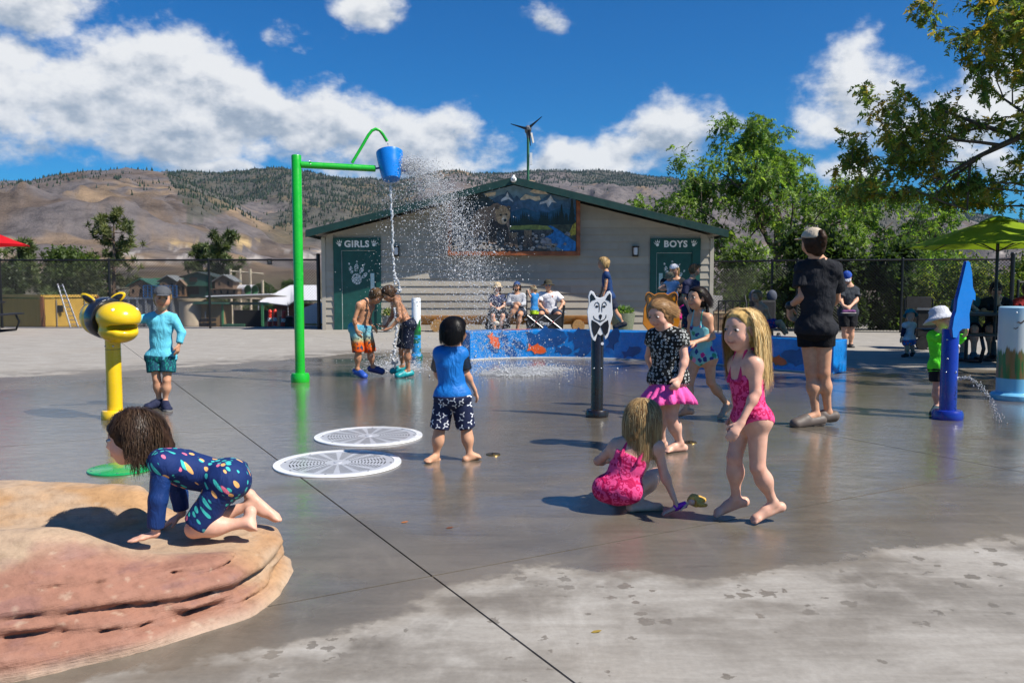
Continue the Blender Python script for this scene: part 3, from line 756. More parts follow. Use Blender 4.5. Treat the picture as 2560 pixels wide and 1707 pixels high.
        m = MB(); m.box(((la + lb) / 2 - ox, -.004, lt / 2 + .005), (lb - la - .012, .03, lt - .02)); m.build('door_leaf', GREEN, dr)
        m = MB(); m.box((la + .006 - ox, -.024, lt / 2), (.010, .012, lt - .01)); m.box(((la + lb) / 2 - ox, -.024, lt - .008), (lb - la - .02, .012, .010)); m.build('weather_strip', mat('pale_strip', (.5, .52, .5), .5), dr)
        m = MB(); zs = bz(611); m.box(((a + b_) / 2 - ox, fy - .006, zs), (b_ - a + .004, .012, .30)); m.build('sign_board', GREEN, dr)
        text_mesh(word, .235, 'letters', WHITE, dr, ((a + b_) / 2 - ox, fy - .0155, zs), th=.003, space=1.12, bold=.009)
        for s in (-1, 1):
            m = MB(); paw(m, 0, 0, .115, 0, s); o = m.build('small_paw', WHITE, dr); o.location = ((a + b_) / 2 - ox + s * (b_ - a) * .36, fy - .0125, zs)
        m = MB(); paw(m, 0, 0, .40, 0, 1); o = m.build('paw_print', PEB, dr); o.location = ((la + lb) / 2 - ox - .06, -.0195, bz(693) + .0)
        hx = (lb - .1 if di == 0 else la + .12) - ox
        m = MB(); m.box((hx, -.023, bz(703)), (.10, .008, .42)); m.build('push_plate', STEEL, dr)
    return root
BLD = make_building()
# ------------------------------------------------------------------ mural under the gable
def make_mural():
    y0 = YB - .22; s = F / y0
    root = thing('mural', 'painted mural of a brown bear with cubs by a mountain river in wooden frame', 'mural', (P(1287, 640, y0).x, y0, P(1287, 640, y0).z))
    def q(x, y): p = P(1110 + x * .153, 440 + y * .153, y0); return (p.x, p.z)       # traced in the painting
    def layer(name, poly, mt, lift, mb=None):
        m = mb or MB(); m.prism([q(*p) for p in poly], (0, y0 - lift, 0), (1, 0, 0), (0, 0, 1), .0016)
        if mb is None: m.build(name, mt, root, world=True)
    def paint(nm, c, var=.25, sc=6): return mat('mural_' + nm, tuple(min(.8, x * 1.55 + .003) for x in c), .45, var=var, scale=sc, spec=.4)
    lid = [(2230, 395), (1140, 118), (60, 392)]
    def top(x): return 150 + (1140 - x) * .2555 if x < 1140 else 150 + (x - 1140) * .2465
    m = MB(); poly = [q(130, 1225), q(2155, 1225), q(2155, top(2155)), q(1140, top(1140)), q(130, top(130))]
    m.prism(poly, (0, y0 + .2, 0), (1, 0, 0), (0, 0, 1), .198); m.build('panel', paint('sky', (.11, .19, .26), .35, 3), root, world=True)
    WOOD = mat('stained_fir', (.26, .075, .022), .5, var=.35, scale=6, bump=.15)
    for nm, pl in (('left', [(62, 1298), (130, 1298), (130, top(130)), (62, top(62) + 6)]), ('right', [(2160, 1298), (2225, 1298), (2225, top(2225) + 6), (2160, top(2160))]), ('bottom', [(132, 1298), (2158, 1298), (2158, 1228), (132, 1228)])):
        m = MB(); m.prism([q(*p) for p in pl], (0, y0 + .2, 0), (1, 0, 0), (0, 0, 1), .245); m.build('frame_board', WOOD, root, world=True, bevel=.005)
    L = .004; st = .0026; k = [0]
    def add(name, poly, col, var=.3, sc=9):
        k[0] += 1; layer(name, poly, paint(name, col, var, sc), L + st * k[0])
    add('cloud', [(640, 300), (760, 270), (850, 262), (840, 320), (700, 345)], (.42, .36, .28)); add('cloud', [(1230, 390), (1330, 300), (1460, 340), (1560, 330), (1580, 390), (1480, 415), (1330, 400)], (.42, .36, .28)); add('cloud', [(1400, 262), (1470, 212), (1660, 262), (1700, 300), (1500, 290)], (.42, .36, .28))
    add('far_ridge', [(1200, 420), (1400, 375), (1540, 430), (1640, 350), (1745, 295), (1800, 360), (1890, 400), (1960, 400), (2060, 360), (2150, 375), (2150, 650), (1200, 650)], (.035, .085, .16))
    add('far_snow', [(1570, 430), (1680, 400), (1745, 320), (1790, 400), (1840, 440), (1760, 430), (1700, 520), (1670, 440), (1560, 470)], (.36, .40, .46))
    add('peak', [(560, 320), (640, 290), (780, 390), (860, 340), (930, 310), (985, 300), (1035, 240), (1090, 300), (1140, 370), (1190, 320), (1260, 410), (1420, 540), (1550, 600), (1640, 640), (1640, 700), (560, 700)], (.04, .075, .13))
    add('peak_snow', [(930, 390), (1010, 330), (1040, 262), (1060, 340), (1120, 400), (1130, 430), (1060, 380), (990, 400), (930, 425)], (.38, .42, .48))
    add('blue_valley', [(1080, 600), (1300, 520), (1500, 590), (1700, 600), (1900, 520), (2150, 560), (2150, 800), (1080, 800)], (.015, .06, .11))
    add('left_ridge', [(132, 420), (380, 340), (560, 290), (700, 340), (850, 440), (900, 520), (900, 900), (132, 900)], (.022, .034, .042))
    def firs(name, xs, base, hs, col):
        for x, h in zip(xs, hs):
            w = h * .17; pl = [(x - w * .15, base)]
            for t in range(5):
                f = t / 5; pl += [(x - w * (1 - f), base - h * f), (x - w * (1 - f) * .55, base - h * (f + .13))]
            pl += [(x, base - h)]
            for t in range(4, -1, -1):
                f = t / 5; pl += [(x + w * (1 - f) * .55, base - h * (f + .13)), (x + w * (1 - f), base - h * f)]
            pl += [(x + w * .15, base)]
            layer(name, pl, paint(name, col), L + st * k[0])
            k[0] += .06
    k[0] += 1; rr = random.Random(4)
    firs('dark_fir', [1090 + i * 33 for i in range(32)], 815, [rr.uniform(130, 260) for _ in range(32)], (.007, .017, .016)); k[0] += 1
    firs('tall_fir', [1920, 2090, 2000, 1850], 860, [400, 500, 260, 240], (.006, .012, .010)); k[0] += 1
    firs('dusk_fir', [170, 260, 340, 420, 500, 200], 900, [420, 470, 500, 520, 380, 330], (.014, .02, .022))
    add('meadow', [(900, 820), (1200, 812), (1500, 800), (1700, 820), (1790, 880), (1600, 900), (1060, 900)], (.13, .15, .035))
    add('bank', [(132, 880), (600, 900), (1060, 880), (1780, 880), (1800, 905), (1700, 960), (1600, 1000), (1850, 1224), (132, 1224)], (.035, .036, .038), .6, 14)
    add('river', [(1690, 815), (1760, 815), (1900, 870), (2010, 960), (2150, 1060), (2150, 1224), (1960, 1224), (1760, 1120), (1640, 1010), (1760, 950), (1800, 900)], (.012, .095, .25), .4, 12)
    add('far_bank', [(1690, 800), (2150, 790), (2150, 1080), (2020, 990), (1900, 900), (1770, 825)], (.03, .035, .022), .5, 12)
    add('yellow_bush', [(2060, 900), (2100, 800), (2152, 760), (2152, 960), (2080, 980), (2030, 930)], (.22, .18, .02), .5, 20)
    for c in ((.16, .16, .16), (.24, .23, .22), (.10, .11, .125), (.19, .155, .12)):
        k[0] += 1; m = MB()
        for i in range(42):
            x = rr.uniform(150, 1820); yy = rr.uniform(930, 1205)
            if x > 1640 and yy < 1010 + (x - 1640) * .6: continue
            a = rr.uniform(16, 46) * (.6 + .5 * (yy - 900) / 300); m.prism([q(x + a * math.cos(t * .7) * (1 + .1 * math.sin(3 * t)), yy + .62 * a * math.sin(t * .7)) for t in range(9)], (0, y0 - L - st * k[0], 0), (1, 0, 0), (0, 0, 1), .0016)
        tag(m.build('river_stones', paint('stone%d' % k[0], c, .3, 20), root, world=True), kind='stuff')
    for pl in ([(1570, 1080), (1600, 1020), (1680, 1005), (1750, 1040), (1755, 1110), (1660, 1120)], [(1960, 960), (2000, 915), (2060, 930), (2050, 985)], [(1940, 1120), (1970, 1085), (2000, 1110), (1990, 1140)]): add('boulder', pl, (.13, .13, .14), .4, 12)
    add('bear_body', [(425, 890), (440, 770), (490, 640), (560, 555), (640, 505), (760, 500), (800, 460), (870, 445), (930, 475), (1000, 520), (1060, 700), (1075, 900), (1080, 1120), (990, 1130), (980, 960), (900, 860), (860, 940), (860, 1110), (730, 1110), (700, 960), (640, 900), (600, 930), (560, 1010), (470, 1010)], (.15, .10, .07), .5, 30)
    add('bear_shade', [(700, 800), (800, 700), (900, 780), (1000, 760), (1050, 860), (1070, 1090), (1000, 1110), (980, 960), (900, 860), (850, 1000), (840, 1090), (760, 1090), (730, 960)], (.03, .022, .018), .4, 30)
    add('bear_head', [(840, 560), (880, 505), (960, 485), (1040, 510), (1085, 600), (1080, 690), (1040, 740), (1000, 790), (940, 800), (890, 770), (850, 690)], (.27, .175, .095), .4, 30)
    for pl in ([(838, 540), (835, 500), (870, 485), (905, 505), (900, 560)], [(1020, 510), (1050, 490), (1088, 505), (1085, 570), (1050, 560)]): add('bear_ear', pl, (.085, .058, .038))
    add('muzzle', [(935, 720), (960, 650), (1010, 650), (1030, 700), (1020, 770), (960, 790)], (.40, .30, .2)); add('bear_nose', [(970, 720), (1000, 700), (1022, 715), (1018, 750), (985, 755)], (.012, .012, .014)); add('bear_eye', [(905, 640), (935, 625), (950, 650), (925, 662)], (.01, .008, .008)); add('bear_eye', [(1000, 625), (1030, 620), (1040, 645), (1010, 650)], (.01, .008, .008))
    for cx, cy, sc in ((1135, 0, 1.0), (1365, -15, 1.12)):
        f = lambda pl: [(cx + (x - 1135) * sc, 1150 + cy + (yy - 1150) * sc) for x, yy in pl]
        add('cub_body', f([(1075, 1160), (1070, 1060), (1100, 960), (1170, 960), (1200, 1040), (1210, 1170), (1165, 1170), (1140, 1090), (1120, 1160)]), (.06, .045, .036), .4, 30)
        add('cub_head', f([(1085, 985), (1082, 930), (1105, 925), (1120, 935), (1165, 932), (1190, 920), (1195, 965), (1180, 1010), (1140, 1040), (1100, 1015)]), (.125, .088, .055), .4, 30); add('cub_nose', f([(1128, 1010), (1150, 1008), (1142, 1028)]), (.012, .012, .014))
    return root
make_mural()
# ------------------------------------------------------------------ lamps, camera, wind turbine
for (u, lab) in ((991, 'bronze wall lamp with opal glass beside the GIRLS door'), (1588, 'bronze wall lamp with opal glass beside the BOYS door')):
    c = P(u, 629, YB - .02); t = thing('wall_lamp', lab, 'lamp', c, group='wall lamps on the washroom')
    m = MB(); m.box((0, -.03, 0), (.15, .05, .27)); m.box((0, -.06, .125), (.18, .12, .03)); m.box((0, -.05, -.115), (.15, .09, .03)); m.build('housing', mat('bronze_metal', (.05, .032, .022), .4, .6), t, bevel=.004)
    m = MB(); m.lathe([(.0, -.09), (.05, -.085), (.055, 0), (.055, .1), (0, .105)], (0, -.07, 0), 14); m.build('glass', LAMPG, t, True)
c = P(1284, 449, YF - .1); t = thing('security_camera', 'round white security camera at the peak of the gable', 'camera', c)
m = MB(); m.ball((0, 0, 0), .075, 18, 12); m.tube([(0, .04, .05), (0, .08, .10)], .035, 12); m.build('shell', WHITE, t, True)
m = MB(); m.lathe([(.001, .071), (.03, .074), (.034, .066)], (0, 0, 0), 16, Matrix.Rotation(math.pi / 2, 3, 'X')); m.build('lens', DARKG, t, True)
YT = 31.0
c = P(1320, 460, YT); t = thing('wind_turbine', 'small three bladed wind turbine on a green pole behind the washroom roof', 'wind turbine', (c.x, YT, YARDZ))
hz = P(1318, 325, YT).z - YARDZ
m = MB(); m.tube([(0, 0, 0), (0, 0, hz - .1)], [.06, .045], 12); m.build('pole', mat('green_pole', (.03, .13, .06), .5), t, True)
m = MB(); m.tube([(0, -.28, hz), (0, -.1, hz + .02), (0, .25, hz), (0, .4, hz - .02)], [.05, .13, .12, .05], 12); m.tube([(0, 0, hz), (0, 0, hz - .3)], [.09, .05], 10); m.build('hub', mat('turbine_grey', (.16, .16, .17), .5), t, True)
for ang, ln in ((math.radians(164), .66), (math.radians(41), .66), (math.radians(278), .62)):
    m = MB(); d = Vector((math.cos(ang), 0, math.sin(ang))); n_ = Vector((-d.z, 0, d.x)); o = Vector((0, -.2, hz)); V = []
    for (s_, w0) in ((.06, .035), (.14, .06), (.3, .04), (.66, .014)): V += [o + d * s_ * ln / .66 + n_ * w0, o + d * s_ * ln / .66 - n_ * w0 * .6]
    V2 = [v + Vector((0, .018, 0)) for v in V]; fs = []
    for i in range(3): a = 2 * i; fs += [(a, a + 1, a + 3, a + 2), (8 + a + 2, 8 + a + 3, 8 + a + 1, 8 + a), (a, a + 2, 8 + a + 2, 8 + a), (a + 1, 8 + a + 1, 8 + a + 3, a + 3)]
    fs += [(0, 8, 9, 1), (6, 7, 15, 14)]; m.add(V + V2, fs); m.build('blade', BLACKM, t)
m = MB(); m.bar((.12, .3, hz - .06), (.2, .42, hz - .4), .03, .12); m.build('tail', mat('turbine_tail', (.5, .47, .44), .5), t)
m = MB(); m.box((.11, -.02, hz - 1.05), (.09, .09, .42)); m.build('antenna', WHITE, t); m = MB(); m.bar((0, 0, hz - .95), (.11, 0, hz - .97), .03); m.build('bracket', STEEL, t)

# ================================================================== chain link fences
def fence(name, label, pts, h, posts, gate_post=()):
    root = thing(name, label, 'fence', (pts[0][0], pts[0][1], 0)); o = Vector((pts[0][0], pts[0][1], 0))
    P3 = [Vector((p[0], p[1], 0)) for p in pts]; L = [0]
    for a, b in zip(P3[:-1], P3[1:]): L.append(L[-1] + (b - a).length)
    def at(s):
        for i in range(len(P3) - 1):
            if s <= L[i + 1] + 1e-6: return P3[i].lerp(P3[i + 1], (s - L[i]) / (L[i + 1] - L[i]))
        return P3[-1]
    for s in posts:
        p = at(s) - o; r_ = .05 if s in gate_post else .032; m = MB(); hh = h + (.14 if s in gate_post else .03)
        m.tube([p, p + Vector((0, 0, hh))], r_, 10); m.ball(p + Vector((0, 0, hh)), (r_ * 1.15, r_ * 1.15, .03), 10, 6); m.build('post', BLACKM, root, True)
    for i in range(len(P3) - 1):
        m = MB(); m.tube([P3[i] - o + Vector((0, 0, h)), P3[i + 1] - o + Vector((0, 0, h))], .024, 8); m.build('rail', BLACKM, root, True)
        m = MB(); m.tube([P3[i] - o + Vector((0, 0, .06)), P3[i + 1] - o + Vector((0, 0, .06))], .005, 5); m.build('bottom_wire', BLACKM, root, True)
    m = MB(); T = L[-1]; st = .078; z0, z1 = .04, h - .02; H = z1 - z0
    for sg in (1, -1):
        s = -H
        while s < T + H:
            a, b = (s, z0), (s + H, z1)
            if sg < 0: a, b = (s, z1), (s + H, z0)
            # clip to the run
            def cl(p, q, lim, lo):
                if (p[0] < lim) == lo:
                    t_ = (lim - p[0]) / (q[0] - p[0]); return (lim, p[1] + (q[1] - p[1]) * t_)
                return p
            if b[0] > 0 and a[0] < T:
                a2 = cl(a, b, 0, True); b2 = cl(b, a, T, False)
                ks = [a2[0]] + [x for x in L[1:-1] if a2[0] < x < b2[0]] + [b2[0]]
                zz = lambda x: a2[1] + (b2[1] - a2[1]) * (x - a2[0]) / max(1e-6, b2[0] - a2[0])
                if b2[0] - a2[0] > .01: m.tube([at(x) - o + Vector((0, 0, zz(x))) for x in ks], .0056, 3, caps=False)
            s += st
    mo = m.build('chain_link', BLACKM, root); tag(mo, kind='stuff')
    return root
fl = [P(-700, 820, 22.9), P(400, 820, 22.75), P(800, 820, YB + .35)]
fT = (fl[1] - fl[0]).length + (fl[2] - fl[1]).length
def s_at(u): return (P(u, 820, 22.75).x - fl[0].x)
fence('chain_link_fence', 'black chain link fence along the junk yard beside the GIRLS door', [(p.x, p.y) for p in fl], 1.85, [s_at(-600), s_at(-300), s_at(3), s_at(277), s_at(530), fT - .02], (fT - .02,))
fr = [(XR + .02, YB + .4), (P(1990, 830, 21.2).x, 21.2), (P(2525, 830, 20.2).x, 20.2)]
fr2 = (Vector((fr[1][0] - fr[0][0], fr[1][1] - fr[0][1])).length); fr3 = fr2 + Vector((fr[2][0] - fr[1][0], fr[2][1] - fr[1][1])).length
fence('chain_link_fence', 'black chain link fence in front of the dark leafy hedge', fr, 1.8, [.05, fr2 * .72, fr2, fr2 + (fr3 - fr2) * .5, fr3], (fr3,))
fence('chain_link_fence', 'low black chain link fence behind the shaded picnic table', [(fr[2][0] + .15, 20.2), (fr[2][0] + 5.5, 20.6)], 1.25, [.0, 2.7, 5.4])
sg = P(674, 654, 22.55); t = thing('fence_sign', 'small black notice plate wired to the chain link fence', 'sign', sg)
m = MB(); m.box((0, 0, 0), (.13, .006, .16)); m.build('plate', BLACKP, t); m = MB(); m.box((0, -.0045, .035), (.07, .002, .05)); m.box((0, -.0045, -.02), (.10, .002, .012)); m.box((0, -.0045, -.045), (.10, .002, .012)); m.build('print', mat('pale_print', (.45, .45, .45), .6), t)

# ================================================================== hedge and trees behind the fences
def hedge(label, u0, u1, Y, h0, h1, seed, cols, n, size=.1, group=None):
    x0, x1 = P(u0, 700, Y).x, P(u1, 700, Y).x; w = x1 - x0
    root = thing('climbing_hedge', label, 'hedge', ((x0 + x1) / 2, Y, -.3)); r = random.Random(seed); mb = MB(); cs, rs = [], []
    for i in range(int(w * 9)):
        x = (r.random() - .5) * w; t = x / w + .5; hh = (h0 + (h1 - h0) * t) * r.uniform(.82, 1.05); z = r.uniform(.1, 1) ** .8 * hh
        cs.append((x, r.uniform(-.25, .3), z)); rs.append((.42, .3, .42))
        if i % 3 == 0: mb.tube([(x, .1, 0), (x + r.uniform(-.2, .2), .1, z)], [.02, .006], 4, caps=False)
    mb.build('stems', BARK, root, True)
    link('foliage', leaf_mesh('foliage', *blob_leaves(cs, rs, n, size, cols, seed, .3)), LEAF, root)
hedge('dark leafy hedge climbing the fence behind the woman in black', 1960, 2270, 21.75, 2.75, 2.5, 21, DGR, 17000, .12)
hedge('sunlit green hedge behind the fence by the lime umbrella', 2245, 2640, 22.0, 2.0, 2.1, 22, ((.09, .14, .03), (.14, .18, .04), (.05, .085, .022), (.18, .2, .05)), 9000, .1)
bushy_tree('leafy_shrub', 'tall bright shrub beyond the fence right of the washroom corner', (P(1860, 700, 27).x, 27, YARDZ), 4.6, 3.4, 31, ((.06, .10, .03), (.09, .14, .04), (.11, .16, .05)), 9000, .11, cat='shrub', low=.05)
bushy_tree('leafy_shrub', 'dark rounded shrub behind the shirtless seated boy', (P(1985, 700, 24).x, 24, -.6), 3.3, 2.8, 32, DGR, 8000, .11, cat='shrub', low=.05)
bushy_tree('leafy_shrub', 'pale green shrub behind the lime umbrella pole', (P(2420, 700, 30).x, 30, YARDZ), 4.1, 4.4, 33, ((.07, .10, .035), (.10, .14, .045)), 8000, .13, cat='shrub', low=.05)
bushy_tree('leafy_shrub', 'yellow green shrub at the end of the fence beyond the umbrella', (P(2590, 700, 24).x, 24, -.8), 3.0, 2.6, 34, ((.14, .17, .035), (.10, .13, .03)), 5000, .11, cat='shrub', low=.05)
pine('spruce_tree', 'bare dark spruce poking up left of the lime umbrella', (P(2310, 700, 40).x, 40, YARDZ - .4), 6.2, 4.2, 41, .2, 34, ((.03, .04, .03), (.045, .055, .04)))
pine('pine_tree', 'tall pine standing above the fence behind the yellow bee', (P(282, 700, 52).x, 52, YARDZ - .3), 7.8, 5.6, 42, .18, 34, ((.12, .14, .05), (.15, .16, .06), (.085, .105, .042)), .2)
pine('pine_tree', 'dense pine next to the red umbrella over the yellow container', (P(48, 700, 48).x, 48, YARDZ - .3), 5.6, 5.2, 43, .15, 32, ((.095, .125, .05), (.12, .15, .055)))
pine('pine_tree', 'shorter pine of the pair above the green playhouse', (P(506, 700, 56).x, 56, YARDZ - .3), 5.9, 3.6, 44, .2, 28)
pine('pine_tree', 'taller pine of the pair above the brown birdhouse castle', (P(560, 700, 54).x, 54, YARDZ - .3), 6.6, 4.4, 45, .2, 32)
bushy_tree('leafy_tree', 'bright green broadleaf tree above the yellow container', (P(165, 700, 50).x, 50, YARDZ), 5.3, 6.2, 46, ((.075, .11, .03), (.10, .14, .04), (.055, .085, .026)), 11000, .2, 20)
bushy_tree('leafy_tree', 'dull green scrubby tree behind the leaning ladder', (P(222, 700, 46).x, 46, YARDZ), 4.0, 3.0, 47, ((.06, .075, .03), (.08, .09, .04)), 6000, .17)
bushy_tree('leafy_tree', 'dark scrubby tree at the foot of the tall pine', (P(10, 700, 44).x, 44, YARDZ), 4.2, 4.0, 48, ((.045, .065, .028), (.06, .085, .03)), 7000, .17)
bushy_tree('leafy_shrub', 'round green shrub behind the white tent', (P(655, 700, 58).x, 58, YARDZ), 3.2, 3.0, 49, ((.05, .085, .03), (.07, .11, .035)), 4000, .18, cat='shrub')
bushy_tree('leafy_shrub', 'round green shrub between the green post and the tent roof', (P(722, 700, 55).x, 55, YARDZ), 3.4, 3.4, 50, ((.05, .085, .03), (.07, .11, .035)), 4500, .18, cat='shrub')
# ================================================================== implicit surfaces (smooth unions meshed by surface nets)
def nrm(v): v = np.asarray(v, float); return v / max(1e-9, np.linalg.norm(v))
class Sdf:
    def __init__(s): s.p = []
    def cone(s, a, b, ra, rb, k=.02, flat=1.0, ax=None, op='+'):
        s.p.append(('c', np.asarray(a, float), np.asarray(b, float), ra, rb, k, flat, None if ax is None else nrm(ax), op)); return s
    def ell(s, c, R, r, k=.02, op='+'):
        """ellipsoid: R rows are its axes"""
        s.p.append(('e', np.asarray(c, float), np.asarray(R, float), np.asarray(r, float), None, k, 1, None, op)); return s
    def ball(s, c, r, k=.02, op='+'): return s.cone(c, c, r, r, k, op=op)
    @staticmethod
    def bounds(p):
        if p[0] == 'c':
            r = max(p[3], p[4]); lo = np.minimum(p[1], p[2]) - r; hi = np.maximum(p[1], p[2]) + r
        else:
            r = p[3].max() if p[2] is None else np.sqrt(((p[2].T * p[3]) ** 2).sum(1)); lo = p[1] - r; hi = p[1] + r
        return lo, hi
    @staticmethod
    def dist(p, X, Y, Z):
        if p[0] == 'c':
            _, a, b, ra, rb, k, flat, ax, op = p
            qx, qy, qz = X - a[0], Y - a[1], Z - a[2]; ba = b - a
            if flat != 1 and ax is not None:
                g = (1 / flat - 1); t = (qx * ax[0] + qy * ax[1] + qz * ax[2]) * g
                qx = qx + ax[0] * t; qy = qy + ax[1] * t; qz = qz + ax[2] * t; ba = ba + ax * (ba @ ax) * g
            L = ba @ ba
            t = np.clip((qx * ba[0] + qy * ba[1] + qz * ba[2]) / L, 0, 1) if L > 1e-12 else np.zeros_like(qx * 1.0)
            d = np.sqrt((qx - ba[0] * t) ** 2 + (qy - ba[1] * t) ** 2 + (qz - ba[2] * t) ** 2) - (ra + (rb - ra) * t)
            return d * (1 if flat >= 1 else (.5 + .5 * flat))
        _, c, R, r, _, k, _, _, op = p
        q = [(X - c[0]) * R[i][0] + (Y - c[1]) * R[i][1] + (Z - c[2]) * R[i][2] for i in range(3)]
        k0 = np.sqrt(sum((q[i] / r[i]) ** 2 for i in range(3))); k1 = np.sqrt(sum((q[i] / r[i] ** 2) ** 2 for i in range(3)))
        return k0 * (k0 - 1) / np.maximum(k1, 1e-6)
    def mesh(s, res, cuts=(), noise=0.0, nfreq=18., seed=0, fn=None):
        B = [s.bounds(p) for p in s.p if p[8] == '+']
        lo = np.min([b[0] for b in B], 0) - 3 * res - abs(noise); hi = np.max([b[1] for b in B], 0) + 3 * res + abs(noise)
        n = np.ceil((hi - lo) / res).astype(int) + 1
        ax = [(lo[i] + np.arange(n[i]) * res) for i in range(3)]
        Fd = np.full(n, 1.0, np.float32)
        for p in s.p:
            l, h = s.bounds(p); k = p[5]; pad = k + 2.5 * res + abs(noise)
            i0 = np.maximum(0, np.floor((l - pad - lo) / res).astype(int)); i1 = np.minimum(n, np.ceil((h + pad - lo) / res).astype(int) + 1)
            if (i1 <= i0).any(): continue
            sl = tuple(slice(a, b) for a, b in zip(i0, i1))
            d = s.dist(p, ax[0][sl[0]][:, None, None], ax[1][sl[1]][None, :, None], ax[2][sl[2]][None, None, :]).astype(np.float32)
            f = Fd[sl]
            if p[8] == '+': hh = np.maximum(k - np.abs(f - d), 0) / k; Fd[sl] = np.minimum(f, d) - hh * hh * k * .25
            else: d = -d; hh = np.maximum(k - np.abs(f - d), 0) / k; Fd[sl] = np.maximum(f, d) + hh * hh * k * .25
        X, Y, Z = ax[0][:, None, None], ax[1][None, :, None], ax[2][None, None, :]
        if noise:
            r = np.random.default_rng(seed); w = 0
            for q in range(7):
                d = nrm(r.normal(size=3)) * nfreq * (1 + .55 * q); w = w + np.sin(X * d[0] + Y * d[1] + Z * d[2] + r.uniform(0, 6.3) + 1.3 * np.sin((X * d[1] - Y * d[2] + Z * d[0]) * .7)) / (1 + .5 * q)
            Fd += (noise * w / 2.6).astype(np.float32)
        for (pt, nn) in cuts:
            nn = nrm(nn); Fd = np.maximum(Fd, ((X - pt[0]) * nn[0] + (Y - pt[1]) * nn[1] + (Z - pt[2]) * nn[2]).astype(np.float32))
        if fn is not None: Fd = fn(Fd, X, Y, Z).astype(np.float32)
        return surface_nets(Fd, lo, res)
def surface_nets(Fd, lo, res):
    Sg = Fd < 0
    c = np.zeros([d - 1 for d in Fd.shape], np.int8)
    for i in (0, 1):
        for j in (0, 1):
            for k in (0, 1): c += Sg[i:Fd.shape[0] - 1 + i, j:Fd.shape[1] - 1 + j, k:Fd.shape[2] - 1 + k]
    I = np.nonzero((c > 0) & (c < 8)); n = len(I[0])
    idx = np.full(c.shape, -1, np.int64); idx[I] = np.arange(n)
    pos = np.zeros((n, 3)); cnt = np.zeros(n)
    C8 = [(i, j, k) for i in (0, 1) for j in (0, 1) for k in (0, 1)]
    val = {o: Fd[I[0] + o[0], I[1] + o[1], I[2] + o[2]] for o in C8}
    for a in C8:
        for ax in range(3):
            if a[ax]: continue
            b = list(a); b[ax] = 1; b = tuple(b)
            f1, f2 = val[a], val[b]; m = (f1 < 0) != (f2 < 0)
            t = np.where(m, f1 / np.where(m, f1 - f2, 1), 0)
            for q in range(3): pos[:, q] += np.where(m, (t if q == ax else a[q]), 0)
            cnt += m
    pos /= np.maximum(cnt, 1)[:, None]
    V = lo + (np.stack(I, 1) + pos) * res
    quads = []
    for ax in range(3):
        o = [0, 0, 0]; sl1 = [slice(1, d - 1) for d in Fd.shape]; sl1[ax] = slice(0, Fd.shape[ax] - 1)
        sl2 = list(sl1); sl2[ax] = slice(1, Fd.shape[ax])
        A, B = Sg[tuple(sl1)], Sg[tuple(sl2)]; e = np.nonzero(A != B); inside = A[e]
        g = [e[q] + (0 if q == ax else 1) for q in range(3)]
        u, w = [(1, 2), (2, 0), (0, 1)][ax]
        def cell(du, dw):
            h = list(g); h[u] = h[u] - du; h[w] = h[w] - dw; return idx[tuple(h)]
        q = np.stack([cell(1, 1), cell(0, 1), cell(0, 0), cell(1, 0)], 1)
        q[~inside] = q[~inside][:, ::-1]; quads.append(q)
    Q = np.vstack(quads); Q = Q[(Q >= 0).all(1)]
    return V, Q
def laplace(V, Q, it=2, lam=.5):
    for _ in range(it):
        acc = np.zeros_like(V); cnt = np.zeros(len(V))
        for a, b in ((0, 1), (1, 2), (2, 3), (3, 0)):
            for (i, j) in ((a, b), (b, a)):
                for q in range(3): acc[:, q] += np.bincount(Q[:, i], V[Q[:, j], q], len(V))
                cnt += np.bincount(Q[:, i], minlength=len(V))
        V = V + lam * (acc / np.maximum(cnt, 1)[:, None] - V)
    return V
def sdf_obj(name, sd, res, material, parent, smooth_it=1, col=None, world=True, **kw):
    V, Q = sd.mesh(res, **kw)
    if smooth_it: V = laplace(V, Q, smooth_it)
    c = col(V) if callable(col) else col
    off = np.array(wloc(parent)) if (parent is not None and world) else 0
    me = np_mesh(name, V - off, Q, True, c)
    return link(name, me, material, parent)
# ================================================================== junk yard behind the left fence (ground lies lower)
OSB = mat('chipboard', (.30, .19, .09), .85, var=.35, scale=25); PLY = mat('plywood', (.34, .26, .16), .8, var=.2, scale=6)
PINE = mat('peeled_log', (.50, .42, .30), .75, var=.25, scale=9); OLDW = mat('weathered_wood', (.20, .13, .085), .85, var=.4, scale=12, bump=.3)
CANV = mat('white_tarp', (.72, .72, .74), .7, var=.06); GALV = mat('galvanised', (.38, .39, .41), .45, .7, var=.2)
GRN = mat('faded_green', (.025, .10, .07), .7, var=.25); GRNL = mat('mid_green', (.05, .22, .09), .7, var=.2); REDR = mat('red_metal', (.22, .025, .028), .55, var=.2)
YEL = mat('container_yellow', (.50, .30, .045), .55, var=.14, scale=4, bump=.05); RUST = mat('rust', (.22, .08, .03), .85, var=.4, scale=12)
CREAM = mat('pale_board', (.55, .45, .33), .8, var=.2, scale=7); BLUEC = mat('blue_cage', (.02, .12, .32), .5)
def yx(u, Y): return P(u, 760, Y).x
def yz(v, Y): return P(1280, v, Y).z
def yard_box(name, label, cat, u0, u1, v0, Y, dep, material, bot=None, part='body'):
    x0, x1 = yx(u0, Y), yx(u1, Y); zt = yz(v0, Y); zb = YARDZ - .45 if bot is None else bot
    t = thing(name, label, cat, ((x0 + x1) / 2, Y + dep / 2, zb)); m = MB(); m.box((0, 0, (zt - zb) / 2), (x1 - x0, dep, zt - zb)); m.build(part, material, t)
    return t, x1 - x0, zt - zb
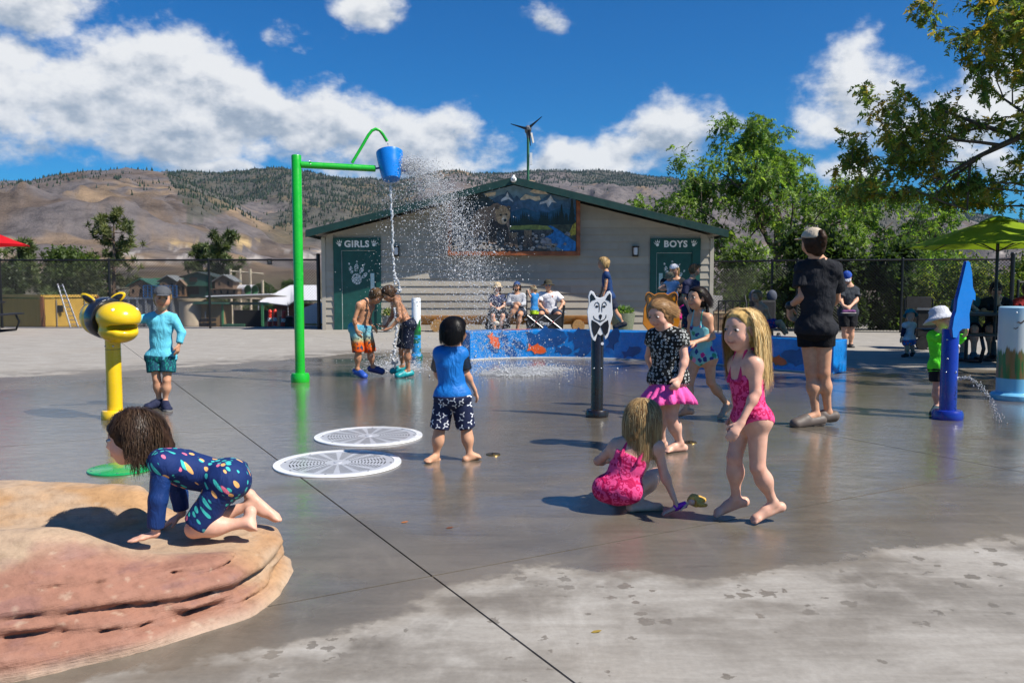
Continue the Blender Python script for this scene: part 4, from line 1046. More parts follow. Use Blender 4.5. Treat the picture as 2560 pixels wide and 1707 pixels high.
# shipping container, corrugated
c = P(105, 741, 36.0); zt = c.z; H = zt - YARDZ + .35; t = thing('shipping_container', 'weathered yellow shipping container with corrugated sides beside the ladder', 'container', (c.x, c.y, YARDZ - .35))
dS = Vector((-.83, .56, 0)); dE = Vector((.56, .83, 0)); L_ = 6.1; Wc = 2.44
def corr(o, d, nrm_, ln, h, pitch=.28, dep=.045):
    mb = MB(); n = int(ln / pitch); V = []; Fs = []
    prof = [(0, 0), (.25, 0), (.5, dep), (.75, dep)]
    pts = []
    for i in range(n):
        for (f, e) in prof: pts.append((i * pitch + f * pitch, e))
    pts.append((n * pitch, 0)); pts = [(a * ln / (n * pitch), e) for a, e in pts]
    for (a, e) in pts: p = o + d * a - nrm_ * e; V += [p, p + Vector((0, 0, h))]
    for i in range(len(pts) - 1): Fs.append((2 * i, 2 * i + 2, 2 * i + 3, 2 * i + 1))
    mb.add(V, Fs); return mb
corr(Vector((0, 0, .12)) + dS * .1, dS, Vector((-.56, -.83, 0)), L_ - .2, H - .24).build('corrugated_side', YEL, t)
m = MB(); o_ = dE * .1; 
m.add([Vector((0, 0, .1)) + dE * .1, Vector((0, 0, .1)) + dE * (Wc - .1), Vector((0, 0, H - .1)) + dE * (Wc - .1), Vector((0, 0, H - .1)) + dE * .1], [(0, 1, 2, 3)])
m.build('end_door', YEL, t)
m = MB()
for a in (Vector((0, 0, 0)), dE * Wc, dS * L_): m.bar(a, a + Vector((0, 0, H)), .12, .12)
m.build('corner_post', RUST, t)
m = MB(); m.bar(Vector((0, 0, H)), dS * L_ + Vector((0, 0, H)), .10, .12); m.bar(Vector((0, 0, H)), dE * Wc + Vector((0, 0, H)), .10, .12); m.build('top_rail', YEL, t)
m = MB(); m.add([Vector((0, 0, H - .02)), dE * Wc + Vector((0, 0, H - .02)), dE * Wc + dS * L_ + Vector((0, 0, H - .02)), dS * L_ + Vector((0, 0, H - .02))], [(0, 1, 2, 3)]); m.build('roof', YEL, t)
for k in (.6, 1.85):
    m = MB(); m.tube([dE * k + Vector((.03, -.05, .15)), dE * k + Vector((.03, -.05, H - .15))], .02, 6); m.build('lock_rod', GALV, t)
m = MB(); m.box(dE * .75 + Vector((.02, -.06, H - .55)), (.28, .1, .3)); m.build('lock_box', BLACKP, t)
# ladder
a0, a1 = P(144, 711, 35.6), P(156, 711, 35.6); b0, b1 = P(186, 850, 34.2), P(208, 850, 34.2)
t = thing('ladder', 'aluminium ladder leaning against the yellow container', 'ladder', (b0.x, b0.y, b0.z))
for a, b in ((a0, b0), (a1, b1)):
    m = MB(); m.bar(b, a, .035, .07); m.build('rail', GALV, t, world=True)
for i in range(13):
    f = (i + .6) / 13; m = MB(); m.tube([b0.lerp(a0, f), b1.lerp(a1, f)], .018, 6); m.build('rung', GALV, t, world=True)
# red roofed shelter and red truck
x0, x1 = yx(178, 40), yx(222, 40); t = thing('red_roofed_shelter', 'low shelter with red metal roof behind the ladder', 'shelter', ((x0 + x1) / 2, 41, YARDZ - .4)); zt = yz(750, 40) - YARDZ + .4
m = MB(); w = (x1 - x0) / 2 + .1
m.add([(-w, -1.2, zt - .62), (w, -1.2, zt - .62), (w, 1, zt), (-w, 1, zt)], [(0, 1, 2, 3)]); m.add([(-w, -1.2, zt - .66), (w, -1.2, zt - .66), (w, 1, zt - .04), (-w, 1, zt - .04)], [(3, 2, 1, 0)]); m.build('roof', REDR, t)
m = MB(); m.box((0, .2, (zt - .5) / 2), (2 * w - .2, 1.8, zt - .55)); m.build('wall', REDR, t)
m = MB(); m.box((0, -.73, zt - .9), (2 * w - .5, .05, .3)); m.build('window', DARKG, t)
for s in (-1, 1): m = MB(); m.tube([(s * (w - .1), -1.15, 0), (s * (w - .1), -1.15, zt - .62)], .04, 6); m.build('post', GALV, t)
# row of grey panels
t, w, h = yard_box('steel_bin', 'long grey ribbed steel bin under the small wooden castles', 'bin', 236, 432, 743, 38.5, 2.2, mat('grey_steel', (.20, .205, .21), .6, .3, var=.25))
for i in range(10): m = MB(); m.box((-w / 2 + w * (i + .1) / 9.2, -1.13, h / 2), (.09, .08, h)); m.build('rib', GALV, t)
m = MB(); m.box((0, -1.13, h - .05), (w, .1, .1)); m.build('top_rail', GALV, t)
PLATZ = yz(743, 38.5)
def gable_house(name, label, u0, u1, vbase, vtop, Y, wallm, roofm, storeys=1, win=True, eave=.12, rise=.3, dep=1.1):
    x0, x1 = yx(u0, Y), yx(u1, Y); zb = yz(vbase, Y); zt = yz(vtop, Y); w = x1 - x0; h = zt - zb; t = thing(name, label, 'model house', ((x0 + x1) / 2, Y, zb)); hw = h * (1 - rise)
    m = MB(); m.prism([(-w / 2, 0), (w / 2, 0), (w / 2, hw), (0, h - .03), (-w / 2, hw)], (0, dep / 2, 0), (1, 0, 0), (0, 0, 1), dep); m.build('wall', wallm, t)
    for s in (-1, 1):
        m = MB(); a = Vector((0, 0, h)); b = Vector((s * (w / 2 + eave), 0, hw - eave * .5)); n = Vector((0, 1, 0)); e = dep / 2 + .1
        V = [a - n * e, b - n * e, b + n * e, a + n * e]; V += [v + Vector((0, 0, .04)) for v in V]; m.add(V, [(0, 1, 2, 3), (7, 6, 5, 4), (0, 4, 5, 1), (1, 5, 6, 2), (2, 6, 7, 3), (3, 7, 4, 0)]); m.build('roof', roofm, t)
    if win:
        n = max(2, int(w / .28))
        for st in range(storeys):
            for i in range(n):
                m = MB(); m.box((-w / 2 + w * (i + .5) / n, -dep / 2 - .005, hw * (.35 + .8 * st) / storeys + .1), (.09, .02, .17)); m.build('window', mat('dark_opening', (.012, .010, .009), .9), t)
    return t
# platform things
gable_house('playhouse', 'brown playhouse with shingled green roof behind the blue cage', 342, 398, 742, 698, 39.2, OLDW, GRN, 1, True, .15, .35, 1.4)
t, w, h = yard_box('green_backdrop', 'plain mid green backdrop between the playhouse and the wooden castle', 'backdrop', 384, 476, 695, 40.6, .12, GRNL)
x0, x1 = yx(357, 38.3), yx(441, 38.3); zb, zt2 = yz(737, 38.3), yz(714, 38.3); t = thing('wire_cage', 'blue wire cage standing in front of the playhouse', 'cage', ((x0 + x1) / 2, 38.7, PLATZ)); w = x1 - x0; h = zt2 - PLATZ
m = MB()
for i in range(9): m.bar((-w / 2 + w * i / 8, -.3, 0), (-w / 2 + w * i / 8, -.3, h), .03)
for k in range(5): m.bar((-w / 2, -.3, h * k / 4), (w / 2, -.3, h * k / 4), .03)
for x in (-w / 2, w / 2):
    for z in (0, h): m.bar((x, -.3, z), (x, .3, z), .03)
    m.bar((x, .3, 0), (x, .3, h), .03)
m.build('bars', BLUEC, t)
gable_house('wooden_castle', 'brown wooden model castle with grey roof left of the green hut', 411, 452, 741, 690, 39.5, OLDW, mat('grey_shingle', (.16, .17, .17), .9, var=.3), 2, True, .1, .25, 1.0)
gable_house('wooden_castle', 'small brown wooden model chapel with arched windows in its gable', 450, 473, 741, 701, 38.9, mat('cedar', (.22, .12, .06), .85, var=.35), OLDW, 2, True, .06, .35, .8)
t = gable_house('hut', 'two storey dark green hut with a porch', 478, 546, 742, 682, 39.6, GRN, mat('dark_roof', (.03, .045, .04), .8), 1, False, .2, .12, 1.6); w = yx(546, 39.6) - yx(478, 39.6); h = yz(682, 39.6) - yz(742, 39.6)
m = MB(); m.box((-.25, -.83, h * .3), (w * .45, .06, h * .36)); m.box((-.2, -.83, h * .72), (.35, .06, .2)); m.build('opening', mat('dark_opening', (.012, .010, .009), .9), t); m = MB(); m.box((0, -.95, h * .47), (w, .3, .05)); m.build('porch_roof', GRN, t)
t = gable_house('wooden_castle', 'wide two tier brown wooden castle beside the culvert pipes', 540, 604, 741, 722, 39.2, OLDW, OLDW, 1, True, .05, .05, 1.1)
gable_house('wooden_castle', 'upper tier of a brown wooden castle with striped broken roof', 547, 591, 721, 688, 39.2, OLDW, mat('grey_shingle', (.16, .17, .17), .9, var=.3), 1, True, .12, .42, .9)
for i, (u, lab) in enumerate(((604, 'pale culvert pipe with green inside beside the wooden castle'), (622, 'pale culvert pipe with green inside next to the timber frame'))):
    c = P(u, 725, 39.5 + i * .5); t = thing('culvert_pipe', lab, 'pipe', c); R = Matrix.Rotation(math.radians(62), 3, 'Z') @ Matrix.Rotation(math.pi / 2, 3, 'X')
    m = MB(); m.lathe([(.24, -.4), (.24, .4)], (0, 0, 0), 16, R); m.f = m.f[:16]; m.mi = m.mi[:16]; m.build('shell', CANV, t, True); m = MB(); m.lathe([(.23, -.39), (.23, .39)], (0, 0, 0), 16, R); m.f = m.f[:16]; m.mi = m.mi[:16]; m.build('lining', GRNL, t, True)
t = thing('timber_frame', 'open frame of peeled timber poles behind the culvert pipes', 'frame', (yx(618, 43), 43, YARDZ)); w = yx(656, 43) - yx(578, 43); h = yz(672, 43) - YARDZ
for fx in (-.5, -.2, .12, .5): m = MB(); m.tube([(w * fx, 0, -.3), (w * fx * 1.02, 0, h * (.85 + .15 * (fx < .2)))], .07, 7); m.build('post', PINE, t, True)
for z in (.62, .97): m = MB(); m.tube([(-w * .55, 0, h * z), (w * .55, 0, h * z * .96)], .05, 7); m.build('beam', PINE, t, True)
# front row
t = thing('cable_reel', 'big pale wooden cable reel turned on its side behind the boy in light blue', 'cable reel', (yx(466, 33), 33.6, YARDZ - .4)); R_ = (yx(503, 33) - yx(433, 33)) / 2; h = yz(747, 33) - YARDZ + .4
m = MB(); m.lathe([(R_ * .9, 0), (R_ * .9, h - .1)], (0, 0, 0), 28); m.build('drum', CREAM, t, True)
for z in (.04, h - .05): m = MB(); m.lathe([(R_, -.05), (R_, .05)], (0, 0, z), 28); m.build('flange', PLY, t, True)
t, w, h = yard_box('cabinet', 'brown chipboard cabinet beside the cable reel', 'cabinet', 503, 554, 760, 33.2, 1.2, OSB)
m = MB(); m.box((0, 0, h + .03), (w + .5, 1.6, .06)); m.build('top', GRN, t); m = MB(); m.box((w / 2 + .03, -.6, h / 2), (.07, .07, h)); m.build('edge_post', GRNL, t); m = MB(); m.box((-w * .3, -.62, h - .55), (.03, .04, .5)); m.build('handle', GALV, t)
t = thing('pallet_stack', 'stack of black plastic pallets in front of the cabinet', 'pallets', (yx(516, 32.4), 32.5, YARDZ - .4)); w = yx(531, 32.4) - yx(502, 32.4); h = yz(794, 32.4) - YARDZ + .4
for i in range(12): m = MB(); m.box((0, 0, h * (i + .5) / 12), (w, .6, h / 12 * .62)); m.build('pallet', BLACKP, t)
t = thing('lean_to', 'open lean-to with pale sheet roof and green posts over scrap wood', 'shelter', (yx(612, 34), 34.5, YARDZ - .4)); h = yz(741, 34) - YARDZ + .4; x0, x1 = yx(530, 34) - yx(612, 34), yx(690, 34) - yx(612, 34)
m = MB(); m.box(((x0 + x1) / 2, 0, h), (x1 - x0, 2.4, .05), R=Matrix.Rotation(-.035, 3, 'Y') @ Matrix.Rotation(-.05, 3, 'X')); m.build('roof', CANV, t)
for x in (yx(555, 34) - yx(612, 34), yx(665, 34) - yx(612, 34)): m = MB(); m.box((x, -1.0, h / 2 - .1), (.09, .09, h - .25)); m.build('post', GRNL, t)
m = MB(); m.box(((x0 + x1) / 2, -1.0, h - .28), (x1 - x0 - .3, .07, .1)); m.build('beam', GRN, t); m = MB(); m.box((.1, .9, h * .45), (x1 - x0 - .6, .06, h * .7)); m.build('back_panel', mat('dark_tarp', (.03, .035, .04), .8), t)
rr = random.Random(8)
t = thing('scrap_wood_pile', 'tangle of pale driftwood and branches under the lean-to', 'wood pile', (yx(628, 33.6), 33.6, YARDZ - .4))
for i in range(16):
    a = Vector((rr.uniform(-1, .6), rr.uniform(-.3, .4), rr.uniform(.5, 1.75))); b = a + Vector((rr.uniform(.6, 1.5), rr.uniform(-.2, .2), rr.uniform(-.3, .45))); m = MB(); m.tube([a, a.lerp(b, .5) + Vector((0, 0, .07)), b], [.05, .06, .03], 6); m.build('branch', PINE, t, True)
m = MB(); m.box((-.6, .2, .45), (1.5, .8, .9)); m.box((.5, .2, .3), (1.0, .8, .6)); m.build('base_heap', mat('dark_heap', (.05, .045, .04), .9, var=.5), t)
t, w, h = yard_box('green_board', 'low green board leaning in front of the lean-to', 'board', 556, 610, 810, 32.2, .08, GRNL)
m = MB(); m.box((0, -.06, h - .05), (w, .05, .08)); m.build('batten', GRN, t)
t = thing('party_tent', 'white peaked party tent over a brown shed', 'tent', (yx(725, 42), 43.5, YARDZ)); w = (yx(803, 42) - yx(648, 42)) / 2; he = yz(750, 42) - YARDZ; hr = yz(713, 42) - YARDZ; hl = yz(736, 42) - YARDZ
m = MB(); V = [(-w, -1.6, he - .08), (-w * .45, 1.2, hr), (w * .45, 1.2, hr), (w * 1.02, -1.6, he), (-w * .05, -1.7, he - .25), (w * .2, -1.7, he)]; m.add(V, [(0, 4, 1), (4, 5, 2, 1), (5, 3, 2)]); m.add([(v[0], v[1] + .03, v[2] - .05) for v in V], [(1, 4, 0), (1, 2, 5, 4), (2, 3, 5)]); m.build('canopy', CANV, t)
for x in (-w, -w * .05, w * .2, w): m = MB(); m.tube([(x, -1.6, -.3), (x, -1.6, he - .1)], .03, 6); m.build('pole', GALV, t)
m = MB(); m.box((.2, .6, he * .45), (w * 1.7, 1.6, he * .9)); m.build('shed_wall', mat('brown_shed', (.10, .045, .028), .8, var=.35), t)
RC = mat('safety_orange', (.75, .045, .02), .45, var=.06)
for i, (u, top, lean) in enumerate(((672, 774, .05), (687, 773, .02), (701, 776, .12))):
    Yc = 24.6; b = P(u, 836, Yc); zt = P(u, top, Yc).z; hh = zt - b.z + .35; t = thing('delineator_post', ('orange and white delineator post standing farthest from the tent', 'orange and white delineator post with yellow cord in the middle of three', 'orange and white delineator post leaning towards the green pole')[i], 'traffic post', (b.x, Yc, b.z - .35), group='orange delineator posts')
    T = lambda f: Vector((lean * hh * f, 0, hh * f))
    m = MB(); m.tube([T(0), T(.03), T(.05), T(.9)], [.17, .17, .085, .055], 12); m.build('post', RC, t, True)
    for f in (.45, .68): m = MB(); m.tube([T(f), T(f + .1)], .078 - .02 * f, 12); m.build('reflective_band', WHITE, t, True)
    m = MB(); m.tube([T(.9), T(.93), T(.97), T(1)], [.03, .06, .05, .03], 10); m.build('handle', RC, t, True)
c = P(716, 806, 25.2); t = thing('black_drum', 'black plastic drum beside the delineator posts', 'drum', (c.x, 25.2, YARDZ)); hh = P(716, 791, 25.2).z - YARDZ
m = MB(); m.lathe([(.2, 0), (.22, .1), (.22, hh - .1), (.2, hh)], (0, 0, 0), 18); m.build('barrel', BLACKP, t, True); m = MB()
for z in (hh * .33, hh * .66, hh - .03): m.lathe([(.225, -.02), (.235, 0), (.225, .02)], (0, 0, z), 18)
m.build('hoop', BLACKM, t, True)
# boat by the washroom corner
t = thing('boat', 'white boat hull with yellow stripe parked next to the washroom corner', 'boat', (yx(770, 27), 27.5, YARDZ)); w0 = yx(752, 27) - yx(770, 27); w1 = 1.8; hb = yz(757, 27) - YARDZ
m = MB(); V = []
for (x, hw, zt) in ((w0, .15, hb * .93), (w0 + .5, .5, hb), (w0 + 1.2, .7, hb), (w1, .75, hb)):
    V += [(x, -hw, zt), (x + .05, -hw * .85, hb * .55), (x + .15, -hw * .3, hb * .18), (x + .15, hw * .3, hb * .18), (x + .05, hw * .85, hb * .55), (x, hw, zt)]
Fs = []
for i in range(3):
    for j in range(5): a = i * 6 + j; Fs.append((a, a + 6, a + 7, a + 1)[::-1])
Fs += [tuple(range(6)), tuple(range(18, 24))[::-1], (0, 6, 12, 18, 23, 17, 11, 5)[::-1]]; m.add(V, Fs); m.build('hull', CANV, t)
m = MB(); m.bar((w0 + .1, -.43, hb * .72), (w1, -.76, hb * .72), .03, .05); m.build('stripe', YEL, t); m = MB(); m.box((w0 + 1.6, 0, hb + .12), (1.1, 1.0, .25)); m.build('cabin', WHITE, t)
m = MB(); m.box((.6, 0, .15), (1.2, 1.0, .3)); m.build('trailer', BLACKM, t)
# behind the right corner of the washroom
t = thing('service_shed', 'grey panelled shed with green awning right of the washroom corner', 'shed', (P(1830, 800, 24.5).x, 25.2, -.7)); w = P(1808, 800, 24.5).x - P(1778, 800, 24.5).x; xl = P(1795, 800, 24.5).x - P(1830, 800, 24.5).x; h = P(1800, 740, 24.5).z + .7
m = MB(); m.box((xl, 0, h / 2), (w, 1.0, h)); m.build('panel', mat('grey_panel', (.40, .40, .41), .5, var=.08), t)
m = MB(); m.add([(xl + w / 2, -.6, h - .12), (xl + w / 2 + .75, -.6, h - .42), (xl + w / 2 + .75, .9, h - .3), (xl + w / 2, .9, h + .02)], [(0, 1, 2, 3)]); m.add([(xl + w / 2, -.6, h - .15), (xl + w / 2 + .75, -.6, h - .45), (xl + w / 2 + .75, .9, h - .33), (xl + w / 2, .9, h - .01)], [(3, 2, 1, 0)]); m.build('awning', GRN, t)
m = MB(); m.box((xl + w / 2 + .3, .3, h * .3), (.9, .6, h * .6)); m.build('base', OLDW, t)
c0 = P(1795, 829, 20.8); c1 = P(1872, 829, 20.6); t = thing('metal_gate', 'low black metal gate in front of the reed screen', 'gate', (c0.x, 20.8, 0)); w = c1.x - c0.x
for k in range(5): m = MB(); m.bar((w * k / 4, 0, 0), (w * k / 4, 0, .78), .03); m.build('upright', BLACKM, t)
for z in (.35, .78): m = MB(); m.bar((0, 0, z), (w, 0, z), .035); m.build('rail', BLACKM, t)
c0 = P(1784, 830, 21.6); c1 = P(1836, 830, 21.6); t = thing('reed_screen', 'brown reed screen fence at the corner of the washroom', 'fence', (c0.x, 21.6, 0)); w = c1.x - c0.x
for k in range(16): m = MB(); m.tube([(w * k / 15, 0, 0), (w * k / 15, 0, .5 + .02 * (k % 3))], .02, 6); m.build('reed', OLDW, t)
m = MB(); m.bar((0, -.02, .47), (w, -.02, .47), .02, .05); m.build('rail', PLY, t)
# ================================================================== splash pad equipment
def paintm(nm, c, r=.28, var=.07): return mat(nm, c, r, var=var, scale=5, coat=.35, bump=.02, bscale=25)
YELP = paintm('yellow_gloss', (.80, .52, .008)); GRNP = paintm('green_gloss', (.012, .42, .022)); BLKP = paintm('black_gloss', (.012, .013, .02)); BRNP = paintm('brown_gloss', (.014, .010, .0095)); BLUP = paintm('royal_gloss', (.010, .03, .30)); CYAP = paintm('azure_gloss', (.010, .20, .66)); WHTP = paintm('white_gloss', (.80, .80, .80))
CHROME = mat('bolt_steel', (.6, .6, .6), .25, 1.0)
def post(root, r, h, fr, fh, pm, bolts=(), cap=True, z0=.0):
    m = MB(); m.lathe([(fr * .98, z0), (fr, z0 + .01), (fr, z0 + fh * .7), (fr * .9, z0 + fh), (r * 1.02, z0 + fh + .006)], (0, 0, 0), 32); m.build('flange', pm, root, True)
    m = MB(); pr = [(r, z0 + fh), (r, h - .012), (r * .9, h), (.001, h + .004)] if cap else [(r, z0 + fh), (r, h)]; m.lathe(pr, (0, 0, 0), 28); o = m.build('post', pm, root, True)
    for (a, z) in bolts:
        m = MB(); d = Vector((math.cos(a), math.sin(a), 0)); m.ball(d * r + Vector((0, 0, z)), .009, 8, 6); m.build('bolt', CHROME, root, True)
    return o
# --------------------------------------------------------------- bee
c = G(273, 1051); c.y += .115; zb = P(278, 800, c.y).z; k = c.y / 7.42
t = thing('bee_sprayer', 'yellow and black bee head sprayer on a round yellow post', 'sprayer', (c.x, c.y, 0))
post(t, .066, zb - .08, .118, .075, YELP, [(-2.3, .66), (-1.1, .66)], False)
m = MB(); m.lathe([(.0668, .628), (.0668, .632)], (0, 0, 0), 28); m.build('collar_seam', BLKP, t)
fw = nrm((.80, -.60, -.06)); sd_ = nrm(np.cross((0, 0, 1), fw)); upv = np.cross(fw, sd_); R3 = np.array([fw, sd_, upv]); C0 = np.array([c.x - .02, c.y, zb])
def BL(a, b, e): return C0 + 1.1 * (fw * a + sd_ * b + upv * e)
sd = Sdf(); sd.ell(BL(-.14, 0, .005), R3, (.205, .172, .168), .04); sd.ell(BL(.14, 0, .035), R3, (.203, .182, .137), .03); sd.ell(BL(.135, 0, -.075), R3, (.182, .16, .11), .03)
sd.ell(BL(.34, 0, -.040), R3, (.21, .22, .034), .015, '-')
sd.cone(BL(.235, -.07, -.083), BL(.235, .07, -.083), .030, .030, .03)
def beecol(V):
    a = (V - C0) @ fw; e = (V - C0) @ upv; k_ = np.ones((len(V), 3)); return k_
sdf_obj('body', sd, .007, YELP, t, 2)
sd = Sdf(); sd.ell(BL(-.045, 0, .012), R3, (.25, .187, .188), .01); pl = [(BL(.02, 0, 0), fw), (BL(-.10, 0, 0), -fw)]
sdf_obj('black_band', sd, .007, BLKP, t, 1, cuts=pl)
for s in (-1, 1):
    ax = nrm((-.84, .0, .54) if s < 0 else (.84, .1, .52)); cw = np.array(P(222, 748, c.y + .0) if s < 0 else P(293, 745, c.y + .08)); nn = nrm(np.cross(ax, np.cross(ax, np.array([-.1, -.9, -.2])))); sx = np.cross(ax, nn); RW = np.array([ax, sx, nn])
    sd = Sdf(); sd.ell(cw, RW, (.085, .042, .012), .01); sdf_obj('wing', sd, .005, YELP, t, 1)
    s2 = 1 if nn[1] < 0 else -1
    sd = Sdf(); sd.ell(cw + nn * .0105 * s2 - ax * .004, RW, (.068, .029, .006), .01); sdf_obj('wing_inlay', sd, .004, BLKP, t, 1)
for s in (-1, 1):
    m = MB(); m.ball(Vector(BL(.235, s * .095, .098)), (.02, .02, .02), 10, 8); m.build('eye', WHTP, t, True, world=True)
# --------------------------------------------------------------- dumping bucket on green post
c = G(745, 957); c.y += .11; t = thing('bucket_post', 'bright green post with an arm carrying the dumping blue bucket', 'water feature', (c.x, c.y, 0)); zt = P(745, 388, c.y).z
post(t, .060, zt, .115, .11, GRNP)
za = P(757, 412, c.y).z; Ya = c.y + .32; ae = P(938, 422, Ya); a_l = Vector((.05, .01, za)); b_l = Vector((ae.x - c.x, ae.y - c.y, P(938, 422, Ya).z))
m = MB(); m.tube([a_l, b_l], .041, 20); m.build('arm', GRNP, t, True)
hp = [P(u, v, c.y + .32 * (u - 745) / 200) - Vector((c.x, c.y, 0)) for u, v in ((880, 408), (905, 366), (921, 338), (930, 327), (939, 323), (949, 326), (957, 336), (968, 354))]
m = MB(); m.tube(hp, .019, 14); m.build('spout_pipe', GRNP, t, True)
m = MB(); 
for (dx, dz) in ((.12, .042), (.13, .0)): m.ball(a_l + Vector((dx, -.042 if dz == 0 else 0, dz)), .009, 8, 6)
m.build('bolt', CHROME, t, True)
bc = P(976, 416, Ya + .02) - Vector((c.x, c.y, 0)); Rb = Matrix.Rotation(math.radians(-6), 3, 'Y') @ Matrix.Rotation(math.radians(-20), 3, 'X')
m = MB(); m.lathe([(.001, -.205), (.07, -.205), (.105, -.185), (.125, -.12), (.15, .02), (.168, .15), (.170, .185), (.162, .188), (.140, .02), (.10, -.17), (.001, -.18)], bc, 36, Rb); m.build('bucket', CYAP, t, True)
m = MB(); m.tube([b_l, bc + Vector((-.13, 0, -.02))], .013, 10); m.tube([bc + Vector((.12, 0, -.05)), bc + Vector((.2, .0, -.06))], .012, 10); m.build('axle', BLUP, t, True)
BUCK = bc + Vector((c.x, c.y, 0))
# --------------------------------------------------------------- signs cut from board: wolf, bear
def board(root, name, poly, px0, Y, th, pm, cy=(0, -1, 0)):
    pass
def sign_face(root, O, X, Yv, sc, outline, rimm, layers, th=.03):
    m = MB(); m.prism([(x * sc, y * sc) for x, y in outline], O - Vector(X).cross(Vector(Yv)) * th, X, Yv, th); b = m.build('board', rimm, root, bevel=.004)
    for i, (nm, polys, mt) in enumerate(layers):
        m = MB()
        for pl in polys: m.prism([(x * sc, y * sc) for x, y in pl], O + Vector(X).cross(Vector(Yv)) * (.0005 + .0006 * i), X, Yv, .002)
        m.build(nm, mt, root)
def thick_line(pts, w):
    L, R = [], []
    for i, p in enumerate(pts):
        a = Vector(pts[max(0, i - 1)]); b = Vector(pts[min(len(pts) - 1, i + 1)]); d = (b - a).normalized(); n = Vector((-d.y, d.x)) * w / 2
        if 0 < i < len(pts) - 1: n *= 1
        else: n *= .5
        L.append((p[0] + n.x, p[1] + n.y)); R.append((p[0] - n.x, p[1] - n.y))
    return L + R[::-1]
def ellp(cx, cy, rx, ry, rot=0, n=14): return [(cx + rx * math.cos(a) * math.cos(rot) - ry * math.sin(a) * math.sin(rot), cy + rx * math.cos(a) * math.sin(rot) + ry * math.sin(a) * math.cos(rot)) for a in [2 * math.pi * i / n for i in range(n)]]
c = G(1495, 1045); c.y += .10; t = thing('wolf_sign', 'white wolf face board with black markings on a dark brown post', 'sign', (c.x, c.y, 0))
post(t, .057, P(1505, 828, c.y).z, .107, .065, BRNP, [(-2.2, .45), (-1.0, .45), (-2.3, .75), (-.6, .75)]); zW = P(1503, 790, c.y).z
m = MB(); m.lathe([(.001, .004), (.014, .004), (.014, 0)], (.04, -.047, P(1511, 858, c.y).z), 12, Matrix.Rotation(math.pi / 2, 3, 'X')); m.build('badge', WHTP, t)
# traced in the wolf board: x right, y up, unit = 100 zoom px
wx = lambda x, y: ((x - 822) / 100., (340 - y) / 100.)
wol = [wx(*p) for p in [(735, 105), (760, 120), (780, 160), (815, 172), (850, 160), (880, 115), (905, 108), (922, 135), (928, 230), (935, 330), (915, 400), (910, 470), (890, 530), (868, 555), (850, 500), (822, 520), (795, 500), (775, 570), (755, 560), (735, 520), (718, 440), (705, 350), (698, 300), (715, 230), (708, 160), (720, 115)]]
wl = [('marking', [[wx(*p) for p in [(728, 215), (724, 150), (738, 130), (762, 155), (778, 185), (745, 195)]], [wx(*p) for p in [(868, 185), (885, 150), (905, 130), (916, 150), (914, 215), (900, 200)]], ellp(*wx(788, 250), .14, .10), ellp(*wx(855, 250), .14, .10), ellp(*wx(822, 335), .15, .13), [wx(*p) for p in [(808, 345), (836, 345), (822, 375)]],
                   thick_line([wx(*p) for p in [(765, 245), (775, 218), (792, 210), (808, 225), (812, 260), (810, 300)]], .07), thick_line([wx(*p) for p in [(878, 240), (870, 215), (855, 208), (840, 222), (834, 260), (836, 300)]], .07), thick_line([wx(*p) for p in [(758, 335), (765, 360), (790, 375), (820, 385), (855, 372), (872, 350), (874, 325)]], .08), thick_line([wx(*p) for p in [(800, 380), (822, 392), (845, 378)]], .06),
                   [wx(*p) for p in [(742, 372), (790, 400), (822, 430), (790, 500), (765, 530), (745, 470), (738, 410)]], [wx(*p) for p in [(822, 430), (850, 400), (892, 372), (900, 430), (890, 490), (868, 520), (850, 500)]]], BLKP)]
sign_face(t, Vector((.02, -.062, zW)), (1, 0, 0), (0, 0, 1), 100 * .2723 / ppm(c.y - .06), wol, WHTP, wl)
# bear
cb = Vector((P(1650, 780, 8.1).x, 8.1, 0)); t = thing('bear_sign', 'orange and brown bear face board on a brown post behind the girls', 'sign', cb)
post(t, .057, .78, .107, .065, BRNP, [(-2.2, .45), (-1.0, .45)]); zB = P(1650, 770, 8.1).z
bq = lambda x, y: ((x - 355) / 100., (850 - y) / 100.)
bo = [bq(*p) for p in [(60, 610), (85, 565), (130, 552), (180, 575), (230, 605), (300, 570), (420, 572), (480, 605), (550, 560), (600, 550), (645, 580), (660, 650), (645, 740), (660, 800), (690, 900), (700, 1100), (660, 1230), (560, 1330), (420, 1370), (280, 1370), (220, 1345), (110, 1250), (20, 1140), (30, 1000), (40, 850), (80, 760), (55, 690)]]
bl = [('brown_mask', [[bq(*p) for p in [(75, 620), (100, 575), (140, 565), (190, 595), (240, 620), (300, 585), (420, 587), (480, 620), (550, 575), (600, 565), (635, 590), (648, 650), (625, 740), (630, 850), (600, 1000), (480, 1040), (355, 1000), (240, 1040), (120, 1000), (95, 850), (110, 760), (70, 690)]]], mat('bear_brown', (.13, .062, .012), .3, coat=.4)),
      ('ear_inlay', [[bq(*p) for p in [(120, 650), (170, 660), (165, 700), (135, 735)]], [bq(*p) for p in [(560, 660), (605, 640), (605, 720), (575, 700)]]], mat('bear_orange', (.55, .19, .004), .3, coat=.4)),
      ('outline', [thick_line([bq(*p) for p in [(90, 745), (75, 690), (75, 630), (105, 590), (145, 590), (180, 640)]], .18), thick_line([bq(*p) for p in [(545, 650), (570, 600), (615, 595), (640, 640), (635, 700), (610, 745)]], .18), thick_line([bq(*p) for p in [(105, 745), (92, 850), (110, 1000), (180, 1100)]], .12), thick_line([bq(*p) for p in [(600, 745), (628, 850), (600, 1000), (540, 1100)]], .12), ellp(*bq(250, 900), .35, .35), ellp(*bq(460, 900), .35, .35), ellp(*bq(355, 1080), .7, .5)], BLKP)]
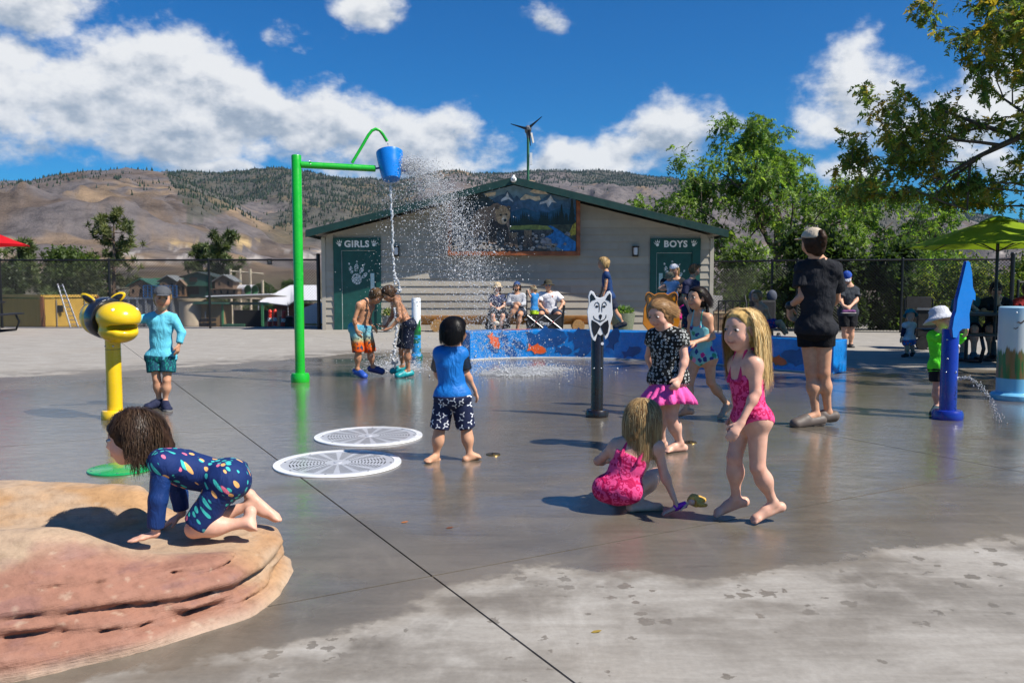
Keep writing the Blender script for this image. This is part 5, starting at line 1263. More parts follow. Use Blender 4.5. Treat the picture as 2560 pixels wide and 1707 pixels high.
sign_face(t, Vector((0, -.062, zB)), (1, 0, 0), (0, 0, 1), 100 * .136 / ppm(8.04), bo, mat('bear_orange', (.55, .19, .004), .3, coat=.4), bl)
# shark fin board
c = G(2386, 1052); c.y += .12; t = thing('shark_sign', 'bright blue leaping fish board on a royal blue spraying post', 'sign', (c.x, c.y, 0)); s_ = ppm(c.y)
post(t, .0715, P(2396, 822, c.y).z, .13, .08, BLUP, [(-2.4, .43), (-1.2, .43), (-2.3, .55), (-2.4, .72)])
fx = lambda x, y: ((1920 + x * .3634 - 2400) / s_, (1.0 * (708.5 - (530 + y * .3634)) / s_ + CAMH))
fo = [fx(*p) for p in [(1333, 338), (1345, 350), (1358, 420), (1366, 520), (1382, 560), (1382, 608), (1368, 600), (1360, 640), (1352, 700), (1356, 760), (1356, 800), (1318, 800), (1300, 820), (1288, 862), (1268, 858), (1262, 800), (1270, 720), (1280, 680), (1285, 600), (1292, 560), (1302, 500), (1316, 410), (1326, 345)]]
O = Vector((P(2400, 760, c.y).x - c.x, -.055, 0)); Xa = Vector((.97, .22, 0)).normalized()
m = MB(); m.prism([(x * 1.55, z) for x, z in fo], O - Xa.cross(Vector((0, 0, 1))) * .035, Xa, (0, 0, 1), .035); m.build('fish_board', BLUP, t, bevel=.008)
m = MB(); m.prism([(x * 1.46 + .004, z) for x, z in fo], O + Xa.cross(Vector((0, 0, 1))) * .002, Xa, (0, 0, 1), .003); m.build('fish_face', CYAP, t)
for z, a in ((.66, -.75), (.37, -.75)):
    m = MB(); d = Vector((math.cos(a), math.sin(a), 0)); m.ball(d * .071 + Vector((0, 0, z)), (.012, .012, .016), 10, 8); m.build('nozzle', WHTP, t, True)
SHK = Vector((c.x, c.y, 0)) + Vector((math.cos(-.75) * .075, math.sin(-.75) * .075, .37))
# painted cylinders
def painted_post(label, u, vb, vt, wpx, bot):
    c = G(u, vb); r_ = wpx / 2 / ppm(c.y); c.y += r_; h = P(u, vt, c.y).z; t = thing('painted_post', label, 'post', (c.x, c.y, 0), group='painted scenery posts')
    if 'painted_scene' not in MATS:
        m_, n, b = base_mat('painted_scene'); co = n.coord('Object'); x, y, z = n.sep(co)
        nz = n.noise(n.map(co, (9, 9, 2.2)), 2.2, 3, .5); zz = n.m('ADD', z, n.m('MULTIPLY', n.m('SUBTRACT', nz, .5), .75))
        lo = n.noise(n.map(co, (1, 1, 2)), 9, 3, .5)
        col = n.mix(n.mr(zz, .58, .60), n.mix(n.mr(lo, .45, .6), (.012, .09, .015), (.02, .30, .03)), (.72, .76, .78))
        col = n.mix(n.mr(z, .385, .38), col, n.mix(n.mr(lo, .5, .58), (.02, .26, .56), (.015, .11, .05)))
        n.put(b.inputs['Base Color'], col); b.inputs['Roughness'].default_value = .35; b.inputs['Coat Weight'].default_value = .3
    post(t, r_, h, r_ * 1.42, .07, MATS['painted_scene'], [(-1.9, h - .06), (-1.2, h - .06)])
    t.children[0].data.materials.clear(); t.children[0].data.materials.append(WHTP)
    return t
painted_post('slim white post painted with grass and water beside the navy shorts boy', 1040, 897, 745, 23, 0)
# the one at the frame edge: cattails, birds
c = G(2556, 1003); r_ = .165; c.y += r_; h = P(2556, 766, c.y).z; t = thing('painted_post', 'wide white post painted with cattails and flying birds', 'post', (c.x, c.y, 0), group='painted scenery posts')
m_, n, b = base_mat('cattail_scene'); co = n.coord('Object'); x, y, z = n.sep(co)
nz = n.noise(n.map(co, (26, 26, 1.2)), 1.6, 3, .5); nz2 = n.noise(n.map(co, (16, 16, 2)), 1.5, 2, .5)
col = n.mix(n.mr(z, .75, 1.0), (.55, .60, .60), (.32, .52, .66)); col = n.mix(n.mr(n.m('ADD', z, n.m('MULTIPLY', nz, .28)), .68, .64), col, n.mix(n.mr(nz2, .42, .56), (.02, .13, .02), (.22, .12, .03))); col = n.mix(n.mr(z, .235, .22), col, n.mix(nz2, (.10, .38, .62), (.20, .50, .70)))
n.put(b.inputs['Base Color'], col); b.inputs['Roughness'].default_value = .35; b.inputs['Coat Weight'].default_value = .3
post(t, r_, h, r_ * 1.32, .075, m_, [(-2.1, h - .06)]); t.children[0].data.materials.clear(); t.children[0].data.materials.append(WHTP)
for (a, z, s) in ((-1.86, h - .155, 1.0), (-2.12, h - .22, .6)):
    m = MB(); d = Vector((math.cos(a), math.sin(a), 0)); X = Vector((-d.y, d.x, 0)); pl = [(-.04, -.01), (-.02, .004), (0, -.006), (.03, .02), (.045, .018), (.012, -.012), (0, -.02), (-.02, -.008)]
    m.prism([(p[0] * s, p[1] * s) for p in pl], d * (r_ - .004) + Vector((0, 0, z)), X, (0, 0, 1), .008); m.build('painted_bird', mat('bird_brown', (.09, .05, .03), .6), t)
# --------------------------------------------------------------- curved blue seat wall
WP = [(1175, 901), (1230, 897.5), (1340, 894.8), (1430, 895.2), (1520, 897.5), (1620, 901.5), (1710, 906), (1786, 911), (1850, 916.5), (1920, 923.5), (2000, 930), (2083, 936)]
wp = [G(*p) for p in WP]
def cr(pts, n=6):
    out = []
    for i in range(len(pts) - 1):
        p0, p1, p2, p3 = pts[max(0, i - 1)], pts[i], pts[i + 1], pts[min(len(pts) - 1, i + 2)]
        for k in range(n):
            t_ = k / n; out.append(.5 * ((2 * p1) + (p2 - p0) * t_ + (2 * p0 - 5 * p1 + 4 * p2 - p3) * t_ ** 2 + (3 * p1 - p0 - 3 * p2 + p3) * t_ ** 3))
    out.append(pts[-1]); return out
wf = cr(wp); WH = .452; TH = .50
wn = []
for i in range(len(wf)):
    d = (wf[min(i + 1, len(wf) - 1)] - wf[max(i - 1, 0)]).normalized(); wn.append(Vector((-d.y, d.x, 0)))
WBLUE = paintm('wall_blue', (.005, .21, .62), .3, .14); WTOP = paintm('wall_top_blue', (.02, .28, .68), .3, .1)
base = wf[len(wf) // 2]; t = thing('seat_wall', 'curved bright blue concrete seat wall painted with orange and navy fish', 'seat wall', (base.x, base.y, 0))
m = MB(); V = []
for p, n_ in zip(wf, wn): V += [p, p + Vector((0, 0, WH)), p + n_ * TH + Vector((0, 0, WH)), p + n_ * TH]
Fs = []
for i in range(len(wf) - 1):
    a = 4 * i; b_ = a + 4
    for j in range(4): j2 = (j + 1) % 4; Fs.append((a + j, a + j2, b_ + j2, b_ + j)[::-1])
Fs += [(0, 1, 2, 3), tuple(4 * (len(wf) - 1) + j for j in (3, 2, 1, 0))]; m.add(V, Fs); m.build('wall', WBLUE, t, world=True, bevel=.012)
m = MB(); V = []
for p, n_ in zip(wf, wn): V += [p - n_ * .02 + Vector((0, 0, .002)), p - n_ * .012 + Vector((0, 0, .022)), p + n_ * .01 + Vector((0, 0, .022))]
Fs = []
for i in range(len(wf) - 1):
    for j in range(2): a = 3 * i + j; Fs.append((a + 1, a, a + 3, a + 4)[::-1])
m.add(V, Fs); m.build('base_trim', mat('grey_caulk', (.42, .43, .43), .7), t, world=True)
def proj_u(p): return CU + F * p.x / (p.y * cp + (CAMH - p.z) * sp)
wu = np.array([proj_u(p) for p in wf])
def on_wall(u, v, lift):
    i = int(np.clip(np.searchsorted(wu, u) - 1, 0, len(wf) - 2)); f = (u - wu[i]) / (wu[i + 1] - wu[i]); p = wf[i].lerp(wf[i + 1], f); n_ = wn[i].lerp(wn[i + 1], f)
    z = P(u, v, p.y).z; return Vector((p.x, p.y, z)) - n_ * lift
FO = [(.5, .0), (.42, .13), (.25, .21), (.05, .24), (-.02, .33), (-.12, .22), (-.25, .12), (-.33, .08), (-.5, .22), (-.44, 0), (-.5, -.2), (-.33, -.07), (-.15, -.17), (-.05, -.27), (.03, -.2), (.25, -.19), (.42, -.11)]
FDARK = paintm('fish_navy', (.006, .075, .27), .35, .2); FORG = paintm('fish_orange', (.72, .10, .012), .35, .15); FHALO = paintm('fish_halo', (.02, .16, .30), .35)
def fish(u, v, L, ang, mt, flip=1, lift=.004, fat=1.0):
    a = math.radians(ang); m = MB(); V = []
    for (x, y) in FO:
        x2 = x * L * flip; y2 = -y * L * fat; V.append(on_wall(u + x2 * math.cos(a) - y2 * math.sin(a), v + x2 * math.sin(a) + y2 * math.cos(a), lift))
    cen = on_wall(u, v, lift); n = len(V); back = [p + (wn[0] * .0) for p in V]
    fs = [(n, i, (i + 1) % n) for i in range(n)]
    m.add(V + [cen], fs if flip > 0 else [f[::-1] for f in fs])
    m.build('painted_fish', mt, t, world=True)
for (u, v, L, ang, fl_) in ((1259, 845, 36, 55, 1), (1297, 862, 38, 30, 1), (1274, 878, 46, 40, 1), (1367, 846, 104, -4, 1), (1233, 874, 30, 30, 1), (1450, 838, 62, -8, 1), (1465, 857, 64, -10, 1), (1409, 876, 44, 8, 1), (1458, 881, 42, -25, 1), (1534, 846, 56, -70, 1), (1580, 880, 50, -20, 1), (1700, 885, 44, -5, 1), (1880, 885, 70, 12, -1), (1990, 895, 80, 15, -1), (2040, 910, 40, 10, -1)):
    fish(u, v, L, ang, FDARK, fl_)
for (u, v, L, ang, fl_) in ((1235, 853, 44, 58, 1), (1342, 873, 48, 12, 1), (1945, 902, 46, 15, 1)):
    fish(u, v, L * 1.16, ang, FHALO, fl_, .006); fish(u, v, L, ang, FORG, fl_, .008)
m = MB()
for i, (s0, d0, s1, d1) in enumerate(((8, .22, 12, .34), (44, .2, 49, .3), (53, .25, 57, .36))):
    a, b_ = wf[s0] + wn[s0] * d0, wf[s1] + wn[s1] * d1; ax = (b_ - a); V = [a + ax * (x + .5) + Vector((-ax.y, ax.x, 0)) * y * .7 + Vector((0, 0, WH + .004)) for x, y in FO]; m.add(V + [(a + b_) / 2 + Vector((0, 0, WH + .004))], [(len(V), k, (k + 1) % len(V)) for k in range(len(V))])
m.build('painted_fish', FORG, t, world=True)
for s0 in (2, 20): m = MB(); m.ball(wf[s0] - wn[s0] * .01 + Vector((0, 0, .06)), .013, 8, 6); m.build('nozzle', CHROME, t, True, world=True)
# --------------------------------------------------------------- drains and ground fittings
GRT = mat('grate_grey', (.42, .43, .46), .4, var=.08, scale=12, coat=.2); PIT = mat('drain_pit', (.012, .012, .014), .8)
for (u, v, lab) in ((845, 1157, 'round grey drain grate with white rim nearest the crawling child'), (922, 1089.5, 'round grey drain grate with white rim touching the first grate')):
    c = G(u, v + 1.5); t = thing('drain_grate', lab, 'drain', (c.x, c.y, 0), random.Random(v).uniform(0, 1), group='round drain grates')
    m = MB(); m.lathe([(.428, .002), (.426, .010), (.378, .012), (.376, .003)], (0, 0, 0), 64); m.f = m.f[:-2]; m.mi = m.mi[:-2]; m.build('rim', WHTP, t, True)
    m = MB(); m.lathe([(.001, .003), (.375, .003)], (0, 0, 0), 48); m.f = m.f[:48]; m.mi = m.mi[:48]; m.build('pit', PIT, t)
    # plate with slots: polar sheet with missing cells
    m = MB(); sec = 16; sub = 6; rings = [.03, .09] + sum([[.09 + .0225 * i + .0085, .09 + .0225 * i + .0225] for i in range(11)], []) + [.375]; na = sec * sub; V = []
    for r_ in rings:
        for a in range(na): th = 2 * math.pi * a / na; V += [(r_ * math.cos(th), r_ * math.sin(th), .0085)]
    fs = []
    for i in range(len(rings) - 1):
        for a in range(na):
            if 1 <= i < len(rings) - 2 and i % 2 == 1 and a % sub in (1, 2, 3, 4): continue
            fs.append((i * na + a, (i + 1) * na + a, (i + 1) * na + (a + 1) % na, i * na + (a + 1) % na))
    m.add(V, fs); m.build('plate', GRT, t)
    m = MB(); m.lathe([(.03, .0085), (.028, .013), (.001, .014)], (0, 0, 0), 16); m.build('hub', GRT, t, True)
    for a in range(8): m = MB(); m.ball((.36 * math.cos(a * .785 + .2), .36 * math.sin(a * .785 + .2), .009), (.008, .008, .003), 8, 4); m.build('screw', mat('dark_screw', (.1, .1, .11), .4, .5), t)
c = G(303, 1173); t = thing('floor_cover', 'round green floor cover plate beside the sandstone rock', 'cover plate', (c.x, c.y, 0)); m = MB(); m.lathe([(.205, .002), (.203, .010), (.195, .012), (.001, .012)], (0, 0, 0), 48); m.build('plate', paintm('floor_green', (.01, .34, .08)), t, True)
for a in range(10): m = MB(); m.ball((.18 * math.cos(a * .628), .18 * math.sin(a * .628), .012), (.007, .007, .003), 8, 4); m.build('screw', CHROME, t)
BRASS = mat('brass', (.20, .13, .04), .35, .9, var=.3)
for (u, v, lab) in ((1233, 1136, 'small brass ground nozzle at the toes of the blue shirt boy'), (1725, 1106, 'small brass ground nozzle behind the pink skirt girl'), (850, 1180, None)):
    if lab is None: continue
    c = G(u, v); t = thing('ground_nozzle', lab, 'nozzle', (c.x, c.y, 0), group='brass ground nozzles'); m = MB(); m.lathe([(.052, .001), (.05, .006), (.04, .007), (.001, .005)], (0, 0, 0), 24); m.build('plate', BRASS, t, True); m = MB(); m.lathe([(.014, .006), (.012, .011), (.001, .011)], (0, 0, 0), 12); m.build('jet', mat('dark_brass', (.06, .04, .02), .4, .8), t, True)
LFC = ((.45, .13, .015), (.16, .05, .02), (.3, .2, .03))
for i, (u, v) in enumerate(((1011, 1306), (1124, 1320), (1490, 1580), (640, 1390))):
    c = G(u, v); m = MB(); m.prism([(-.018, 0), (-.006, .008), (.012, .006), (.02, 0), (.008, -.007), (-.008, -.006)], (c.x, c.y, .003), (1, .2, .12), (-.2, 1, .1), .0012)
    tag(m.build('fallen_leaf', mat('leaf_%d' % i, LFC[i % 3], .7)), ('small orange fallen leaf on the wet floor beside the drain grates', 'dark red fallen leaf on the wet floor', 'yellow fallen leaf on the dry floor', 'red fallen leaf near the end of the rock')[i], 'leaf', 'fallen leaves')

# ================================================================== sandstone rock
def make_rock():
    foot = [(-.965, 3.66), (-.90, 3.48), (-.905, 3.2), (-.96, 2.98), (-1.1, 2.8), (-1.26, 2.67), (-1.42, 2.54), (-2.0, 2.22), (-2.9, 1.95), (-3.5, 2.5), (-3.2, 3.8), (-2.4, 4.0), (-1.8, 4.0), (-1.62, 3.92), (-1.35, 3.76), (-1.12, 3.72)]
    t = thing('sandstone_rock', 'low layered artificial sandstone rock in buff and rust red', 'rock', (-1.9, 3.0, 0))
    res = .0135; X = np.arange(-3.55, -.84, res); Y = np.arange(1.85, 4.08, res); Z = np.arange(-.03, .50, res)
    gx, gy = np.meshgrid(X, Y, indexing='ij')
    sd = poly_sd(gx, gy, foot)
    # top: right end low, ridge along the front left, raised back-left bench, channel between
    along = gx + 1.3
    fr = np.exp(-((poly_sd(gx, gy, foot) + .27) / .15) ** 2)                       # distance band behind the edge
    front = smoothstep(3.55, 2.95, gy + .55 * (gx + 1.2) * 0) * smoothstep(-.92, -1.45, gx)
    top = .175 + .0 * gx
    top = top + .19 * np.exp(-(((gy - (2.86 + .18 * (gx + 1.5))) / .20) ** 2)) * smoothstep(-1.22, -1.62, gx)
    top = top + .035 * np.exp(-(((gy - 3.02) / .16) ** 2)) * smoothstep(-.95, -1.1, gx) * smoothstep(-1.5, -1.25, gx)
    top = top + .115 * smoothstep(3.50, 3.72, gy) * smoothstep(-1.48, -1.72, gx)
    top = top + .02 * smoothstep(-1.75, -2.3, gx)
    top = top + .022 * (fbm(gx * 2.3, gy * 3.1, None, 5, 3) - .5) * 2 + .006 * (fbm(gx * 14, gy * 20, None, 3, 8) - .5) * 2
    # bedding ledges: the edge steps in and out with height, following gently dipping strata
    T3 = Z[None, None, :] + (.10 * gx + .05 * gy + .03 * fbm(gx * 1.7, gy * 1.7, None, 3, 5))[..., None]
    Tb = z_ = None
    prof = 0 * np.interp((T3 * 1.0) % .5, [0, .02, .06, .085, .10, .13, .165, .175, .19, .23, .26, .27, .285, .33, .36, .375, .40, .44, .5], [.0, -.012, -.010, .02, .035, .005, -.012, .03, .012, -.008, .0, .04, .018, -.005, .0, .03, .010, 0, 0]).astype(np.float32)
    z = Z[None, None, :]; bnd = np.array([-1, .0, .075, .135, .205, .255, .33, .42, 1.0]); TT = z + (.045 * (gx + 1.2) + .05 * (fbm(gx * 1.3, gy * 1.3, None, 3, 5) - .5) + .018 * np.sin(gx * 4.3 + gy * 2))[..., None]; ki = np.clip(np.searchsorted(bnd, TT.ravel()).reshape(TT.shape) - 1, 0, len(bnd) - 2); ff = (TT - bnd[ki]) / (bnd[ki + 1] - bnd[ki]); amp = (.5 + fbm(gx * 2.1, gy * 2.1, None, 3, 44))[..., None] * np.array([.0, .05, .085, .05, .08, .045, .05, .03])[ki]; prof = (amp * (1 - np.sqrt(np.clip(1 - (2 * ff - 1) ** 2, 0, 1)))).astype(np.float32)
    zz_ = z + (.035 * np.sin(gx * 5.1) + .02 * np.sin(gx * 11 + gy * 7))[..., None]; slope = .06 * np.clip(zz_ / .085, 0, 1) ** 2 + .02 * np.exp(-((zz_ - .098) / .016) ** 2) + .075 * np.clip((z - .13) / .2, 0, 1)
    wall = sd[..., None] + slope + 1.0 * prof * smoothstep(.0, .06, z) + (.03 * (fbm(gx * 5, gy * 5, None, 4, 12) - .5))[..., None]
    toe = sd[..., None] - .012 * smoothstep(.03, .0, z)
    a = wall; b = (z - top[..., None]); k = .075
    h = np.maximum(k - np.abs(a - b), 0) / k; f = np.maximum(a, b) + h * h * k * .25
    # long crevices across the front
    for (x0, y0, x1, y1, z0, dp) in ((-1.75, 2.35, -1.15, 2.93, .13, .03), (-2.4, 2.1, -1.35, 2.72, .22, .025)):
        pass
    f = np.maximum(f, -(z + .02)).astype(np.float32)
    V, Q = surface_nets(f, np.array([X[0], Y[0], Z[0]]), res); V = laplace(V, Q, 1, .4)
    # pigment: buff top, rust red front beds, orange wash on the end
    n1 = fbm(V[:, 0] * 3, V[:, 1] * 3, V[:, 2] * 9, 5, 4); n2 = fbm(V[:, 0] * 9, V[:, 1] * 9, V[:, 2] * 30, 4, 6)
    buff = np.array([.42, .30, .20]); red = np.array([.29, .14, .095]); orng = np.array([.42, .22, .09]); pale = np.array([.52, .42, .31]); plum = np.array([.21, .11, .10]); ochre = np.array([.42, .245, .115])
    sdV = poly_sd(V[:, 0].astype(float), V[:, 1].astype(float), foot)
    frontness = smoothstep(-.36, -.18, sdV) * smoothstep(3.3, 3.0, V[:, 1])
    c = buff + (ochre - buff) * smoothstep(.5, .7, n1)[:, None]
    rm = np.clip(frontness * smoothstep(.34, .52, n1 + .25 * frontness - .05), 0, 1); c = c * (1 - rm[:, None]) + red * rm[:, None]
    endm = smoothstep(-1.15, -.98, V[:, 0]) * smoothstep(2.95, 3.25, V[:, 1]) * smoothstep(.35, .6, n1 + .12); c = c * (1 - .75 * endm[:, None]) + orng * .75 * endm[:, None]
    pm = smoothstep(.58, .7, n2) * frontness * .5; c = c * (1 - pm[:, None]) + plum * pm[:, None]
    lowp = smoothstep(.05, .0, V[:, 2]) * .55; c = c * (1 - lowp[:, None]) + pale * lowp[:, None]
    spk = smoothstep(.75, .82, fbm(V[:, 0] * 40, V[:, 1] * 40, V[:, 2] * 40, 2, 15)) * .35; c = c * (1 - spk[:, None]) + pale * spk[:, None]
    me = np_mesh('rock', V - np.array([-1.9, 3.0, 0]), Q, True, c)
    m_, n, b_ = base_mat('painted_sandstone'); co = n.coord('Object')
    n.put(b_.inputs['Base Color'], n.mix(1.0, n.attr('Col', 'Color'), n.ramp(n.noise(co, 26, 6, .65), [(.25, (.72, .70, .68)), (.5, (1, 1, 1)), (.8, (1.18, 1.16, 1.12))]), 'MULTIPLY'))
    n.put(b_.inputs['Roughness'], n.mr(n.noise(co, 3, 4), .4, .65, .5, .85)); b_.inputs['Specular IOR Level'].default_value = .35
    st = n.noise(n.map(co, (1.2, 1.2, 16)), 3.2, 6, .65, .5)
    crk = n.vor(n.vm('ADD', n.map(co, (1, 1, 5.5)), n.vm('SCALE', n.noise(co, 4, 4, out='Color'), scale=.35)), 1.7, 1, 'DISTANCE_TO_EDGE')['Distance']
    gx_, gy_, gz_ = n.sep(co); tl = n.m('ADD', n.m('MULTIPLY', n.m('ADD', gz_, n.m('MULTIPLY', gx_, .16)), 16), n.m('MULTIPLY', n.noise(n.map(co, (1, 1, 2)), 2.4, 4, .6), 3.2)); grv = n.mr(n.m('ABSOLUTE', n.m('SUBTRACT', n.m('FRACT', tl), .5)), .0, .10)
    crk = n.m('MULTIPLY', n.m('MAXIMUM', grv, n.m('GREATER_THAN', n.noise(co, 3.1, 3), .56)), .05)
    n.put(b_.inputs['Normal'], n.bump(n.noise(co, 75, 5, .7), .45, .006, n.bump(st, .6, .014, n.bump(n.mr(crk, 0, .05), .10, .01))))
    link('rock_body', me, m_, t)
    return top, X, Y
ROCKTOP, RX, RY = make_rock()
def rock_z(x, y): return float(ROCKTOP[int(np.clip((x - RX[0]) / .0135, 0, len(RX) - 1)), int(np.clip((y - RY[0]) / .0135, 0, len(RY) - 1))])

# ================================================================== furniture
VARN = mat('varnished_log', (.40, .175, .035), .35, var=.3, scale=5, coat=.4, bump=.08); ENDG = mat('log_end_grain', (.36, .20, .07), .6, var=.3, scale=30)
Yb = 21.15; x0, x1 = P(1051, 790, Yb).x, P(1545, 790, Yb).x; zt = P(1280, 789, Yb).z
t = thing('log_bench', 'long varnished half log bench against the washroom wall', 'bench', ((x0 + x1) / 2, Yb + .15, 0)); L = x1 - x0; n_ = 14; m = MB(); V = []; rr = random.Random(2); seg = 14
for i in range(n_ + 1):
    x = -L / 2 + L * i / n_; r_ = .235 + rr.uniform(-.012, .012)
    for k in range(seg + 1): a = math.pi + math.pi * k / seg; V.append((x, r_ * math.cos(a), zt + max(r_ * math.sin(a) * 1.0, -.24)))
Fs = []
for i in range(n_):
    for k in range(seg): a = i * (seg + 1) + k; Fs.append((a, a + 1, a + seg + 2, a + seg + 1)[::-1])
    Fs.append((i * (seg + 1), (i + 1) * (seg + 1), (i + 1) * (seg + 1) + seg, i * (seg + 1) + seg)[::-1])
Fs += [tuple(range(seg + 1)), tuple(range(n_ * (seg + 1), (n_ + 1) * (seg + 1)))[::-1]]; m.add(V, Fs); m.build('seat', VARN, t, True)
for u in (1093, 1445):
    x = P(u, 815, Yb).x - (x0 + x1) / 2; m = MB(); m.lathe([(.155, -.32), (.155, .32)], (x, -.02, .155), 20, Matrix.Rotation(math.pi / 2, 3, 'X')); m.build('support_log', ENDG, t, True)
def planter(label, u, vb, vt, w, Y, col, seed, flow):
    c = P(u, vb, Y); h = P(u, vt, Y).z; t = thing('planter', label, 'planter', (c.x, Y, 0)); m = MB(); m.lathe([(w * .38, .0), (w * .46, h * .55), (w * .5, h * .93), (w * .5, h), (w * .45, h), (w * .42, h * .85), (.001, h * .85)], (0, 0, 0), 22); m.build('pot', col, t, True)
    r = np.random.default_rng(seed); n = 900; d = unit(r.normal(size=(n, 3)) + np.array([0, 0, .55])); C = np.array([0, 0, h]) + d * np.array([w * .42, w * .42, .13]) * r.uniform(.2, 1, (n, 1)); U = unit(d + r.normal(size=(n, 3)) * .5); Vv = unit(np.cross(U, r.normal(size=(n, 3)))); K = np.array(flow)[r.integers(len(flow), size=n)] * r.uniform(.6, 1.4, (n, 1))
    link('plant', leaf_mesh('plant', C, U, Vv, r.uniform(.06, .13, n), r.uniform(.02, .04, n), K), LEAF, t)
planter('woven green planter full of leafy plants beside the bench end', 1557, 822, 782, .60, 20.6, mat('woven_green', (.15, .17, .11), .8, var=.3, scale=40, bump=.6, bscale=50), 3, ((.07, .14, .03), (.10, .19, .05), (.30, .36, .26)))
planter('grey pot with flowers between the two shirtless boys', 972, 820, 788, .34, 21.0, mat('grey_pot', (.22, .22, .21), .8), 4, ((.06, .12, .03), (.09, .17, .04), (.55, .5, .35)))
# folding wagon
Yw = 20.1; xa, xb = P(1318, 800, Yw).x, P(1402, 800, Yw).x; t = thing('folding_wagon', 'black folding wagon with red knobs in front of the bench', 'wagon', ((xa + xb) / 2, Yw, 0)); w = xb - xa; z0, z1 = P(1360, 822, Yw).z, P(1360, 787, Yw).z; z0 = .14
CAN = mat('black_canvas', (.014, .014, .016), .8, var=.2, bump=.2)
m = MB(); d = .48; 
for (a, b_) in (((-w / 2, -d / 2), (w / 2, -d / 2)), ((w / 2, -d / 2), (w / 2, d / 2)), ((w / 2, d / 2), (-w / 2, d / 2)), ((-w / 2, d / 2), (-w / 2, -d / 2))): m.bar((a[0], a[1], (z0 + z1) / 2), (b_[0], b_[1], (z0 + z1) / 2), .02, z1 - z0)
m.box((0, 0, z0 + .01), (w - .03, d - .03, .02)); m.build('canvas_tub', CAN, t)
for s in (-1, 1):
    for q in (0, 1):
        m = MB(); xm = w * .25 * (1 if q else -1); m.tube([(xm - w * .25, s * (d / 2 + .015), z0 if True else z1), (xm + w * .25, s * (d / 2 + .015), z1)], .009, 6); m.tube([(xm - w * .25, s * (d / 2 + .022), z1), (xm + w * .25, s * (d / 2 + .022), z0)], .009, 6); m.build('cross_brace', STEEL, t, True)
        m = MB(); m.ball((xm, s * (d / 2 + .03), (z0 + z1) / 2), .02, 8, 6); m.build('red_knob', mat('red_plastic', (.5, .01, .015), .4), t, True)
for sx in (-1, 1):
    for sy in (-1, 1):
        m = MB(); m.lathe([(.03, -.028), (.085, -.028), (.09, -.02), (.09, .02), (.085, .028), (.03, .028)], (sx * (w / 2 - .08), sy * (d / 2 + .01), .09), 18, Matrix.Rotation(math.pi / 2, 3, 'X')); m.build('wheel', BLACKP, t, True)
        m = MB(); m.tube([(sx * w / 2, sy * d / 2, .1), (sx * w / 2, sy * d / 2, z1 + .02)], .012, 8); m.build('corner_post', BLACKM, t, True)
hx = P(1408, 780, Yw).x - (xa + xb) / 2; m = MB(); zz = P(1408, 764, Yw).z; m.tube([(hx - .03, -.2, z0), (hx, -.2, z1), (hx + .02, -.2, zz), (hx + .02, .2, zz), (hx, .2, z1), (hx - .03, .2, z0)], .016, 8); m.build('push_handle', BLACKP, t, True)
hx = P(1317, 750, Yw).x - (xa + xb) / 2; m = MB(); zz = P(1317, 726, Yw).z; m.tube([(hx, -.15, z0), (hx, -.15, zz), (hx, .15, zz), (hx, .15, z0)], .014, 8); m.build('front_handle', BLACKP, t, True)
text_mesh('Timz', .12, 'letters', mat('pale_grey_print', (.55, .57, .6), .6), t, (.0, -d / 2 - .0125, (z0 + z1) / 2 - .03), th=.001, bold=.003)
# umbrellas
def umbrella(name, label, base, zpk, zrim, R, fabric, n=8, rot=0.0, inner=None, polem=None, zfoot=0.0):
    t = thing(name, label, 'umbrella', (base[0], base[1], zfoot)); zpk -= zfoot; zrim -= zfoot; rings = [(.0, zpk), (.18, zpk - .04), (.5, zpk - (zpk - zrim) * .44), (.8, zpk - (zpk - zrim) * .78), (1, zrim)]; m = MB(); V = [(0, 0, zpk)]; sub = 4; na = n * sub
    for (f, z) in rings[1:]:
        for k in range(na):
            a = rot + 2 * math.pi * k / na; q = (k % sub) / sub; sag = math.sin(math.pi * q); rr_ = R * f * (1 - (1 - math.cos(math.pi / n)) * sag); V.append((rr_ * math.cos(a), rr_ * math.sin(a), z - .035 * sag * f + .05 * sag * (f == 1)))
    fs = [(0, 1 + k, 1 + (k + 1) % na) for k in range(na)]
    for i in range(3):
        for k in range(na): a = 1 + i * na; fs.append((a + k, a + na + k, a + na + (k + 1) % na, a + (k + 1) % na))
    m.add(V, fs); m.build('canopy', fabric, t, True)
    m = MB(); m.lathe([(R * .2, zpk - .035), (R * .1, zpk + .03), (.02, zpk + .06), (.001, zpk + .07)], (0, 0, 0), n * 2); m.f = [f for f in m.f if len(f) < 6]; m.mi = m.mi[:len(m.f)]; m.build('vent_cap', fabric, t, True)
    for k in range(n):
        a = rot + 2 * math.pi * k / n; d_ = Vector((math.cos(a), math.sin(a), 0)); mb = MB(); mb.tube([(0, 0, zpk - .06)] + [d_ * (R * f) + Vector((0, 0, z - .02)) for f, z in rings[2:]], .008, 5); mb.tube([(0, 0, zpk - .5), d_ * R * .5 + Vector((0, 0, rings[2][1] - .03))], .007, 5); mb.build('rib', BLACKM, t, True)
    m = MB(); m.tube([(0, 0, .0), (0, 0, zpk)], .024, 12); m.build('pole', polem or BLACKM, t, True)
    m = MB(); m.lathe([(.27, .0), (.27, .05), (.05, .09), (.035, .3)], (0, 0, 0), 20); m.build('base', BLACKM, t, True)
    return t
YU = 13.2
bu = P(2491, 700, YU); LIME = leaf_mat('lime_canvas', .8, .30); LIME.node_tree.nodes['Principled BSDF'].inputs['Base Color'].default_value = (1, 1, 1, 1)
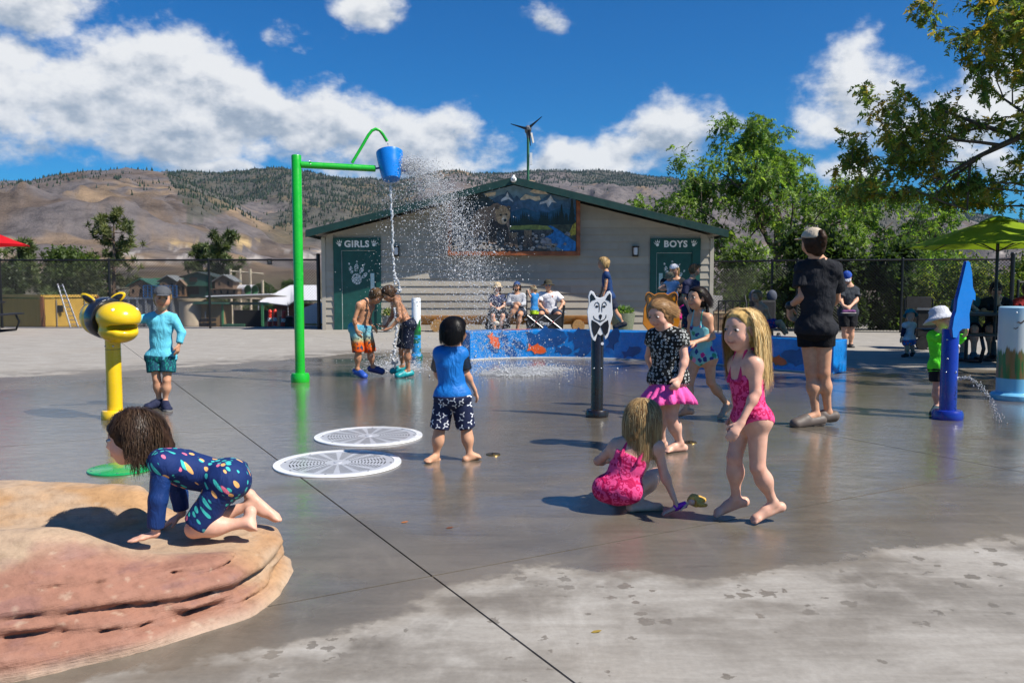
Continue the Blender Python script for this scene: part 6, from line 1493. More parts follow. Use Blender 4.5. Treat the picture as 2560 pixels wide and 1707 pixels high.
def canvas(name, col, tr=.3):
    m_, n, b = base_mat(name); co = n.coord('Object'); c_ = n.mix(n.mr(n.noise(co, 4, 4), .3, .7), tuple(x * .9 for x in col), tuple(x * 1.08 for x in col)); n.put(b.inputs['Base Color'], c_); b.inputs['Roughness'].default_value = .85; b.inputs['Specular IOR Level'].default_value = .2
    n.put(b.inputs['Normal'], n.bump(n.noise(co, 200, 2), .15, .002)); tt = n.new('ShaderNodeBsdfTranslucent'); n.put(tt.inputs[0], c_); mx = n.new('ShaderNodeMixShader'); mx.inputs[0].default_value = tr; n.l.new(b.outputs[0], mx.inputs[1]); n.l.new(tt.outputs[0], mx.inputs[2]); n.l.new(mx.outputs[0], n.n['Material Output'].inputs[0]); return m_
umbrella('patio_umbrella', 'lime green patio umbrella shading the picnic table', bu, P(2491, 549, YU).z, P(2291, 618, YU).z, 1.38, canvas('lime_cloth', (.27, .40, .012)), 8, math.radians(195))
br = P(-75, 700, 20.6); umbrella('patio_umbrella', 'red patio umbrella over the black picnic table', br, P(0, 560, 20.6).z, P(65, 612, 20.6).z, 1.38, canvas('red_cloth', (.62, .012, .02)), 8, math.radians(3))
def picnic(label, base, rz, zt=.74):
    t = thing('picnic_table', label, 'table', base, rz); m = MB(); m.box((0, 0, zt), (1.7, .76, .045)); m.build('table_top', BLACKP, t, bevel=.01)
    for s in (-1, 1):
        m = MB(); m.box((0, s * .68, .45), (1.7, .27, .04)); m.build('seat', BLACKP, t, bevel=.01)
        m = MB(); x = s * .6; m.tube([(x, -.7, .43), (x, -.78, .25), (x, -.7, .05), (x, -.4, .03), (x, .4, .03), (x, .7, .05), (x, .78, .25), (x, .7, .43)], .028, 10); m.tube([(x, -.3, .03), (x, -.3, zt)], .028, 10); m.tube([(x, .3, .03), (x, .3, zt)], .028, 10); m.build('frame', BLACKM, t, True)
    return t
picnic('black metal picnic table under the lime umbrella', (bu.x, YU, 0), .0)
picnic('black metal picnic table under the red umbrella', (br.x + .1, 20.55, 0), math.pi / 2 + .15)
# cooler cart in the shade
Yc = 15.6; c = P(2310, 850, Yc); t = thing('utility_cart', 'black folding utility cart with tall handle in the shade', 'cart', (c.x, Yc, 0)); w = P(2345, 800, Yc).x - P(2275, 800, Yc).x
m = MB(); m.box((0, 0, .48), (w, .5, .52)); m.build('body', BLACKP, t, bevel=.02); m = MB(); m.box((0, -.26, .75), (w + .02, .03, .04)); m.build('rim', STEEL, t)
m = MB(); zz = P(2310, 744, Yc).z; m.tube([(-w / 2, .25, .7), (-w / 2, .25, zz - .05), (-w / 2 + .05, .25, zz), (w / 2 - .05, .25, zz), (w / 2, .25, zz - .05), (w / 2, .25, .7)], .016, 8); m.build('handle', BLACKM, t, True); m = MB(); m.box((0, .25, .86), (w - .06, .03, .22)); m.build('back_panel', CAN, t)
for sx in (-1, 1):
    for sy in (-1, 1): m = MB(); m.lathe([(.04, -.03), (.12, -.03), (.12, .03), (.04, .03)], (sx * (w / 2 - .1), sy * .27, .12), 18, Matrix.Rotation(math.pi / 2, 3, 'X')); m.build('wheel', BLACKP, t, True)
c = P(1905, 800, 17.6); t = thing('stroller', 'dark stroller with grey headrests behind the seated shirtless boy', 'stroller', (c.x, 17.6, 0)); zt = P(1905, 728, 17.6).z
m = MB(); m.box((0, 0, .62), (.5, .3, .5)); m.build('seat', CAN, t, bevel=.04)
for s in (-1, 1):
    m = MB(); m.ball((s * .19, -.02, zt - .10), (.11, .09, .13), 14, 10); m.build('headrest', mat('slate_cloth', (.06, .07, .10), .8), t, True)
    m = MB(); m.tube([(s * .27, .1, .1), (s * .27, .25, .8), (s * .27, .4, .98)], .014, 8); m.build('frame', BLACKM, t, True)
    for y_ in (-.3, .2): m = MB(); m.lathe([(.04, -.02), (.1, -.02), (.1, .02), (.04, .02)], (s * .26, y_, .1), 16, Matrix.Rotation(math.pi / 2, 3, 'Y')); m.build('wheel', BLACKP, t, True)

# ================================================================== falling and splashing water
WATER, n, b = base_mat('water_drop'); b.inputs['Base Color'].default_value = (.93, .96, 1, 1); b.inputs['Roughness'].default_value = .05; b.inputs['IOR'].default_value = 1.33; b.inputs['Transmission Weight'].default_value = .45; n.put(b.inputs['Base Color'], n.mix(n.noise(n.coord('Object'), 3), (.86, .9, .95), (.97, .98, 1)))
def drops(name, label, Pts, rad, seed):
    n_ = len(Pts); o6 = np.array([(1, 1, 1), (-1, -1, 1), (-1, 1, -1), (1, -1, -1)], float) * .85; f8 = np.array([(0, 2, 1), (0, 1, 3), (0, 3, 2), (1, 2, 3)])
    V = Pts[:, None, :] + o6[None] * rad[:, None, None] * np.array([1, 1, 1.5]); Ft = (f8[None] + (np.arange(n_) * 4)[:, None, None]).reshape(-1, 3)
    tag(link(name, np_mesh(name, V.reshape(-1, 3), Ft, True), WATER), label, 'water', kind='stuff')
r = np.random.default_rng(5)
def ballistic(p0, v, t_): return p0 + v * t_[:, None] + np.array([0, 0, -4.9]) * (t_ ** 2)[:, None]
n_ = 26000; b0 = np.array(BUCK) + np.array([.13, 0, .02]); v = np.stack([np.where(r.random(n_) < .6, r.normal(1.65, .32, n_), r.normal(1.2, .75, n_)), r.normal(0, .4, n_), r.normal(.3, .45, n_)], 1); tt = r.random(n_) ** .75 * .82; pp = ballistic(b0 + r.normal(size=(n_, 3)) * .05, v, tt); pp = pp[pp[:, 2] > .01]
n2 = 900; v2 = np.stack([r.normal(.1, .5, n2), r.normal(-.05, .3, n2), r.normal(-.3, .4, n2)], 1); p2 = ballistic(np.array(BUCK) + np.array([0, 0, -.2]) + r.normal(size=(n2, 3)) * .07, v2, r.random(n2) * .66); p2 = p2[p2[:, 2] > .01]
allp = np.vstack([pp, p2]); drops('water_spray', 'white spray of drops fanning out from the blue bucket', allp, r.gamma(2.0, .0010, len(allp)) + .0008, 1)
def ground_splash(cx, cy, n_, sp_, up, sx=1.0):
    a = r.uniform(0, 6.283, n_); s = np.abs(r.normal(0, sp_, n_)); v = np.stack([np.cos(a) * s * sx, np.sin(a) * s, np.abs(r.normal(0, up, n_))], 1); t_ = r.random(n_) * (2 * v[:, 2] / 9.8); return ballistic(np.array([cx, cy, .004]) + np.stack([r.normal(0, .12 * sx, n_), r.normal(0, .12, n_), np.zeros(n_)], 1), v, t_)
ga = G(990, 925); gb = G(1290, 935); gs = np.vstack([ground_splash(ga.x, ga.y, 8000, 1.25, 1.0, 1.2), ground_splash(gb.x, gb.y, 11000, 1.5, .75, 1.6), ground_splash(gb.x + .4, gb.y + .6, 2500, 1.4, .6, 1.5)])
drops('ground_splash', 'white splashing water where the spray hits the wet floor', gs, r.gamma(2.0, .0012, len(gs)) + .0008, 2)
# the pouring stream: a wavering rope of water that splits low down
def rope(name, label, pts, rad, seed, wob=.012):
    rr_ = random.Random(seed); P_ = []; R_ = []; N = 70
    for i in range(N):
        f = i / (N - 1) * (len(pts) - 1); k = min(int(f), len(pts) - 2); p = Vector(pts[k]).lerp(Vector(pts[k + 1]), f - k); P_.append(p + Vector((rr_.gauss(0, wob), rr_.gauss(0, wob), 0)) * (.3 + .7 * i / N)); R_.append(rad * rr_.uniform(.55, 1.25))
    m = MB(); m.tube(P_, R_, 8); o = m.build(name, WATER, None, True); tag(o, label, 'water', kind='stuff')
Yst = BUCK.y - .02; Q = lambda u, v: P(u, v, Yst)
rope('water_stream', 'rope of water pouring from the blue bucket onto two boys', [Q(975, 452), Q(978, 500), Q(980, 560), Q(983, 620), Q(984, 660), Q(987, 690), Q(986, 712)], .014, 3)
rope('water_stream', 'thin branch of the pouring water splitting above the boys heads', [Q(986, 688), Q(997, 705), Q(999, 725), Q(992, 735)], .012, 4)
rope('water_stream', 'lower run of poured water falling between the two boys', [P(986, 770, Yst + .12), P(992, 800, Yst + .12), P(989, 850, Yst + .1), P(985, 900, Yst + .1), G(988, 928)], .016, 6, .022)
rope('water_stream', 'jet of water from the green spout into the blue bucket', [BUCK + Vector((-.03, 0, .29)), BUCK + Vector((0, 0, .16)), BUCK + Vector((.02, 0, .0))], .008, 5, .003)
tt = np.linspace(0, 1, 260); jet = np.array(SHK) + np.outer(tt * .52, np.array([.62, -.35, .35])); jet[:, 2] -= 4.9 * (tt * .36) ** 2; jet += r.normal(size=jet.shape) * (.004 + .02 * tt[:, None]); jet = jet[jet[:, 2] > .004]
drops('water_jet', 'small arc of water squirting from the royal blue post', jet, r.uniform(.002, .006, len(jet)), 7)
# ================================================================== people
FAIR = (.68, .40, .275); PINKISH = (.72, .42, .305); TAN = (.52, .27, .15); WARM = (.60, .335, .205)
def skin_mat():
    m_, n, b = base_mat('skin'); co = n.coord('Object'); c = n.mix(1.0, n.attr('Col', 'Color'), n.ramp(n.noise(co, 22, 4, .6), [(.3, (.88, .80, .78)), (.7, (1.08, 1.07, 1.06))]), 'MULTIPLY')
    n.put(b.inputs['Base Color'], c); n.put(b.inputs['Roughness'], n.mr(n.noise(co, 40, 3), .3, .7, .42, .58)); b.inputs['Specular IOR Level'].default_value = .38
    b.inputs['Subsurface Weight'].default_value = .08; b.inputs['Subsurface Radius'].default_value = (.5, .2, .1); b.inputs['Subsurface Scale'].default_value = .02
    n.put(b.inputs['Normal'], n.bump(n.noise(co, 160, 3), .06, .002)); return m_
SKIN = skin_mat(); EYEW = mat('eye_white', (.55, .52, .50), .45, var=.02); EYED = mat('eye_dark', (.03, .025, .022), .3); 
def hairm(nm, c): return mat('hair_' + nm, c, .5, var=.45, scale=30, spec=.12)
def cloth(nm, c, r=.8, var=.10, wet=0.0): return mat('cloth_' + nm, c, r, var=var, scale=9, bump=.25, bscale=120, spec=.25, wrinkle=.55)
class Per: pass
def person(label, Y0, J, h, face=(0, -1, 0), hh=None, skin=FAIR, b=1.0, res=.007, curl=(.25, .25), palm=(None, None), eyes=True, hairc=(.2, .12, .06), foot=True, group=None, up=None, zmin=None, neck=1.0):
    p = Per(); p.h = h; p.res = res; p.b = b; j = {}
    for k_, v in J.items():
        if isinstance(v, Vector): j[k_] = np.array(v)
        elif v[2] == 'g': j[k_] = np.array(G(v[0], v[1], .012))
        else: j[k_] = np.array(P(v[0], v[1], Y0 + v[2]))
    p.j = j; Q = (j['hL'] + j['hR']) / 2; C = (j['sL'] + j['sR']) / 2; p.Q, p.C = Q, C
    upv_ = nrm(C - Q); side = j['sL'] - j['sR'] + .6 * (j['hL'] - j['hR']); side = nrm(side - upv_ * (side @ upv_)); front = np.cross(side, upv_); p.up, p.side, p.front = upv_, side, front
    H = (hh or .19 * h) * (.94 if h < 1.5 else .97); p.H = H; f = nrm(face); u0 = nrm(j['hd'] - j['nk']) * .5 + np.array([0, 0, 1.0]) if up is None else np.array(up, float); u0 = nrm(u0 - f * (u0 @ f)); p.f, p.u, p.l = f, u0, np.cross(u0, f)
    hd = j['hd']; p.hd = hd
    allz = [j[k_][2] for k_ in j]; ft = [j[k_] for k_ in ('aL', 'aR') if k_ in j]; bx_ = np.mean(ft, 0) if ft else Q
    zb = 0.0 if zmin is None else zmin
    p.root = thing('person', label, 'person', (bx_[0], bx_[1], zb), group=group)
    s = Sdf(); p.w = Q + (C - Q) * .42; p.ch = Q + (C - Q) * .72; u = h * b
    for (a, c_, ra, rb, fl, k_) in torso(p): s.cone(a, c_, ra, rb, k_, fl, front)
    for sd_ in 'LR':
        hp_ = j['h' + sd_]; s.ball(hp_ - front * .012 * h - upv_ * .008 * h, .054 * u, .05)
        s.cone(j['nk'], j['s' + sd_], .034 * u, .037 * u, .03)
        if 'e' + sd_ in j:
            e, w = j['e' + sd_], j['w' + sd_]; s.cone(j['s' + sd_], e, .0285 * u, .0228 * u, .02); s.cone(e, w, .0228 * u, .0155 * u, .012); s.ball(e + (w - e) * .25, .0242 * u, .02)
            fg = j.get('f' + sd_); hand(p, s, sd_, w, fg if fg is not None else w + (w - e), curl[0 if sd_ == 'L' else 1], palm[0 if sd_ == 'L' else 1])
        if 'k' + sd_ in j:
            kn = j['k' + sd_]; s.cone(hp_, kn, .0525 * u, .0355 * u, .02)
            if 'a' + sd_ in j:
                an = j['a' + sd_]; th = nrm(kn - hp_); sh = nrm(an - kn); s.cone(kn, an, .0345 * u, .0205 * u, .015); back = nrm(th - sh * (th @ sh)) * 1.0 if abs(th @ sh) < .985 else -front
                if back @ front > 0 and abs(th @ sh) > .9: back = -back
                back = -front + sh * (front @ sh) if (th @ sh) > .6 else -th + sh * (th @ sh)
                s.ball(kn + (an - kn) * .36 + nrm(back) * .005 * h, .0300 * u, .06)
                if 't' + sd_ in j: feet(p, s, sd_, kn, an, j['t' + sd_])
    s.ball(Q - front * .018 * h - upv_ * .004 * h, .058 * u, .05)
    # head
    L_, f_, U_ = p.l, f, u0; R3_ = np.array([L_, f_, U_]); X = lambda l, q, z: hd + L_ * l * H + f_ * q * H + U_ * z * H; p.X = X; p.R = R3_
    s.cone(j['nk'] - upv_ * .02 * h, X(0, -.08, -.22), .035 * h * neck, .031 * h * neck, .02)
    s.ell(X(0, -.07, .13), R3_, (.365 * H, .455 * H, .375 * H), .03); s.ell(X(0, .10, -.12), R3_, (.295 * H, .315 * H, .36 * H), .03); s.ball(X(0, .235, -.385), .085 * H, .1 * H)
    for q in (-1, 1): s.ball(X(q * .165, .225, -.17), .12 * H, .1 * H); s.ell(X(q * .355, -.05, -.03), R3_, (.035 * H, .075 * H, .125 * H), .02 * H)
    s.cone(X(0, .375, .02), X(0, .435, -.10), .024 * H, .040 * H, .07 * H)
    if res < .0075:
        for q in (-1, 1): s.ball(X(q * .155, .47, .03), .075 * H, .06 * H, '-')
        s.cone(X(-.06, .385, -.265), X(.06, .385, -.265), .026 * H, .026 * H, .04 * H)
    V, Qd = s.mesh(res); V = laplace(V, Qd, 1, .45)
    col = np.repeat(np.array(skin)[None], len(V), 0); rel = (V - hd) / H; lc = rel @ R3_.T
    def near(a, c_, r0, r1):
        a = np.array(a); ba = np.array(c_) - a; q_ = lc - a; t_ = np.clip((q_ @ ba) / max(1e-9, ba @ ba), 0, 1); return 1 - smoothstep(r0, r1, np.linalg.norm(q_ - t_[:, None] * ba, axis=1))
    def tint(w, c_): nonlocal col; col = col * (1 - w[:, None]) + np.array(c_) * w[:, None]
    sk = np.array(skin)
    for q in (-1, 1): tint(near((q * .19, .32, -.16), (q * .19, .32, -.16), .06, .22) * .35, sk * np.array([1.05, .72, .70]))
    for k_ in ('kL', 'kR', 'eL', 'eR'):
        if k_ in j: tint((1 - smoothstep(.03 * h, .075 * h, np.linalg.norm(V - j[k_], axis=1))) * .22, sk * np.array([1.0, .74, .70]))
    for q in (-1, 1):
        tint(near((q * .08, .40, .118), (q * .24, .36, .145), .016, .042) * .8, np.array(hairc) * .8); tint(near((q * .10, .40, .055), (q * .22, .37, .05), .012, .04) * .8, sk * .22)
    [tint(near((0, .41, -.285), (q * .10, .37, -.250), .022, .05) * .55, (.46, .15, .13)) for q in (-1, 1)]; [tint(near((0, .42, -.285), (q * .09, .38, -.250), .004, .020) * .75, (.14, .035, .03)) for q in (-1, 1)]
    tint(near((-.035, .47, -.16), (.035, .47, -.16), .01, .035) * .6, sk * .5)
    me = np_mesh('body', V - np.array(p.root.location), Qd, True, col); link('body', me, SKIN, p.root)
    if eyes:
        for q in (-1, 1):
            m = MB(); c_ = X(q * .155, .365, .03); RR = Matrix([list(L_), list(f_), list(U_)]).transposed(); m.ball(c_, (.060 * H, .052 * H, .034 * H), 12, 8, RR); m.build('eye', EYEW, p.root, True, world=True)
            m = MB(); m.ball(c_ + f_ * .034 * H, (.040 * H, .024 * H, .034 * H), 10, 6, RR); m.build('iris', EYED, p.root, True, world=True)
    return p
def torso(p, inf=0.0):
    h, b = p.h, p.b; u = h * b; up, sd_ = p.up, p.side; j = p.j; k = .035
    return [(p.Q, p.w, .080 * u + inf, .077 * u + inf, .76, k), (p.w, p.ch, .079 * u + inf, .088 * u + inf, .72, k), (p.ch, p.C - up * .050 * h, .088 * u + inf, .070 * u + inf, .70, k),
            (j['sL'] - up * .022 * h - sd_ * .012 * h, j['sR'] - up * .022 * h + sd_ * .012 * h, .044 * u + inf, .044 * u + inf, 1.0, k), (j['hL'], j['hR'], .060 * u + inf, .060 * u + inf, .98, k)]
def hand(p, s, sd_, w, fg, curl, palm):
    h = p.h * p.b ** .5; d = nrm(fg - w); n = (p.Q - w) if palm is None else np.array(palm, float); n = n - d * (n @ d); n = nrm(n); lat = np.cross(d, n); sg = 1 if lat @ (p.front if palm is None else (p.side * (-1 if sd_ == 'L' else 1))) > 0 else -1; t = lat * sg
    s.cone(w, w + d * .046 * h, .019 * h, .0235 * h, .012, .55, n)
    for i, (ln, c0) in enumerate(((.88, 1), (1, 1), (.95, 1.1), (.74, 1.2))):
        b0 = w + d * .050 * h + t * (1.5 - i) * .0128 * h; a1 = curl * c0; d1 = d * math.cos(a1) + n * math.sin(a1); d2 = d * math.cos(a1 * 2.3) + n * math.sin(a1 * 2.3); m_ = b0 + d1 * .027 * h * ln
        s.cone(b0, m_, .0075 * h, .0068 * h, .004); s.cone(m_, m_ + d2 * .025 * h * ln, .0068 * h, .0055 * h, .003)
    b0 = w + d * .016 * h + t * .017 * h; d1 = nrm(d * .75 + t * .6 + n * .25); m_ = b0 + d1 * .028 * h; s.cone(b0, m_, .0095 * h, .008 * h, .006); s.cone(m_, m_ + nrm(d * .9 + t * .25 + n * .3) * .022 * h, .0078 * h, .0062 * h, .003)
def footframe(p, kn, an, toe):
    fd = nrm(toe - an); upf = nrm(kn - an); upf = nrm(upf - fd * (upf @ fd)); fd2 = nrm(fd * 1.0 + upf * .25); upf = nrm(nrm(kn - an) - fd2 * (nrm(kn - an) @ fd2)); return fd, upf
def feet(p, s, sd_, kn, an, toe):
    h = p.h * p.b ** .5; fd, upf = footframe(p, kn, an, toe); lat = np.cross(fd, upf); heel = an - upf * .030 * h - nrm(fd + upf * .35) * .030 * h; sole = toe - fd * .03 * h
    s.ball(heel, .0245 * h, .015); s.cone(an, (an + sole) / 2 - upf * .0 * h, .025 * h, .0215 * h, .015); s.cone(heel, sole, .021 * h, .020 * h, .012); s.cone((an + sole) / 2, sole, .022 * h, .018 * h, .012)
    ba = sole - lat * .014 * h; bb = sole + lat * .014 * h; s.cone(ba, bb, .0165 * h, .0165 * h, .01, .8, upf)
    ls = 1 if (sd_ == 'L') == (lat @ p.side > 0) else -1
    for i in range(5): s.cone(sole + lat * (i - 2) * .0105 * h, toe + lat * (i - 2) * .0125 * h - fd * abs(i - 1.5) * .006 * h, .009 * h, .0075 * h, .004)
def joinmesh(parts):
    V, Q, o = [], [], 0
    for v, q in parts: V.append(v); Q.append(q + o); o += len(v)
    return np.vstack(V), np.vstack(Q)
def emit(p, name, parts, material, sm=1, parent=None):
    V, Q = joinmesh([(laplace(v, q, sm, .4) if sm else v, q) for v, q in parts if len(v)]); return link(name, np_mesh(name, V - np.array(p.root.location), Q, True), material, p.root)
def top(p, material, sleeve=.55, hem=.06, inf=.011, name='shirt', sleeve_mat=None, noise=.0028, neckr=.046, loose=.012, scoop=0.0, flare=.012):
    """shirt: torso shell with a hem, sleeves cut square; sleeve counts upper arm 0-1, forearm 1-2"""
    h, u = p.h, p.h * p.b; s = Sdf(); j = p.j; r_ = p.res; p.hem = hem
    for (a, c, ra, rb, fl, k) in torso(p, inf): s.cone(a, c, ra, rb, k, fl, p.front)
    for q in 'LR': s.cone(j['nk'] - p.up * .012 * h, j['s' + q], .030 * u + inf, .034 * u + inf, .03); s.ball(j['h' + q] - p.front * .010 * h - p.up * .006 * h, .053 * u + inf, .06)
    s.ball(p.Q - p.front * .018 * h - p.up * .004 * h, .058 * u + inf, .05); lo = p.Q - p.up * (hem + .03) * h; s.cone(p.Q, lo, .080 * u + inf + .004, .084 * u + inf + flare, .03, .78, p.front)
    s.ball(j['nk'] + p.up * .020 * h + p.front * (.012 + scoop) * h, neckr * h, .008, '-')
    parts = [s.mesh(r_, cuts=[(p.Q - p.up * hem * h, -p.up)], noise=noise * 1.5, nfreq=24, seed=int(h * 999))]; sl = []
    for q in 'LR':
        if sleeve <= 0 or 'e' + q not in j: continue
        a, e, w = j['s' + q], j['e' + q], j['w' + q]; s = Sdf(); ex = inf * .75
        if sleeve <= 1:
            d = nrm(e - a); E = a + (e - a) * sleeve; s.cone(a, E + d * .02, .035 * u + ex, .030 * u + ex + loose, .02); cut = [(E, d)]
        else:
            d = nrm(w - e); E = e + (w - e) * (sleeve - 1); s.cone(a, e, .034 * u + ex, .028 * u + ex, .02); s.cone(e, E + d * .02, .028 * u + ex, .021 * u + ex + loose * .3, .015); cut = [(E, d)]
        sl.append(s.mesh(r_, cuts=cut, noise=noise * .8, nfreq=30, seed=5))
    if sleeve_mat is None: return emit(p, name, parts + sl, material)
    o = emit(p, name, parts, material)
    for q in sl: emit(p, 'sleeve', [q], sleeve_mat)
    return o
def shorts(p, material, frac=.6, waist=.055, inf=.011, loose=.012, name='shorts', noise=.003, mat2=None):
    h, u = p.h, p.h * p.b; j = p.j; s = Sdf(); up = p.up; waist = min(waist, .035 - p.hem) if hasattr(p, 'hem') and name == 'shorts' else waist
    s.cone(p.Q, p.w, .080 * u + inf, .078 * u + inf, .03, .78, p.front); s.cone(j['hL'], j['hR'], .060 * u + inf, .060 * u + inf, .03, 1.0, p.front)
    for q in 'LR': s.ball(j['h' + q] - p.front * .012 * h - up * .008 * h, .054 * u + inf, .05)
    s.ball(p.Q - p.front * .018 * h - up * .004 * h, .058 * u + inf, .05); cutn = [(p.Q + up * waist * h, up)]; parts = [s.mesh(p.res, cuts=cutn, noise=noise * .5)]
    for q in 'LR':
        if 'k' + q not in j: continue
        a, k = j['h' + q], j['k' + q]; d = nrm(k - a); E = a + (k - a) * frac; s = Sdf(); s.cone(a - d * .01, E + d * .02, .058 * u + inf, (.056 - .0195 * frac) * u + inf + loose, .02); parts.append(s.mesh(p.res, cuts=[(E, d)] + (cutn if -(d @ up) > .75 else []), noise=noise, nfreq=24, seed=9))
    return emit(p, name, parts, material)
def swimsuit(p, material, name='swimsuit', inf=.0045, strapm=None, leg=.0):
    h, u = p.h, p.h * p.b; j = p.j; s = Sdf(); up = p.up
    for (a, c, ra, rb, fl, k) in torso(p, inf): s.cone(a, c, ra, rb, k, fl, p.front)
    for q in 'LR': s.ball(j['h' + q] - p.front * .016 * h - up * .010 * h, .056 * u + inf, .03); s.cone(j['h' + q], j['h' + q] + (j['k' + q] - j['h' + q]) * .25, .056 * u + inf, .052 * u + inf, .02)
    s.ball(p.Q - p.front * .018 * h - up * .004 * h, .058 * u + inf, .05); cuts = [(p.C - up * .048 * h, up)]; s.ell(p.C - up * .035 * h + p.front * .06 * h, np.array([p.side, p.front, up]), (.042 * h, .05 * h, .030 * h), .01, '-')
    for q, sg in (('L', 1), ('R', -1)):
        d = nrm(j['k' + q] - j['h' + q]); n_ = nrm(d * .80 + p.side * sg * .42 + p.front * .10); cuts.append((j['h' + q] + d * (.040 + leg) * h - p.side * sg * .010 * h, n_))
    for q in 'LR': s.ball(j['s' + q] - up * .03 * h + (j['s' + q] - p.C) * .10, .052 * h, .01, '-')
    parts = [s.mesh(p.res * .9, cuts=cuts, noise=.0008, nfreq=40)]
    o = emit(p, name, parts, material)
    for sg, q in ((1, 'L'), (-1, 'R')):
        t0 = p.C - up * .075 * h + p.side * sg * .045 * h; s = Sdf(); fz_ = .070 * u; top_ = j['nk'] + (j['s' + q] - j['nk']) * .48 + up * (.036 * u + .011); s.cone(t0 + p.front * fz_, top_ + p.front * .018 * h - up * .008 * h, .010, .009, .006); s.cone(top_ + p.front * .018 * h - up * .008 * h, top_ - p.front * .018 * h - up * .006 * h, .009, .009, .006); s.cone(top_ - p.front * .018 * h - up * .006 * h, t0 - p.front * fz_, .009, .010, .006)
        emit(p, 'strap', [s.mesh(.004)], strapm or material)
    return o
def skirt(p, material, z0, length, r0, r1, nr=13, amp=.07, name='skirt'):
    h = p.h; up, sd_, fr_ = p.up * .5 + np.array([0, 0, .5]), p.side, p.front; up = nrm(up); m = MB(); V = []; N = 120; rows = 9; base = p.Q + up * z0 * h
    for i in range(rows):
        f = i / (rows - 1); 
        for k in range(N):
            a = 2 * math.pi * k / N; rr_ = (r0 + (r1 - r0) * smoothstep(.22, 1.0, f) ** .8) * h * (1 + amp * f * math.sin(nr * a + .7 * math.sin(3 * a)) * (f > .3)); rr_ *= 1 - .30 * abs(math.sin(a)) * (1 - .75 * f)
            V.append(tuple(base - up * length * h * f + sd_ * rr_ * math.cos(a) + fr_ * rr_ * math.sin(a) + up * .012 * h * math.sin(2 * a + .5) * f))
    fs = []
    for i in range(rows - 1):
        for k in range(N): fs.append((i * N + k, (i + 1) * N + k, (i + 1) * N + (k + 1) % N, i * N + (k + 1) % N))
    m.add(V, fs); o = m.build(name, material, p.root, True, world=True); md = o.modifiers.new('th', 'SOLIDIFY'); md.thickness = .004; return o
def shoe(p, q, material, sole=None, inf=.006, strap=None, clog=False):
    j = p.j; an, toe, kn = j['a' + q], j['t' + q], j['k' + q]; h = p.h * p.b ** .5; fd, upf = footframe(p, kn, an, toe); heel = an - upf * .030 * h - nrm(fd + upf * .35) * .030 * h; sl = toe - fd * .025 * h; s = Sdf(); lat = np.cross(fd, upf)
    s.cone(heel, sl, .0255 * h + inf, .025 * h + inf, .015); s.cone(heel - lat * .004, sl - lat * .012 * h, .022 * h + inf, .020 * h + inf, .015); s.cone(heel + lat * .004, sl + lat * .012 * h, .022 * h + inf, .020 * h + inf, .015)
    if not clog: s.cone(an - upf * .012 * h, (an + sl) / 2, .029 * h + inf, .024 * h + inf, .015)
    else: s.cone((an + sl) / 2, sl, .027 * h + inf, .026 * h + inf, .015)
    zf = min(heel[2], sl[2]); pl = heel - upf * .026 * h; emit(p, 'shoe', [s.mesh(max(.007, p.res * .85), cuts=[(pl + upf * .004, -upf)])], material)
    s = Sdf(); s.cone(heel, sl, .030 * h + inf, .030 * h + inf, .01); s.cone(sl - lat * .01 * h, sl + lat * .01 * h, .028 * h + inf, .028 * h + inf, .01); emit(p, 'sole', [s.mesh(max(.007, p.res * .85), cuts=[(pl + upf * .008, upf), (pl - upf * .008, -upf)])], sole or material)
